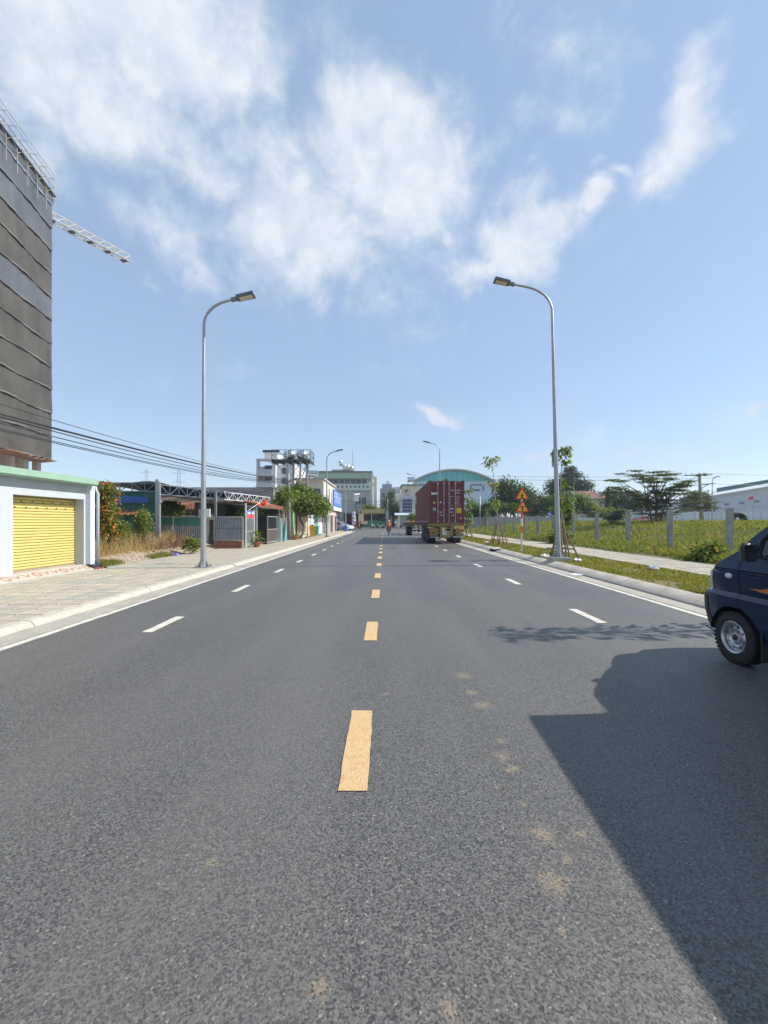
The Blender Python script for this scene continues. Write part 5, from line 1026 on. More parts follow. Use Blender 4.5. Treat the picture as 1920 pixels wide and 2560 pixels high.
# big half buried tyre in the field
tc_ = Vector((30.2,36,fh(30.2,36))); ty = thing('half_buried_tyre', 'large black tyre half buried in the field near the right edge', 'tyre', tc_)
m_ = MB(); prof = [(.38,-.22),(.62,-.26),(.70,-.2),(.72,0),(.70,.2),(.62,.26),(.38,.22),(.36,0),(.38,-.22)]
m_.lathe(prof,28,(tc_.x,tc_.y,tc_.z+.34),'y',cap=False); m_.build('tyre', rubber, ty, smooth=40)
p = at(1755,1290,58); U3 = thing('utility_pole', 'tall grey utility pole with cross arm at the right of the spreading tree', 'utility pole', (p.x,58,1)); MB().tube([(p.x,58,.8),(p.x-.35,58,8.2)],[.26,.18],10).build('pole', M('pole_concrete'), U3, smooth=True); m_ = MB(); m_.bar((p.x-2.4,58,7.9),(p.x+.2,58,8.0),.12); m_.bar((p.x-.3,58,6.6),(p.x+1.7,58,6.8),.12); m_.bar((p.x-.3,58,6.0),(p.x+.9,58,6.7),.08); m_.build('cross_arm', darkmetal, U3); ins = MB(); [ins.tube([(p.x-2.3+.9*k,58,7.9),(p.x-2.3+.9*k,58,8.25)],.06,6) for k in range(3)]; ins.build('insulator', white_paint, U3)
for i,(z,lab) in enumerate(((8.2,'upper wire running right from the field utility pole'),(6.8,'lower wire running right from the field utility pole'))): tag(MB().tube(sagline((p.x,58,z),(p.x+60,64,z+1),.6),.02,5).build('overhead_cable', cable_m), lab, 'cable')
for z,lab in ((11.6,'upper thin wire above the trees behind the triangular signs'),(10.9,'lower thin wire above the trees behind the triangular signs')): tag(MB().tube(sagline((20,92,z),(72,92,z+.2),.4),.03,5).build('overhead_cable', cable_m), lab, 'cable')
# pylons far left
def pylon(px, top, Yd_, lab):
    p = at(px,1300,Yd_); h = (HY-top)*Yd_/F; t = thing('pylon', lab, 'pylon', (p.x,Yd_,-.3)); m = MB(); pm_ = .30
    lv = [(0,4.2),(.35,2.8),(.6,2.0),(.8,1.5),(1,1.2)]
    for i in range(4):
        (a,wa),(b,wb) = lv[i],lv[i+1]
        for sx in (-1,1):
            m.bar((p.x+sx*wa,Yd_,a*h),(p.x+sx*wb,Yd_,b*h),pm_); m.bar((p.x+sx*wa,Yd_,a*h),(p.x-sx*wb,Yd_,b*h),pm_*.6)
        m.bar((p.x-wb,Yd_,b*h),(p.x+wb,Yd_,b*h),pm_*.7)
    m.build('lattice', galv, t); c = MB()
    for b in (.62,.78,.94): c.bar((p.x-7,Yd_,b*h),(p.x+7,Yd_,b*h),pm_*.7); c.bar((p.x-7,Yd_,b*h),(p.x,Yd_,b*h+1.8),pm_*.5); c.bar((p.x+7,Yd_,b*h),(p.x,Yd_,b*h+1.8),pm_*.5)
    c.build('cross_arm', galv, t)
pylon(447,1172,420,'nearer lattice power pylon on the skyline above the long canopy'); pylon(366,1170,520,'fainter lattice power pylon on the skyline above the shade house')
ma = at(503,1176,120); t = thing('antenna_mast', 'thin antenna mast on the skyline left of the near lamp post', 'mast', (ma.x,120,0)); MB().tube([(ma.x,120,0),(ma.x,120,ma.z)],.09,6).build('mast', galv, t); m_ = MB(); [m_.bar((ma.x-.6,120,z),(ma.x+.6,120,z),.06) for z in (ma.z-.8,ma.z-1.8)]; m_.build('aerial', galv, t)

# ------------------------------------------------------------------ street lamps
def lamp(name, label, base, top_z, arm, reach, rise, lean=0., rb=.085, group='street lamps', box=False, base_box=False, far=False):
    base = Vector(base); t = thing(name, label, 'street lamp', base, group=group); zb = base.z
    P = [base + Vector((lean*k/6,0,(top_z-zb)*k/6)) for k in range(7)]; r0 = [rb + (.042-rb)*k/6 for k in range(7)]
    c = P[-1]; Rr = abs(reach)*.62; s = 1 if reach > 0 else -1; rise_ = rise
    for k in range(1,9): a = R(75*k/8); P.append(c + Vector((s*Rr*(1-math.cos(a)) + lean*.1, 0, Rr*1.0*math.sin(a)*rise_/Rr*.80))); r0.append(.040)
    e = P[-1]; d = (P[-1]-P[-2]).normalized(); hx = c.x + reach - s*.62; k_ = (hx-e.x)/(d.x if abs(d.x) > .05 else s)
    e2 = e + Vector((d.x*k_,0,max(.05,d.z*k_*.75))); P.append(e2); r0.append(.034)
    MB().tube(P, r0, 14 if not far else 8).build('pole', galv, t, smooth=50)
    dn = Vector((s*.97,0,.22)).normalized(); up = Vector((-dn.z*s,0,abs(dn.x)))
    def hb(u0,u1,w,z0_,z1_,mat,nm,par,w1=None):
        w1 = w1 or w; m = MB(); vs = []
        for u,ww in ((u0,w),(u1,w1)):
            for y,z in ((-ww,z0_),(ww,z0_),(ww,z1_),(-ww,z1_)): vs.append(e2 + dn*u + Vector((0,y,0)) + up*z)
        m.add(vs,[(0,1,2,3),(7,6,5,4),(0,4,5,1),(1,5,6,2),(2,6,7,3),(3,7,4,0)]); return m.build(nm,mat,par)
    hb(-.06,.14,.05,-.05,.05,M('lamp_collar',(.20,.22,.22),.5,metal=.4),'collar',t)
    h = hb(.12,.66,.13,-.035,.055,M('lamp_housing',(.12,.13,.13),.45,.1,5,metal=.3),'lamp_head',t,.15)
    hb(.20,.60,.10,-.042,-.036,M('led_lens',(.62,.56,.40),.3),'lens',h)
    f = MB(); f.box(base.x-.2,base.x+.2,base.y-.2,base.y+.2,zb,zb+.03)
    for ax,ay in ((1,0),(-1,0),(0,1),(0,-1)):
        q = base + Vector((0,0,.03)); f.add([q+Vector((ax*.09-ay*.008,ay*.09+ax*.008,0)),q+Vector((ax*.19-ay*.008,ay*.19+ax*.008,0)),q+Vector((ax*.09-ay*.008,ay*.09+ax*.008,.2)),q+Vector((ax*.09+ay*.008,ay*.09-ax*.008,0)),q+Vector((ax*.19+ay*.008,ay*.19-ax*.008,0)),q+Vector((ax*.09+ay*.008,ay*.09-ax*.008,.2))],[(0,1,2),(5,4,3),(0,3,4,1),(1,4,5,2),(2,5,3,0)])
    f.build('base_plate', galv, t)
    b = MB(); [b.lathe([(.018,0),(.018,.05),(0,.055)],6,(base.x+sx*.16,base.y+sy*.16,zb+.03)) for sx in (-1,1) for sy in (-1,1)]; b.build('anchor_bolts', darkmetal, t)
    if box: MB().box(base.x+.10,base.x+.26,base.y-.15,base.y-.10,zb+1.55,zb+1.80).build('number_plate', white_paint, t)
    if base_box: MB().box(base.x-.30,base.x+.30,base.y-.30,base.y+.30,zb-.30,zb-.002).build('footing', concrete, t)
    return t
lamp('street_lamp','galvanised street lamp nearest on the left pavement, before the rough plot',(-5.55,12.95,.10),7.55,0,1.52,.95,.02,.085,box=True)
lamp('street_lamp','slightly leaning galvanised street lamp nearest on the right grass verge',(6.10,14.75,.27),8.95,0,-2.0,1.02,-.22,.092,base_box=True)
lamp('street_lamp','street lamp on the left pavement in front of the pale shop fronts',(-5.4,39.8,.10),7.4,0,1.5,.95,0,.10,far=True)
lamp('street_lamp','street lamp on the left pavement by the blue drum',(-6.0,66,.10),7.0,0,1.2,.95,0,.10,far=True)
lamp('street_lamp','street lamp rising behind the maroon container',(5.55,42,.15),8.6,0,-1.62,.95,0,.10,far=True)
lamp('street_lamp','far street lamp whose arm shows left of the container over the hall',(5.6,70,.1),8.6,0,-1.9,.95,0,.12,far=True)
lamp('street_lamp','small street lamp with its head turned right, behind the field left of the villa',(27.0,60,.8),6.9,0,.75,.6,0,.09,far=True)
lamp('street_lamp','small street lamp with its head turned right, beside the field utility pole',(43.6,56,1.0),7.0,0,.95,.5,0,.09,far=True)
p = at(1200,1311,62); tag(MB().tube([(p.x,62,.1),(p.x,62,at(1200,1240,62).z)],[.06,.05],8).build('post', galv, smooth=True), 'plain pale metal pole before the palm and the field wall', 'pole')
p = at(891,1280,78); t = thing('lightbox_sign', 'white lightbox sign on a thin dark pole at the left of the junction', 'sign', (p.x,78,.1)); MB().box(p.x-.5,p.x+.42,77.9,78.1,5.3,6.4).build('panel', M('sign_white',(.72,.70,.74),.5), t); MB().tube([(p.x,78,.1),(p.x-.2,78,5.3)],.06,8).build('pole', darkmetal, t); MB().slab([(p.x-.3,77.4,6.4),(p.x+.7,77.6,6.55),(p.x+.6,78.4,6.8),(p.x-.4,78.3,6.7)],.05).build('hood', white_paint, t)
p = at(1374,1283,62); t = thing('street_sign', 'blue rectangular street sign beside the near right lamp post', 'sign', (p.x,62,.8)); MB().box(p.x-.32,p.x+.32,61.97,62.03,2.35,3.05).build('plate', M('sign_plate_blue',(.02,.16,.62),.4), t); MB().tube([(p.x,62.05,.4),(p.x,62.05,3.05)],.04,8).build('post', galv, t); lt = MB(); lt.box(p.x-.2,p.x-.12,61.95,61.965,2.45,2.8); lt.box(p.x-.04,p.x+.04,61.95,61.965,2.45,2.8); lt.box(p.x+.12,p.x+.2,61.95,61.965,2.45,2.8); lt.build('lettering', whiteletter, t)

# ------------------------------------------------------------------ warning signs on a banded post
sx_, sy_ = 6.2, 19.0; SG = thing('warning_signs', 'red and white banded post with two orange warning triangles', 'traffic sign', (sx_,sy_,.13))
redp = M('sign_red',(.72,.05,.03),.5,.1,6); orange = M('sign_orange',(.92,.44,.02),.5,.06,8); symb = M('sign_black',(.015,.015,.015),.6)
bands = [(.12,1.02,silver),(1.02,1.32,redp),(1.32,1.66,white_paint),(1.66,1.96,redp),(1.96,3.0,white_paint)]
for a,b,mt in bands: MB().lathe([(.038,a),(.038,b)],14,(sx_,sy_,0)).build('post_band', mt, SG, smooth=40)
def tri(cz, cx=sx_, w=.64):
    h = w*.87
    def rt(s, z0_): # rounded triangle
        pts = []; cs = [(-w/2*s, -h/3*s),(w/2*s,-h/3*s),(0,h*2/3*s)]; r = .05*s
        for i,(x,z) in enumerate(cs):
            d0 = {0:210,1:330,2:90}[i]
            l = math.hypot(x,z); x,z = x*(l-2*r)/l, z*(l-2*r)/l
            for k in range(-3,4): t = R(d0+k*20); pts.append((cx + x + r*math.cos(t), cz + z + r*math.sin(t)))
        return pts
    pl = MB().prism(rt(1,0),sy_-.060,sy_-.045,'y').build('sign_plate', redp, SG); MB().prism(rt(.74,0),sy_-.066,sy_-.0605,'y').build('face', orange, pl); return pl
t1 = tri(2.70); yf = sy_-.072
m = MB(); c = (sx_,2.66); m.lathe([(0,-.002),(.026,-.002),(.026,.002),(0,.002)],10,(c[0]+.01,yf,c[1]+.105),'y')
def limb(a,b,w): a,b = Vector((c[0]+a[0],yf,c[1]+a[1])), Vector((c[0]+b[0],yf,c[1]+b[1])); m.bar(a,b,w,.004,up=(0,1,0))
limb((.005,.075),(-.005,-.015),.05); limb((-.005,-.01),(.06,-.115),.03); limb((-.005,-.01),(-.055,-.115),.03); limb((.0,.07),(.06,.0),.022); limb((.0,.07),(-.06,.01),.022); m.build('walking_figure', symb, t1)
zb_ = MB(); [zb_.bar((c[0]-.15+.06*k,yf,c[1]-.128),(c[0]-.12+.06*k,yf,c[1]-.128),.012) for k in range(6)]; zb_.build('crossing_bars', symb, t1)
t2 = tri(2.13, sx_+.02); m = MB(); m.box(sx_+.02-.095,sx_+.02+.095,yf,yf+.004,2.16,2.205); m.box(sx_+.02-.026,sx_+.02+.026,yf,yf+.004,2.0,2.16); m.build('junction_symbol', symb, t2)
for k in (2.75,2.18): MB().box(sx_-.05,sx_+.05,sy_-.045,sy_-.03,k-.04,k).build('clamp', silver, SG)

# ------------------------------------------------------------------ saplings on stakes
def sapling(label, base, h, bend, seed, leaves, big=1.):
    rr = random.Random(seed); base = Vector(base); t = thing('sapling', label, 'sapling', base, group='staked saplings on the right verge')
    top = base + Vector((bend,rr.uniform(-.1,.1),h)); P = [base + Vector((bend*(k/8)**1.5 + .035*math.sin(k*1.9+seed),0,h*k/8)) for k in range(9)]
    MB().tube(P, [.035-.0028*k for k in range(9)], 8).build('trunk', bark_pale, t, smooth=True)
    V = []; tw = MB()
    for z, n, sp in leaves:
        f = z/h; c0 = P[0].lerp(P[-1],f) if False else base + Vector((bend*f**1.5,0,z))
        for k in range(int(n*1.7)):
            az = rr.uniform(0,2*math.pi); el_ = rr.uniform(-.5,.6); d = Vector((math.cos(az)*math.cos(el_),math.sin(az)*math.cos(el_),math.sin(el_))); st = c0 + d*sp*rr.uniform(.25,1.0) + Vector((0,0,rr.uniform(-.12,.12)))
            if k % 3 == 0: tw.tube([c0,st],[.007,.003],4)
            dl = Vector((d.x*.6+rr.uniform(-.3,.3),d.y*.6+rr.uniform(-.3,.3),-.75+rr.uniform(-.3,.5))).normalized(); L_ = .22*big*rr.uniform(.7,1.2); s_ = dl.cross(Vector((rr.uniform(-1,1),rr.uniform(-1,1),.3))).normalized()*L_*.23
            V.append([st, st+dl*L_*.45+s_, st+dl*L_, st+dl*L_*.45-s_])
    tw.build('twigs', bark, t); np_mesh('leaves', np.array([[list(q) for q in f] for f in V]), lf_mid if seed % 2 else lf_weed, t)
    for k in range(5):
        a = 2*math.pi*k/5+rr.uniform(-.2,.2)+seed; rd = rr.uniform(.5,.66)
        MB().tube([base+Vector((rd*math.cos(a),rd*math.sin(a),-.02)), base+Vector((.05*math.cos(a),.05*math.sin(a),1.35+rr.uniform(-.1,.2)))],[.034,.026],7).build('stake', stakewood, t)
    for k in range(3): a = 2*math.pi*k/3+seed; b = a+2*math.pi/3; q = .46; MB().tube([base+Vector((q*1.25*math.cos(a),q*1.25*math.sin(a),.33)),base+Vector((q*1.25*math.cos(b),q*1.25*math.sin(b),.35))],.026,6).build('cross_rail', stakewood, t)
    return t
sapling('staked sapling with dark hanging leaves right behind the near right lamp post',(6.95,16.5,.13),4.35,-.02,1,[(4.15,40,.36),(3.7,14,.24),(3.0,8,.3),(2.6,14,.34),(2.25,16,.40),(1.95,12,.36),(1.2,6,.3)],1.15)
sapling('tall thin staked sapling with a leafy tip left of the warning signs',(6.67,24.6,.13),5.15,-.42,2,[(5.05,30,.45),(4.8,16,.5),(3.6,20,.28),(3.3,8,.2),(2.6,20,.26),(2.3,14,.25)],1.05)
sapling('bushy staked sapling close behind the container right side',(7.3,36.9,.13),4.2,-.1,3,[(4.1,30,.5),(3.4,26,.45),(2.8,26,.5),(2.2,26,.5),(1.6,24,.45),(1.1,16,.4)],1.3)
sapling('staked sapling on the verge beside the parked mini truck',(6.9,5.95,.13),4.45,-.05,5,[(4.3,26,.3),(3.9,24,.3),(3.4,26,.32),(2.9,30,.36),(2.4,26,.4),(1.9,22,.42)])
t = thing('roof_shrub','tuft of bright leaves showing over the container roof','plant',(7.0,47,.1)); MB().tube([(7.0,47,.1),(6.9,47,6.3)],.04,6).build('stem',bark_pale,t); rosette((6.9,47,6.0),46,.8,.16,lf_yel,'leaves',t,.5,.7)
# concrete fence posts and wires
pm_ = M('fence_post_concrete',(.36,.345,.32),.95,.2,4,.7,30,dirt=((.13,.12,.11),.7,3.5)); FX = 13.2
ords = ['nearest','second','third','fourth','fifth','sixth','seventh','eighth','ninth','tenth','eleventh','twelfth']
for k in range(12):
    y = 16.1+3.35*k; z = fh(FX,y)-.1; o = MB(); tp = z+1.98+random.uniform(-.08,.08); w = .095
    o.cbox(FX-w,FX+w,y-w,y+w,z,tp,.012); o = o.build('fence_post', pm_); o.rotation_euler = (0,0,0)
    tag(o, '%s concrete fence post of the field, counted from the mini truck' % ords[k], 'fence post', 'concrete fence posts along the field')
for i, z in enumerate((.55,1.0,1.45,1.85)):
    pts = [(FX,12.0,fh(FX,12)+z)] + [(FX, 16.1+3.35*k+j*1.675, fh(FX,16)+z-.1*j*.4) for k in range(12) for j in (0,1)]
    tag(MB().tube(pts,.005,4).build('fence_wire', galv), '%s barbed wire strung along the concrete fence posts' % ['lowest','second lowest','second highest','highest'][i], 'wire')
for x,y,s_,lab in ((6.55,14.3,.10,'white plastic bag in the grass beside the lamp footing'),(6.15,16.1,.12,'white plastic bag on the kerb edge left of the lamp footing'),(7.6,11.9,.11,'flattened white bag in the grass before the pavement near the truck'),(6.6,27.2,.10,'pale plastic bag in the grass near the thin sapling')):
    crumple('plastic_bag', lab, (x,y,.16+s_*.4), (s_*1.2,s_,s_*.6), plastic_w, 'litter', int(x*10+y))
o = MB(); vs = [(5.28,11.6,.02),(5.48,11.55,.05),(5.5,12.1,.03),(5.25,12.0,.022)]; o.slab(vs,.004); tag(o.build('paper_scrap', white_paint), 'white paper scrap lying in the right gutter', 'litter')
# ------------------------------------------------------------------ shipping container on a skeletal trailer
maroon = M('container_maroon',(.145,.026,.032),.55,.16,1.6,.06,30,dirt=((.17,.06,.05),.5,1.1)); maroon2 = M('container_maroon_pale',(.19,.065,.065),.55,.15,2); rodm = M('rod_galvanised',(.55,.47,.48),.5,.15,8,metal=.3)
CX0,CX1,CY0,CY1,CZ0,CZ1 = 3.03,5.465,28.64,40.83,1.44,4.30
K_ = thing('shipping_container','maroon high cube shipping container with white lettering on its doors','container',((CX0+CX1)/2,CY0,CZ0))
def corr_wall(x, inward, y0, y1, z0, z1, n, d=.036):
    m = MB(); vs = []; p = (y1-y0)/n
    for i in range(n):
        y = y0+p*i
        for f,o in ((0,0),(.26,0),(.5,1),(.76,1)): vs += [(x+inward*d*o,y+p*f,z0),(x+inward*d*o,y+p*f,z1)]
    vs += [(x,y1,z0),(x,y1,z1)]; k = len(vs)//2
    return m.add(vs,[(2*i,2*i+2,2*i+3,2*i+1) for i in range(k-1)])
corr_wall(CX0+.02,1,CY0+.12,CY1-.12,CZ0+.16,CZ1-.08,44).build('side_wall', maroon, K_, recalc=False); corr_wall(CX1-.02,-1,CY0+.12,CY1-.12,CZ0+.16,CZ1-.08,44).build('side_wall', maroon, K_, recalc=False)
r = MB(); r.box(CX0+.02,CX1-.02,CY0+.05,CY1-.05,CZ1-.07,CZ1-.03); r.build('roof', maroon2, K_); r = MB(); r.box(CX0+.05,CX1-.05,CY1-.08,CY1-.05,CZ0+.1,CZ1-.05); r.build('front_wall', maroon, K_)
r = MB(); r.box(CX0+.02,CX1-.02,CY0+.1,CY1-.1,CZ0+.02,CZ0+.12); r.build('floor', darkmetal, K_)
for x0 in (CX0,CX1-.14):
    for y0 in (CY0,CY1-.16): MB().cbox(x0,x0+.14,y0,y0+.16,CZ0,CZ1-.01,.012).build('corner_post', maroon, K_)
for x0 in (CX0,CX1-.17):
    for y0 in (CY0-.01,CY1-.16):
        for z0 in (CZ0-.004,CZ1-.12): MB().box(x0-.004,x0+.174,y0,y0+.174,z0,z0+.124).build('corner_casting', darkmetal if z0 > 3 else maroon, K_)
for x0 in (CX0,CX1-.06):
    MB().box(x0,x0+.06,CY0+.16,CY1-.16,CZ1-.09,CZ1-.01).build('top_rail', maroon, K_); MB().box(x0,x0+.05,CY0+.16,CY1-.16,CZ0,CZ0+.17).build('bottom_rail', maroon2, K_)
MB().box(CX0+.14,CX1-.14,CY0+.02,CY0+.14,CZ1-.13,CZ1-.012).build('door_header', maroon, K_); MB().box(CX0+.14,CX1-.14,CY0+.02,CY0+.14,CZ0+.0,CZ0+.14).build('door_sill', maroon, K_)
gt_ = MB(); gt_.bar((CX0+.42,CY0-.015,CZ1-.05),(CX0+.24,CY0-.015,CZ1-.10),.01); 
hz = MB()
for xs in (CX0+.2,CX1-.55):
    for k in range(3): hz.add([(xs+.11*k,CY0+.008,CZ1-.10),(xs+.06+.11*k,CY0+.008,CZ1-.10),(xs+.10+.11*k,CY0+.008,CZ1-.045),(xs+.04+.11*k,CY0+.008,CZ1-.045)],[(0,1,2,3)])
hz.build('hazard_stripes', M('stripe_pink',(.55,.33,.33),.6), K_, recalc=False)
xm = (CX0+CX1)/2; doors = []
for x0,x1 in ((CX0+.145,xm-.012),(xm+.012,CX1-.145)):
    m = MB(); z0,z1 = CZ0+.145,CZ1-.135; segs = 5; hgt = (z1-z0)/segs; ya = CY0+.045; vs = []
    prof = []
    for k in range(segs): zz = z0+hgt*k; prof += [(zz+.02,0),(zz+hgt*.22,0),(zz+hgt*.32,.028),(zz+hgt*.82,.028),(zz+hgt*.92,0)]
    prof = [(z0,0)]+prof+[(z1,0)]
    for z,d in prof: vs += [(x0+.07,ya+d,z),(x1-.07,ya+d,z)]
    n = len(prof); m.add(vs,[(2*i,2*i+1,2*i+3,2*i+2) for i in range(n-1)])
    m.box(x0,x0+.07,ya-.012,ya+.03,z0,z1); m.box(x1-.07,x1,ya-.012,ya+.03,z0,z1); m.box(x0+.07,x1-.07,ya-.012,ya+.03,z0,z0+.05); m.box(x0+.07,x1-.07,ya-.012,ya+.03,z1-.05,z1)
    doors.append(m.build('door', maroon, K_))
MB().box(xm-.012,xm+.012,CY0+.06,CY0+.08,CZ0+.14,CZ1-.13).build('door_gasket', black, K_)
yr = CY0+.012
for i,x in enumerate((3.66,4.08,4.427,4.85)):
    d = doors[i//2]; rd = MB(); rd.tube([(x,yr,CZ0+.05),(x,yr,CZ1-.06)],.019,8); rd.build('locking_rod', rodm, d)
    b = MB(); [b.box(x-.04,x+.04,yr-.022,yr+.03,z-.03,z+.03) for z in (CZ0+.1,CZ0+.85,CZ0+1.35,CZ0+2.0,CZ1-.2)]; b.build('rod_bracket', rodm if i else rodm, d)
for x0,x1,z in ((3.66,4.02,CZ0+.72),(3.76,4.08,CZ0+.52),(4.427,4.78,CZ0+.72),(4.55,4.85,CZ0+.52)):
    h = MB(); h.bar((x0,yr-.03,z),(x1,yr-.03,z+.01),.025); h.box((x0+x1)/2-.03,(x0+x1)/2+.03,yr-.02,yr+.03,z-.05,z+.06); h.build('door_handle', rodm, doors[0 if x0 < 4.2 else 1])
RX = (R(90),0,0); yt = CY0+.005
def ctext(s, x, z, size, nm='lettering', mt=whiteletter, par=None, sx=1.): return text_mesh(s,size,nm,mt,par or doors[1],(x,yt,z),RX,.001,sx=sx)
ctext('TGHU',4.50,3.60,.14,sx=.9); ctext('702814',4.89,3.60,.14,sx=.76); ctext('9',5.30,3.60,.14); ctext('45G1',4.89,3.44,.13)
for i,(a,b1,b2) in enumerate((('MAX. WT.','32,500 KG','71,650 LB'),('TARE','3,880 KG','8,550 LB'),('NET','28,620 KG','63,100 LB'),('CU. CAP.','76.4 CU.M','2,700 CU.FT'))):
    z = 3.19-.19*i; ctext(a,4.46,z,.07,sx=.8); ctext(b1,4.90,z+.02,.062,sx=.9); ctext(b2,4.90,z-.06,.062,sx=.9)
st = MB().box(4.93,5.25,CY0+.0,CY0+.018,2.10,2.46).build('yellow_placard', M('placard_yellow',(.78,.50,.02),.5), doors[1])
pr_ = MB(); [pr_.box(4.97,5.21,CY0-.003,CY0-.001,z,z+.012) for z in (2.40,2.36,2.28,2.25)]; pr_.box(5.0,5.18,CY0-.003,CY0-.001,2.15,2.19); pr_.build('placard_print', M('placard_print',(.28,.17,.01),.6), st)
tr = MB(); tr.add([(3.32,yt,2.76),(3.50,yt,2.76),(3.41,yt,2.92)],[(0,1,2)]); tr.build('warning_triangle', M('sticker_yellow',(.80,.55,.12),.5), doors[0], recalc=False)
MB().box(3.79,3.90,yt-.002,yt+.03,2.78,2.89).build('round_sticker', M('sticker_pale',(.66,.58,.60),.5), doors[0]); MB().box(3.32,3.52,yt-.002,yt+.03,2.24,2.48).build('green_sticker', M('sticker_green',(.25,.36,.27),.5,.3,20), doors[0])
lg = MB(); lg.add([(3.22,yt,3.36),(3.60,yt,3.36),(3.60,yt,3.42),(3.36,yt,3.45),(3.60,yt,3.47),(3.60,yt,3.52),(3.30,yt,3.50),(3.22,yt,3.56)],[(0,1,2,3,4,5,6,7)]); lg.build('logo', M('logo_white',(.66,.70,.72),.5), doors[0], recalc=False); MB().box(3.30,3.46,yt-.002,yt+.02,3.50,3.53).build('logo_bar', M('logo_navy',(.03,.03,.10),.5), doors[0])
MB().box(5.18,5.27,yt-.002,yt+.03,1.72,1.80).build('round_sticker', white_paint, doors[1]); MB().box(4.5,4.72,yt-.002,yt+.03,2.36,2.46).build('data_plate', M('plate_grey',(.55,.57,.56),.4), doors[1])
sl_ = MB().box(CX0-.006,CX0-.001,CY0+.02,CY0+.10,1.9,2.5); sl_.build('edge_mark', M('edge_yellow',(.55,.40,.12),.6), K_); lt = MB(); [lt.box(CX0+.0,CX0+.012,39.6,40.5,z,z+.12) for z in (3.3,3.5,3.75)]; lt.build('side_lettering', whiteletter, K_)

chassis_y = M('chassis_ochre',(.27,.175,.045),.7,.25,3,.2,20,dirt=((.12,.08,.05),.7,2)); chassis_d = M('chassis_dark',(.09,.055,.04),.8,.3,3,.2,20); lampred = M('tail_lamp',(.45,.03,.02),.3)
def tyre_mesh(rad, w, tread=24):
    m = MB(); h = w/2; m.lathe([(rad*.56,-h*.8),(rad*.72,-h),(rad*.93,-h*.95),(rad,-h*.72),(rad,h*.72),(rad*.93,h*.95),(rad*.72,h),(rad*.56,h*.8)],32,(0,0,0),'x',cap=False); return m
def truck_wheel(parent, c, rad=.5, w=.28):
    t = tyre_mesh(rad,w); t.v = [(x+c[0],y+c[1],z+c[2]) for x,y,z in t.v]; o = t.build('tyre', rubber, parent, smooth=40)
    s = -1; MB().lathe([(rad*.57,-w*.40),(rad*.55,-w*.30),(rad*.5,-w*.12),(rad*.22,-w*.15),(rad*.18,-w*.42),(0,-w*.42)],24,c,'x',cap=False).build('rim', M('dull_rim',(.22,.17,.15),.7), o, smooth=40); return o
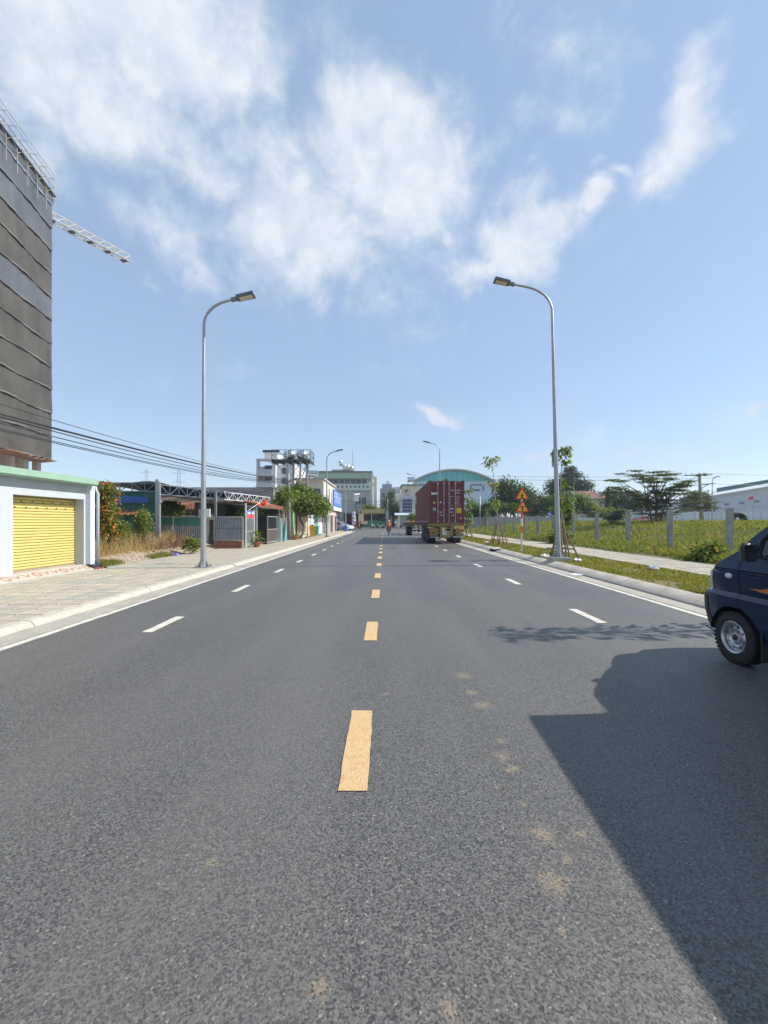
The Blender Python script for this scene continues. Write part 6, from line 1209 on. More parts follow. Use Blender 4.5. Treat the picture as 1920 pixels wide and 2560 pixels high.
def trailer(name, label, x0, x1, y0, y1, axles, rear=True, gear=None):
    t = thing(name, label, 'trailer', ((x0+x1)/2,y0,0)); xm = (x0+x1)/2
    for s in (-.48,.48): b = MB(); b.box(xm+s-.07,xm+s+.07,y0+.15,y1,1.08,1.41); b.build('main_beam', chassis_d, t)
    for y in [y0+.1+ (y1-y0-.3)*k/6 for k in range(7)]: MB().box(x0+.02,x1-.02,y,y+.14,1.28,1.425).build('cross_member', chassis_y if y < y0+.3 else chassis_d, t)
    for x in (x0+.03,x1-.13): MB().box(x,x+.10,y0+.25,y1,1.20,1.40).build('side_rail', chassis_d, t)
    for y in axles:
        MB().tube([(x0+.1,y,.5),(x1-.1,y,.5)],.07,8).build('axle', darkmetal, t)
        for c in (x0+.17,x0+.47,x1-.17,x1-.47): truck_wheel(t,(c,y,.5))
        for x in (xm-.55,xm+.55): MB().box(x-.05,x+.05,y-.5,y+.5,.72,.86).build('leaf_spring', darkmetal, t)
    if rear:
        MB().cbox(x0+.0,x1-.0,y0-.02,y0+.10,1.20,1.415,.01).build('rear_beam', chassis_y, t)
        for x in (x0+.85,x1-.85): MB().box(x-.08,x+.08,y0,y0+.12,.42,1.2).build('rear_bracket', chassis_y, t)
        for xa_,xb_ in ((x0+.04,x0+.66),(x1-.56,x1-.0)):
            MB().box(xa_,xb_,y0-.01,y0+.06,.80,1.10).build('light_board', chassis_y, t); MB().box(xa_+.02,xb_-.04,y0-.01,y0+.06,.56,.76).build('mud_board', M('board_brown',(.25,.16,.08),.8,.3,5), t)
        for x in (x0+.12,x0+.62,x1-.62,x1-.14): MB().lathe([(.0,-.03),(.055,-.03),(.06,.0),(.06,.03)],12,(x,y0-.02,.96),'y').build('tail_light', lampred, t)
        MB().box(x1-.36,x1-.02,y0-.03,y0-.005,1.0,1.24).build('reflector_plate', M('reflector_orange',(.75,.42,.12),.5), t); MB().box(x1-.34,x1-.06,y0-.03,y0-.005,1.26,1.38).build('red_lamp', lampred, t)
        MB().box(xm-.24,xm+.16,y0+.0,y0+.03,1.28,1.38).build('blue_plate', M('plate_bluegrey',(.25,.36,.44),.5), t); MB().box(xm-.36,xm+.36,y0+.02,y0+.08,.50,.92).build('number_board', M('board_khaki',(.30,.25,.14),.7,.2,5), t); pl = MB().box(xm-.3,xm+.02,y0+.005,y0+.018,.62,.86).build('number_plate', M('plate_pale',(.55,.56,.55),.5), t)
        MB().box(xm-.34,xm+.34,y0+.0,y0+.06,.40,.50).build('under_bar', chassis_y, t); MB().box(x1-1.1,x1-.06,y0+.0,y0+.06,.44,.54).build('bumper_bar', M('bumper_grey',(.36,.36,.38),.5), t); MB().box(x0+.06,x0+.7,y0+.0,y0+.06,.44,.50).build('bumper_bar', M('bumper_grey'), t)
    if gear:
        for x in (xm-.75,xm+.75): m = MB(); m.box(x-.08,x+.08,gear-.08,gear+.08,.06,1.2); m.box(x-.16,x+.16,gear-.16,gear+.16,0,.06); m.build('landing_leg', chassis_d, t)
        MB().bar((xm-.7,gear,.55),(xm+.7,gear,.9),.07).build('leg_brace', chassis_d, t)
    m = MB(); m.box(x0+.05,x0+.5,y0+5.2,y0+6.2,.62,1.06); m.build('tool_box', M('toolbox_grey',(.28,.26,.25),.6), t)
    return t
trailer('semi_trailer','ochre skeletal semi-trailer carrying the maroon container',CX0,CX1,28.7,40.7,(30.1,31.4,32.7),gear=38.2)
trailer('semi_trailer','empty skeletal trailer parked ahead of the container',2.55,5.0,47.0,57.5,(47.9,49.2),rear=False,gear=55); 
t = thing('tarpaulin','crumpled pale tarpaulin folded on the empty trailer','tarpaulin',(3.3,47.6,1.43)); 
m_ = MB(); vs = []
for j in range(7):
    for i in range(13): vs.append((2.6+2.2*i/12, 46.95+1.6*j/6, 1.45+.10*math.sin(i*1.9+j)*math.sin(j*1.3+.5)+.10))
m_.add(vs,[(j*13+i,j*13+i+1,(j+1)*13+i+1,(j+1)*13+i) for j in range(6) for i in range(12)]); m_.build('sheet', M('tarp_orange',(.55,.36,.20),.7,.3,3), t, smooth=True)

# ------------------------------------------------------------------ mini box truck at the right edge
VT = thing('mini_truck','dark blue mini truck with orange side stripe parked at the right kerb','truck',(3.69,4.48,0),R(-2.5))
navy = M('navy_car_paint',(.003,.0165,.058),.14,.1,1.5,coat=0.,spec=.32)
tin = glass_mat('cab_glass',(.66,.82,.76),.93)
XO = [(2.0,.34),(1.80,.20),(1.55,.135),(1.14,.055),(1.0,.018),(.985,.03),(.965,.030),(.95,.010),(.86,.018),(.745,.042),(.72,.02),(.70,.0),(.5,.006),(.3,.05),(0,.06)]
def xoff(z):
    for (za,a),(zb,b) in zip(XO,XO[1:]):
        if za >= z >= zb: return b + (a-b)*(z-zb)/(za-zb+1e-9)
    return XO[0][1] if z > 2 else .06
def nose(y): return .55*max(0,(y-.12))**2 * 1.0                  # plan rounding towards the front
WID = 1.46
def side_plate(name, poly, mat, parent, thick=.02, mirror=False, cuts=True, out=0.):
    bm = bmesh.new(); f = bm.faces.new([bm.verts.new((0,y,z)) for y,z in poly])
    if cuts:
        for z in sorted(set(a for a,_ in XO)) + [.4,.6,.8,.9,1.05,1.25,1.4,1.65]: bmesh.ops.bisect_plane(bm,geom=bm.verts[:]+bm.edges[:]+bm.faces[:],plane_co=(0,0,z),plane_no=(0,0,1))
        for y in [-.9+.1*k for k in range(16)]: bmesh.ops.bisect_plane(bm,geom=bm.verts[:]+bm.edges[:]+bm.faces[:],plane_co=(0,y,0),plane_no=(0,1,0))
    for v in bm.verts: v.co.x = xoff(v.co.z)+nose(v.co.y)-out
    g = bmesh.ops.extrude_face_region(bm,geom=bm.faces[:]); 
    for e in g['geom']:
        if isinstance(e,bmesh.types.BMVert): e.co.x += thick
    if mirror:
        for v in bm.verts: v.co.x = WID - v.co.x
    bmesh.ops.recalc_face_normals(bm,faces=bm.faces); me = bpy.data.meshes.new(name); bm.to_mesh(me); bm.free(); set_smooth(me,28); me.materials.append(mat)
    o = bpy.data.objects.new(name,me); col.objects.link(o); o.parent = parent; return o
def arc(cy, cz, r, a0, a1, n): return [(cy+r*math.cos(R(a0+(a1-a0)*k/n)), cz+r*math.sin(R(a0+(a1-a0)*k/n))) for k in range(n+1)]
# profile of the cab front in (y forward of the front wheel, z)
FRONT = [(.46,.30),(.505,.34),(.525,.62),(.50,.66),(.44,.72),(.41,.80),(.345,.955),(.315,.985),(.16,1.095),(-.045,1.215),(-.15,1.335),(-.42,1.545),(-.58,1.665),(-.70,1.735)]
fender = [(.325,.33),(.46,.31),(.505,.35),(.525,.62),(.50,.66),(.44,.72),(.41,.80),(.345,.955),(.315,.985),(.16,1.095),(.02,1.175),(-.072,1.19),(-.075,.62),(-.075,.585)] + arc(0,.275,.325,101,10,12)
door = [(-.083,.59),(-.083,1.19),(-.19,1.155),(-.95,1.14),(-1.02,1.14),(-1.02,.34),(-.30,.34),(-.33,.42)] + arc(0,.275,.345,158,104,6)
sill = [(-.34,.30),(-1.02,.30),(-1.02,.335),(-.30,.335)]
pillar = [(-.045,1.215),(-.15,1.335),(-.42,1.545),(-.58,1.665),(-.70,1.735),(-1.02,1.775),(-1.02,1.70),(-.74,1.665),(-.60,1.60),(-.44,1.485),(-.27,1.32),(-.225,1.15),(-.083,1.194),(-.072,1.19),(.02,1.175)]
glassp = [(-.262,1.155),(-.285,1.315),(-.45,1.475),(-.61,1.585),(-.75,1.65),(-.96,1.68),(-.96,1.148)]
for mir in (False, True):
    fe = side_plate('front_wing', fender, navy, VT, .03, mir); do = side_plate('door', door, navy, VT, .03, mir); side_plate('side_sill', sill, navy, VT, .03, mir); side_plate('cab_pillar', pillar, navy, VT, .04, mir)
    side_plate('window_seal', [(-.225,1.15),(-.27,1.325),(-.45,1.49),(-.62,1.605),(-.75,1.67),(-1.0,1.70),(-1.0,1.142)], black, VT, .004, mir, out=-.045)
    rearp = side_plate('rear_pillar', [(-.97,1.15),(-.97,1.70),(-1.05,1.72),(-1.05,1.15)], navy, VT, .05, mir)
for o in [x for x in bpy.data.objects if x.parent == VT and x.name.startswith('window_seal')]: bpy.data.objects.remove(o)
for mir in (False, True):
    side_plate('window_glass', glassp, tin, VT, .004, mir, out=-.022)
    s_ = [( -.225,1.15),(-.262,1.155),(-.285,1.315),(-.45,1.475),(-.61,1.585),(-.75,1.65),(-.96,1.68),(-1.0,1.70),(-.75,1.672),(-.61,1.607),(-.445,1.49),(-.27,1.325)]
    side_plate('window_seal', s_, black, VT, .012, mir, out=-.012)
def wing_strip(mir, poly, mat, nm, par, out, th=.004): return side_plate(nm, poly, mat, par, th, mir, out=out)
doorL = [x for x in bpy.data.objects if x.parent == VT and x.name.startswith('door')][0]; wingL = [x for x in bpy.data.objects if x.parent == VT and x.name.startswith('front_wing')][0]
wing_strip(False,[(-.86,.985),(-.98,.985),(-.98,1.015),(-.86,1.015)],black,'door_handle',doorL,.016,.02)
chrome = M('bright_trim',(.75,.76,.77),.2,.05,5,metal=.9)
wing_strip(False,[(-.24,1.147),(-.98,1.128),(-.98,1.142),(-.24,1.162)],chrome,'window_trim',doorL,.004)
org = M('stripe_orange',(.72,.20,.02),.35); wht = M('stripe_cream',(.60,.56,.48),.4); gold = M('stripe_yellow',(.75,.42,.03),.35)
wing_strip(False,[(-.19,.822),(-.34,.832),(-.46,.865),(-.58,.925),(-.70,1.0),(-.62,.895),(-.50,.83),(-.36,.812)],org,'stripe',doorL,.003); wing_strip(False,[(-.30,.813),(-.40,.818),(-.52,.85),(-.64,.92),(-.74,.99),(-.74,.93),(-.62,.86),(-.50,.815)],gold,'stripe',doorL,.0045); wing_strip(False,[(-.30,.806),(-.50,.808),(-.66,.86),(-.76,.92),(-.76,.88),(-.62,.80)],wht,'stripe',doorL,.003)
lm = M('marker_lens',(.62,.62,.60),.25); e_ = MB(); e_.lathe([(0,-.018),(.024,-.016),(.034,-.008),(.036,.004)],18,(xoff(.945)-.004,.045,.925),'x'); ml = e_.build('side_marker', lm, wingL, smooth=60, local=True)
for v in ml.data.vertices: v.co.y = .045+(v.co.y-.045)*1.25; v.co.z = .925+(v.co.z-.925)*.82
for mir in (False, True): side_plate('headlamp',[(.432,.735),(.405,.805),(.342,.95),(.300,.95),(.335,.845),(.36,.72)],M('headlamp_lens',(.46,.48,.49),.18,.15,14,spec=.8),VT,.02,mir,out=.004)
for mir in (False, True): side_plate('bumper_corner',[(.335,.325),(.46,.30),(.508,.345),(.530,.62),(.505,.668),(.42,.655),(.40,.45),(.35,.40)],M('bumper_plastic',(.018,.018,.021),.55,.2,10),VT,.02,mir,out=.006)
# the front and roof skin between the two sides
def skin(pts, mat, nm, k0=0., nx=10, th=.0):
    m = MB(); vs = []
    for y,z in pts:
        xa_ = xoff(z)+nose(y)+.01; xb_ = WID-xa_
        for i in range(nx+1): u = i/nx; vs.append((xa_+(xb_-xa_)*u, y + .10*(1-(2*u-1)**2)*(1 if z < 1.7 else .4), z))
    n = len(pts); return m.add(vs,[(j*(nx+1)+i,j*(nx+1)+i+1,(j+1)*(nx+1)+i+1,(j+1)*(nx+1)+i) for j in range(n-1) for i in range(nx)]).build(nm,mat,VT,local=True,smooth=30)
skin(FRONT[0:3],M('bumper_plastic'),'front_bumper'); skin(FRONT[2:8],navy,'front_panel'); skin(FRONT[7:10],navy,'bonnet'); skin(FRONT[9:13],tin,'windscreen'); skin([FRONT[12],FRONT[13],(-1.02,1.785),(-1.05,1.78)],navy,'roof')
MB().box(.12,WID-.12,-1.05,-1.03,.34,1.75).build('cab_back', M('cab_inner',(.03,.03,.033),.8), VT, local=True)
m_ = MB(); m_.box(.10,WID-.10,-1.0,-.2,.42,.56); m_.box(.12,WID-.12,-.2,.30,.60,.98); m_.build('cab_floor', M('cab_inner'), VT, local=True)
m_ = MB(); m_.box(.15,WID-.15,-.12,.02,.98,1.08); m_.build('dashboard', M('cab_inner'), VT, local=True)
for x in (.2,.82): m_ = MB(); m_.cbox(x,x+.46,-.92,-.42,.56,.72,.03); m_.cbox(x,x+.46,-1.0,-.88,.70,1.30,.03); m_.cbox(x+.10,x+.36,-1.0,-.9,1.32,1.50,.03); m_.build('seat', M('seat_grey',(.10,.10,.11),.8), VT, local=True)
sw = MB(); n_ = 20
for k in range(n_):
    t0,t1 = 2*math.pi*k/n_,2*math.pi*(k+1)/n_; f_ = lambda t:(.42+.18*math.cos(t),-.30+.09*math.sin(t),1.02+.14*math.sin(t)); sw.bar(f_(t0),f_(t1),.022)
sw.bar((.42,-.30,1.02),(.42,-.12,.90),.03); sw.build('steering_wheel', black, VT, local=True)
mr = MB(); mr.cbox(-.235,-.095,-.46,-.36,1.12,1.295,.028); mr = mr.build('wing_mirror', black, VT, local=True, smooth=35); 
for v in mr.data.vertices:
    if v.co.y > -.40: v.co.x = -.165+(v.co.x+.165)*.72; v.co.z = 1.205+(v.co.z-1.205)*.74
ma_ = MB(); ma_.bar((-.11,-.40,1.16),(.06,-.30,1.16),.035); ma_.build('mirror_arm', black, mr, local=True)
MB().box(-.225,-.105,-.464,-.461,1.14,1.28).build('mirror_glass', M('mirror_dark_reflection',(.02,.02,.023),.25), mr, local=True)  # dark glass colour stands in for the reflection of a dark scene
MB().cbox(WID+.08,WID+.22,-.46,-.36,1.12,1.295,.028).build('wing_mirror', black, VT, local=True)
def car_wheel(parent, c, rad, w, side, rimmat, holes=8, tread=True):
    o = bpy.data.objects.new('wheel',None); 
    m = MB(); h = w/2; m.lathe([(rad*.60,-h*.75),(rad*.66,-h*.98),(rad*.80,-h*1.02),(rad*.93,-h*.92),(rad*.985,-h*.70),(rad*.985,h*.70),(rad*.93,h*.92),(rad*.66,h),(rad*.60,h*.75)],40,c,'x',cap=False)
    if tread:
        for k in range(40):
            t = 2*math.pi*k/40
            for sgn in (-1,1):
                cc = Vector((c[0]+sgn*h*.52, c[1]+rad*.985*math.cos(t+(.06 if sgn > 0 else 0)), c[2]+rad*.985*math.sin(t+(.06 if sgn > 0 else 0)))); e1 = Vector((0,-math.sin(t),math.cos(t)))*rad*.05; e2 = Vector((h*.42,0,0)); e3 = Vector((0,math.cos(t),math.sin(t)))*rad*.022
                m.add([cc-e1-e2-e3,cc+e1-e2-e3,cc+e1+e2-e3,cc-e1+e2-e3,cc-e1-e2+e3,cc+e1-e2+e3,cc+e1+e2+e3,cc-e1+e2+e3],[(4,5,6,7),(0,1,5,4),(1,2,6,5),(2,3,7,6),(3,0,4,7)])
    t = m.build('wheel', rubber, parent, smooth=35, local=True)
    s = side; P = [(rad*.62,h*.96),(rad*.60,h*1.0),(rad*.575,h*.86),(rad*.53,h*.80),(rad*.52,h*.42),(rad*.47,h*.30),(rad*.43,h*.50),(rad*.36,h*.60),(rad*.27,h*.50),(rad*.235,h*.36),(rad*.21,h*.36),(rad*.19,h*.62),(rad*.12,h*.66),(0,h*.66)]
    r_ = MB().lathe([(a,s*b) for a,b in P],40,c,'x',cap=False).build('rim', rimmat, t, smooth=40, local=True)
    if holes:
        hm = MB()
        for k in range(holes): a = 2*math.pi*(k+.3)/holes; hm.lathe([(0,s*h*.585),(rad*.048,s*h*.585),(rad*.048,s*h*.30)][::-1] if s < 0 else [(rad*.048,h*.30),(rad*.048,h*.585),(0,h*.585)],12,(c[0],c[1]+rad*.395*math.cos(a),c[2]+rad*.395*math.sin(a)),'x')
        hm.build('vent_hole_discs', M('hole_shade_black',(.006,.006,.006),.9), r_, local=True)  # no holes cut: black discs paint in the shade inside them
        nm_ = MB()
        for k in range(4): a = 2*math.pi*(k+.1)/4; nm_.lathe([(rad*.035,s*h*.35),(rad*.035,s*h*.58),(rad*.02,s*h*.62),(0,s*h*.62)],6,(c[0],c[1]+rad*.235*math.cos(a),c[2]+rad*.235*math.sin(a)),'x')
        nm_.build('wheel_nuts', galv, r_, local=True); cap = MB().lathe([(rad*.115,s*h*.60),(rad*.115,s*h*.76),(rad*.08,s*h*.80),(0,s*h*.80)],16,c,'x').build('hub_cap', black, r_, smooth=40, local=True)
    return t
rimm = M('steel_rim',(.52,.53,.55),.33,.10,9,metal=.75,dirt=((.20,.18,.16),.45,9))
for x,s in ((.095,-1),(WID-.095,1)):
    car_wheel(VT,(x,0,.275),.275,.165,s,rimm); car_wheel(VT,(x,-2.55,.275),.275,.165,s,rimm)
for x in (.02,WID-.30):
    A_ = arc(0,.275,.33,4,170,14); m_ = MB()
    m_.add([(x,y,z) for y,z in A_]+[(x+.28,y,z) for y,z in A_],[(i,i+1,16+i,15+i) for i in range(14)])
    m_.build('wheel_arch_liner', black, VT, local=True, recalc=False)
m_ = MB(); m_.box(.26,WID-.26,-3.6,.3,.30,.44); m_.box(.02,.30,-.36,-.345,.12,.50); m_.build('underbody', black, VT, local=True)
m_ = MB(); m_.tube([(.02,.40,.30),(.05,.30,.27),(.10,.25,.30)],.008,6); m_.build('tow_hook', black, VT, local=True)
bx = M('box_white',(.62,.64,.66),.5,.06,2)
bo = MB().cbox(-.02,WID+.02,-3.75,-1.062,.72,2.17,.02).build('cargo_box', bx, VT, local=True)
for k in range(9): MB().box(-.032,-.02,-3.68+.31*k,-3.60+.31*k,.76,2.12).build('box_rib', bx, bo, local=True)
MB().box(.1,WID-.1,-3.7,-1.1,.46,.70).build('box_subframe', darkmetal, VT, local=True)

# ------------------------------------------------------------------ cars, motorbikes, people across the junction
def sedan(label, loc, rz, paintm, plate=True):
    t = thing('parked_car', label, 'car', loc, rz); L2 = 2.15
    prof = [(-L2,.35),(-L2+.02,.62),(-L2+.10,.86),(-1.35,.95),(-.55,.98),(1.0,.96),(1.75,.84),(L2-.05,.70),(L2,.52),(L2-.05,.30),(1.62,.26)] + arc(1.32,.30,.34,-8,188,10)[0:] + [(-.95,.26)] + arc(-1.32,.30,.34,-8,188,10) + [(-1.8,.28)]
    m = MB(); bm = bmesh.new(); f = bm.faces.new([bm.verts.new((-.84,y,z)) for y,z in prof]); g = bmesh.ops.extrude_face_region(bm,geom=[f]); bmesh.ops.translate(bm,vec=(1.68,0,0),verts=[v for v in g['geom'] if isinstance(v,bmesh.types.BMVert)])
    bmesh.ops.recalc_face_normals(bm,faces=bm.faces); bmesh.ops.bevel(bm,geom=[e for e in bm.edges if len(e.link_faces)==2 and e.calc_face_angle(0) > 1.2],offset=.07,segments=3,affect='EDGES')
    me = bpy.data.meshes.new('body'); bm.to_mesh(me); bm.free(); set_smooth(me,35); me.materials.append(paintm); o = bpy.data.objects.new('body',me); col.objects.link(o); o.parent = t
    cab = MB(); a = [(-1.55,.94),(-.85,1.40),(-.2,1.45),(.35,1.40),(1.05,.95)]; vs = [(-.76+(.16 if z > 1.2 else 0),y,z) for y,z in a]+[(.76-(.16 if z > 1.2 else 0),y,z) for y,z in a]
    cab.add(vs,[(0,1,2,3,4),(9,8,7,6,5)]+[(i,5+i,6+i,1+i) for i in range(4)]); cab.build('cabin', paintm, t, local=True)
    for s in (-1,1):
        w = MB(); X = lambda z: s*(.765-(.16*(z-.94)/.46)); w.add([(X(z)+s*.006,y,z) for y,z in ((-1.3,1.0),(-.80,1.34),(-.3,1.38),(-.3,1.0))],[(0,1,2,3)]); w.add([(X(z)+s*.006,y,z) for y,z in ((-.24,1.0),(-.24,1.38),(.30,1.34),(.82,1.0))],[(0,1,2,3)]); w.build('side_glass', glassdark, t, local=True, recalc=False)
        MB().box(*sorted((s*.55,s*.80)),L2-.12,L2-.02,.58,.72).build('headlamp', M('headlamp_lens'), t, local=True); MB().box(*sorted((s*.55,s*.80)),-L2-.01,-L2+.08,.62,.78).build('tail_lamp', lampred, t, local=True)
        MB().cbox(*sorted((s*.86,s*1.0)),.62,.74,.96,1.07,.02).build('wing_mirror', paintm, t, local=True)
    w = MB(); w.add([(-.66,1.02,.985),(.66,1.02,.985),(.56,.42,1.375),(-.56,.42,1.375)],[(0,1,2,3)]); w.v = [(x,y+.012,z+.012) for x,y,z in w.v]; w.build('windscreen', glassdark, t, local=True, recalc=False)
    w = MB(); w.add([(-.66,-1.50,.985),(.66,-1.50,.985),(.56,-.90,1.38),(-.56,-.90,1.38)],[(3,2,1,0)]); w.v = [(x,y-.012,z+.012) for x,y,z in w.v]; w.build('rear_glass', glassdark, t, local=True, recalc=False)
    for x,s in ((-.75,-1),(.75,1)):
        for y in (1.32,-1.32): car_wheel(t,(x,y,.30),.30,.19,s,silver,0,False)
    m = MB(); m.box(-.7,.7,-1.9,1.9,.2,.34); m.build('underbody', black, t, local=True); return t
sedan('white car parked beside the blue drum at the corner', (-7.0,67.4,.1), R(-118), M('car_white',(.66,.68,.71),.25,.03,2,coat=.6))
sedan('red car parked behind the spreading tree at the far wall', (44.2,72,1.05), R(-80), M('car_red',(.42,.02,.04),.25,.05,2,coat=.6))
def motorbike(name, label, loc, rz, paintm, lean=0.):
    t = thing(name, label, 'motorbike', loc, rz)
    for y in (.62,-.62):
        m = MB(); m.lathe([(.20,-.04),(.26,-.05),(.29,-.02),(.29,.02),(.26,.05),(.20,.04)],24,(0,y,.29),'x'); w = m.build('wheel', rubber, t, smooth=40, local=True); MB().lathe([(.20,-.02),(.05,-.03),(.05,.03),(.20,.02)],16,(0,y,.29),'x').build('rim', silver, w, local=True)
    b = MB(); b.prism([(-.85,.72),(-.75,.86),(-.2,.80),(.1,.52),(.40,.60),(.55,1.0),(.50,1.02),(.30,.62),(.1,.40),(-.3,.38),(-.5,.55)],-.13,.13,'x'); b.build('body_panel', paintm, t, local=True)
    m = MB(); m.cbox(-.13,.13,-.72,.05,.78,.88,.03); m.build('seat', black, t, local=True); m = MB(); m.tube([(0,.62,.29),(0,.50,.75),(0,.45,1.02)],.035,8); m.build('front_fork', silver, t, local=True)
    m = MB(); m.tube([(-.34,.34,1.06),(-.12,.45,1.03),(.12,.45,1.03),(.34,.34,1.06)],.018,8); m.build('handlebar', black, t, local=True)
    for s in (-1,1): m = MB(); m.tube([(s*.22,.42,1.04),(s*.30,.44,1.25)],.008,5); m.cbox(s*.30-.05,s*.30+.05,.43,.46,1.24,1.32,.008); m.build('mirror', black, t, local=True)
    m = MB(); m.cbox(-.09,.09,-.92,-.84,.68,.80,.02); m.build('tail_light', lampred, t, local=True); m = MB(); m.cbox(-.11,.11,.50,.60,.84,1.04,.03); m.build('headlight', M('headlamp_lens'), t, local=True)
    m = MB(); m.box(-.09,.09,-.93,-.92,.50,.64); m.build('number_plate', white_paint, t, local=True); m = MB(); m.tube([(.16,.0,.30),(.17,-.75,.42)],.045,8); m.build('exhaust', silver, t, local=True); m = MB(); m.prism([(-.94,.62),(-.62,.66),(-.35,.55),(-.35,.52),(-.62,.62),(-.94,.57)],-.08,.08,'x'); m.build('mudguard', black, t, local=True)
    return t
skinm = M('skin',(.42,.25,.17),.6,.06,8); hairm = M('black_hair',(.015,.012,.011),.6)
def person(label, loc, rz, J, E, rad, regions, helmet=None, group=None):
    t = thing('person', label, 'person', loc, rz); names = list(J); me = bpy.data.meshes.new('body'); me.from_pydata([J[n] for n in names],[(names.index(a),names.index(b)) for a,b in E],[])
    tmp = bpy.data.objects.new('tmp',me); col.objects.link(tmp); sk = tmp.modifiers.new('s','SKIN'); ss = tmp.modifiers.new('u','SUBSURF'); ss.levels = 2; ss.render_levels = 2
    for i,n in enumerate(names): r = rad[n]; me.skin_vertices[0].data[i].radius = (r,r) if isinstance(r,float) else r; me.skin_vertices[0].data[i].use_root = (n == 'pelvis')
    out = bpy.data.meshes.new_from_object(tmp.evaluated_get(bpy.context.evaluated_depsgraph_get())); bpy.data.objects.remove(tmp); out.materials.clear()
    mats = list(dict.fromkeys(regions.values())); [out.materials.append(m) for m in mats]
    segs = [(Vector(J[a]),Vector(J[b]),b) for a,b in E]
    for p in out.polygons:
        c = p.center; best = min(segs,key=lambda s:(c-(s[0]+(s[1]-s[0])*max(0,min(1,(c-s[0]).dot(s[1]-s[0])/((s[1]-s[0]).length_squared+1e-9))))).length); p.material_index = mats.index(regions[best[2]]); p.use_smooth = True
    o = bpy.data.objects.new('body',out); col.objects.link(o); o.parent = t; hd = Vector(J['head'])
    if helmet: MB().lathe([(.135,-.04),(.145,.03),(.135,.09),(.10,.14),(.05,.165),(0,.17)],18,hd+Vector((0,0,.0))).build('helmet', helmet, t, smooth=True, local=True)
    else: MB().lathe([(.108,-.02),(.112,.03),(.10,.08),(.06,.115),(0,.125)],16,hd+Vector((0,-.01,.0))).build('hair', hairm, t, smooth=True, local=True)
    f = MB(); f.lathe([(0,-.02),(.014,-.01),(.014,.01),(0,.02)],8,hd+Vector((-.04,.098,.01)),'y'); f.lathe([(0,-.02),(.014,-.01),(.014,.01),(0,.02)],8,hd+Vector((.04,.098,.01)),'y'); f.build('eyes', hairm, t, local=True)
    n = MB(); n.add([hd+Vector(q) for q in ((-.016,.095,-.03),(.016,.095,-.03),(0,.125,-.03),(0,.098,.02))],[(0,1,2),(0,2,3),(1,3,2),(0,3,1)]); n.build('nose', skinm, t, local=True)
    return t
E0 = [('pelvis','waist'),('waist','chest'),('chest','neck'),('neck','head')]
for s in 'LR': E0 += [('chest','sh'+s),('sh'+s,'el'+s),('el'+s,'wr'+s),('wr'+s,'ha'+s),('pelvis','hip'+s),('hip'+s,'kn'+s),('kn'+s,'an'+s),('an'+s,'to'+s)]
RAD = dict(pelvis=(.16,.12),waist=(.15,.11),chest=(.17,.12),neck=.055,head=(.095,.11)); 
for s in 'LR': RAD.update({'sh'+s:.065,'el'+s:.045,'wr'+s:.032,'ha'+s:.038,'hip'+s:.095,'kn'+s:.06,'an'+s:.042,'to'+s:.035})
def regs(shirt, pants, shoe, long=False):
    d = dict(waist=shirt,chest=shirt,neck=skinm,head=skinm)
    for s in 'LR': d.update({'sh'+s:shirt,'el'+s:shirt,'wr'+s:shirt if long else skinm,'ha'+s:skinm,'hip'+s:pants,'kn'+s:pants,'an'+s:pants,'to'+s:shoe})
    return d
def sit(): 
    J = dict(pelvis=(0,-.25,.93),waist=(0,-.24,1.10),chest=(0,-.17,1.32),neck=(0,-.13,1.47),head=(0,-.09,1.60))
    for s,q in (('L',-1),('R',1)): J.update({'sh'+s:(q*.18,-.15,1.37),'el'+s:(q*.27,.05,1.17),'wr'+s:(q*.30,.27,1.09),'ha'+s:(q*.31,.35,1.08),'hip'+s:(q*.12,-.18,.92),'kn'+s:(q*.20,.18,.80),'an'+s:(q*.18,.08,.40),'to'+s:(q*.19,.25,.34)})
    return J
def stand():
    J = dict(pelvis=(0,0,.92),waist=(0,0,1.08),chest=(0,0,1.30),neck=(0,.01,1.45),head=(0,.02,1.58))
    for s,q in (('L',-1),('R',1)): J.update({'sh'+s:(q*.19,0,1.36),'el'+s:(q*.26,-.03,1.08),'wr'+s:(q*.27,.05,.85),'ha'+s:(q*.265,.08,.76),'hip'+s:(q*.10,0,.88),'kn'+s:(q*.11,.02,.48),'an'+s:(q*.11,-.02,.09),'to'+s:(q*.13,.14,.04)})
    return J
orange_s = M('orange_shirt',(.68,.15,.06),.8,.1,6); darkp = M('dark_trousers',(.03,.032,.04),.8); shoe = M('shoe_dark',(.03,.025,.02),.7)
motorbike('motorbike','dark scooter ridden away along the centre line by the rider in orange',(.55,48,.0),0,M('bike_black',(.03,.03,.035),.3))
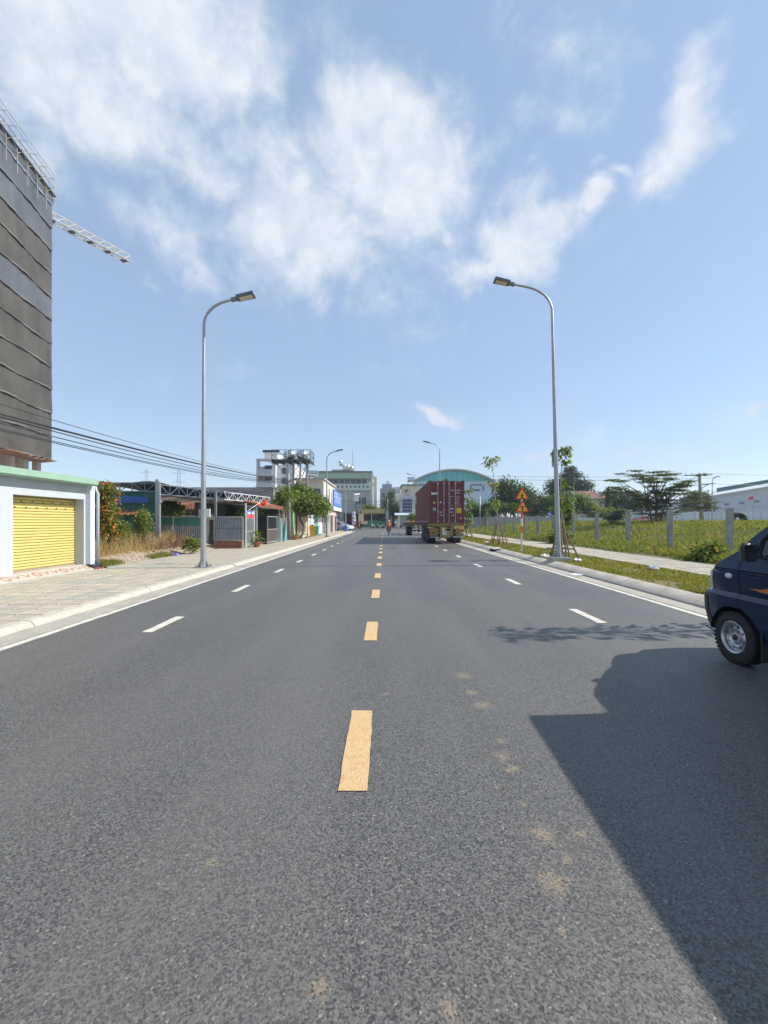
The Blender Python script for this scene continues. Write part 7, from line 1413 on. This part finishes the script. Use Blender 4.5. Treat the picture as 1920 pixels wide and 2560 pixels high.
person('rider in an orange shirt and pale helmet seated on the dark scooter',(.55,48,-.05),0,sit(),E0,RAD,regs(orange_s,darkp,shoe,True),M('helmet_pale',(.52,.42,.42),.35))
motorbike('cargo_motorbike','red cargo motorbike with stacked white sacks turning at the junction',(-5.55,86,.0),R(-70),M('bike_red',(.60,.03,.04),.35))
person('rider in dark clothes seated on the red cargo motorbike',(-5.55,86,-.05),R(-70),sit(),E0,RAD,regs(M('navy_shirt',(.05,.05,.14),.8),darkp,shoe,True),M('helmet_red',(.5,.04,.05),.35))
for k in range(4): crumple('sack', ['lowest','second','third','topmost'][k]+' white sack of the tall stack on the red cargo motorbike', (-6.15,86.05,1.05+.72*k), (.42,.36,.42), M('sack_white',(.58,.56,.60),.7,.15,3), 'sack', 20+k)
motorbike('motorbike','white scooter parked before the green hoarding',(-.9,98,.0),R(95),M('bike_white',(.6,.6,.62),.35)); motorbike('motorbike','second pale scooter parked beside the pole across the junction',(.3,98.3,.0),R(80),M('bike_silver',(.42,.42,.44),.35)); motorbike('motorbike','dark motorbike parked under the blue awning',(4.6,99.8,.13),R(60),M('bike_black'))
motorbike('motorbike','small white scooter standing alone left of the parked scooters',(-2.6,97.5,0),R(20),M('bike_white'))
person('person in a white shirt standing before the gabled house',(2.6,99.5,.13),R(180),stand(),E0,RAD,regs(M('white_shirt',(.62,.64,.68),.8),darkp,shoe))
person('person in a dark shirt standing by the pale scooters',(1.5,99.9,.13),R(150),stand(),E0,RAD,regs(M('maroon_shirt',(.2,.06,.07),.8),darkp,shoe))

# ------------------------------------------------------------------ air
hb = MB().box(-260,260,-20,620,-1.4,64); hzm = bpy.data.materials.new('haze_air'); hzm.use_nodes = True; nt = hzm.node_tree; nt.nodes.clear()
pv = nt.nodes.new('ShaderNodeVolumePrincipled'); pv.inputs['Color'].default_value = (.80,.88,1,1); pv.inputs['Density'].default_value = .0005; ou = nt.nodes.new('ShaderNodeOutputMaterial'); nt.links.new(pv.outputs[0], ou.inputs['Volume'])
tag(hb.build('haze', hzm), 'thin pale haze over the whole street', 'haze', kind='stuff')
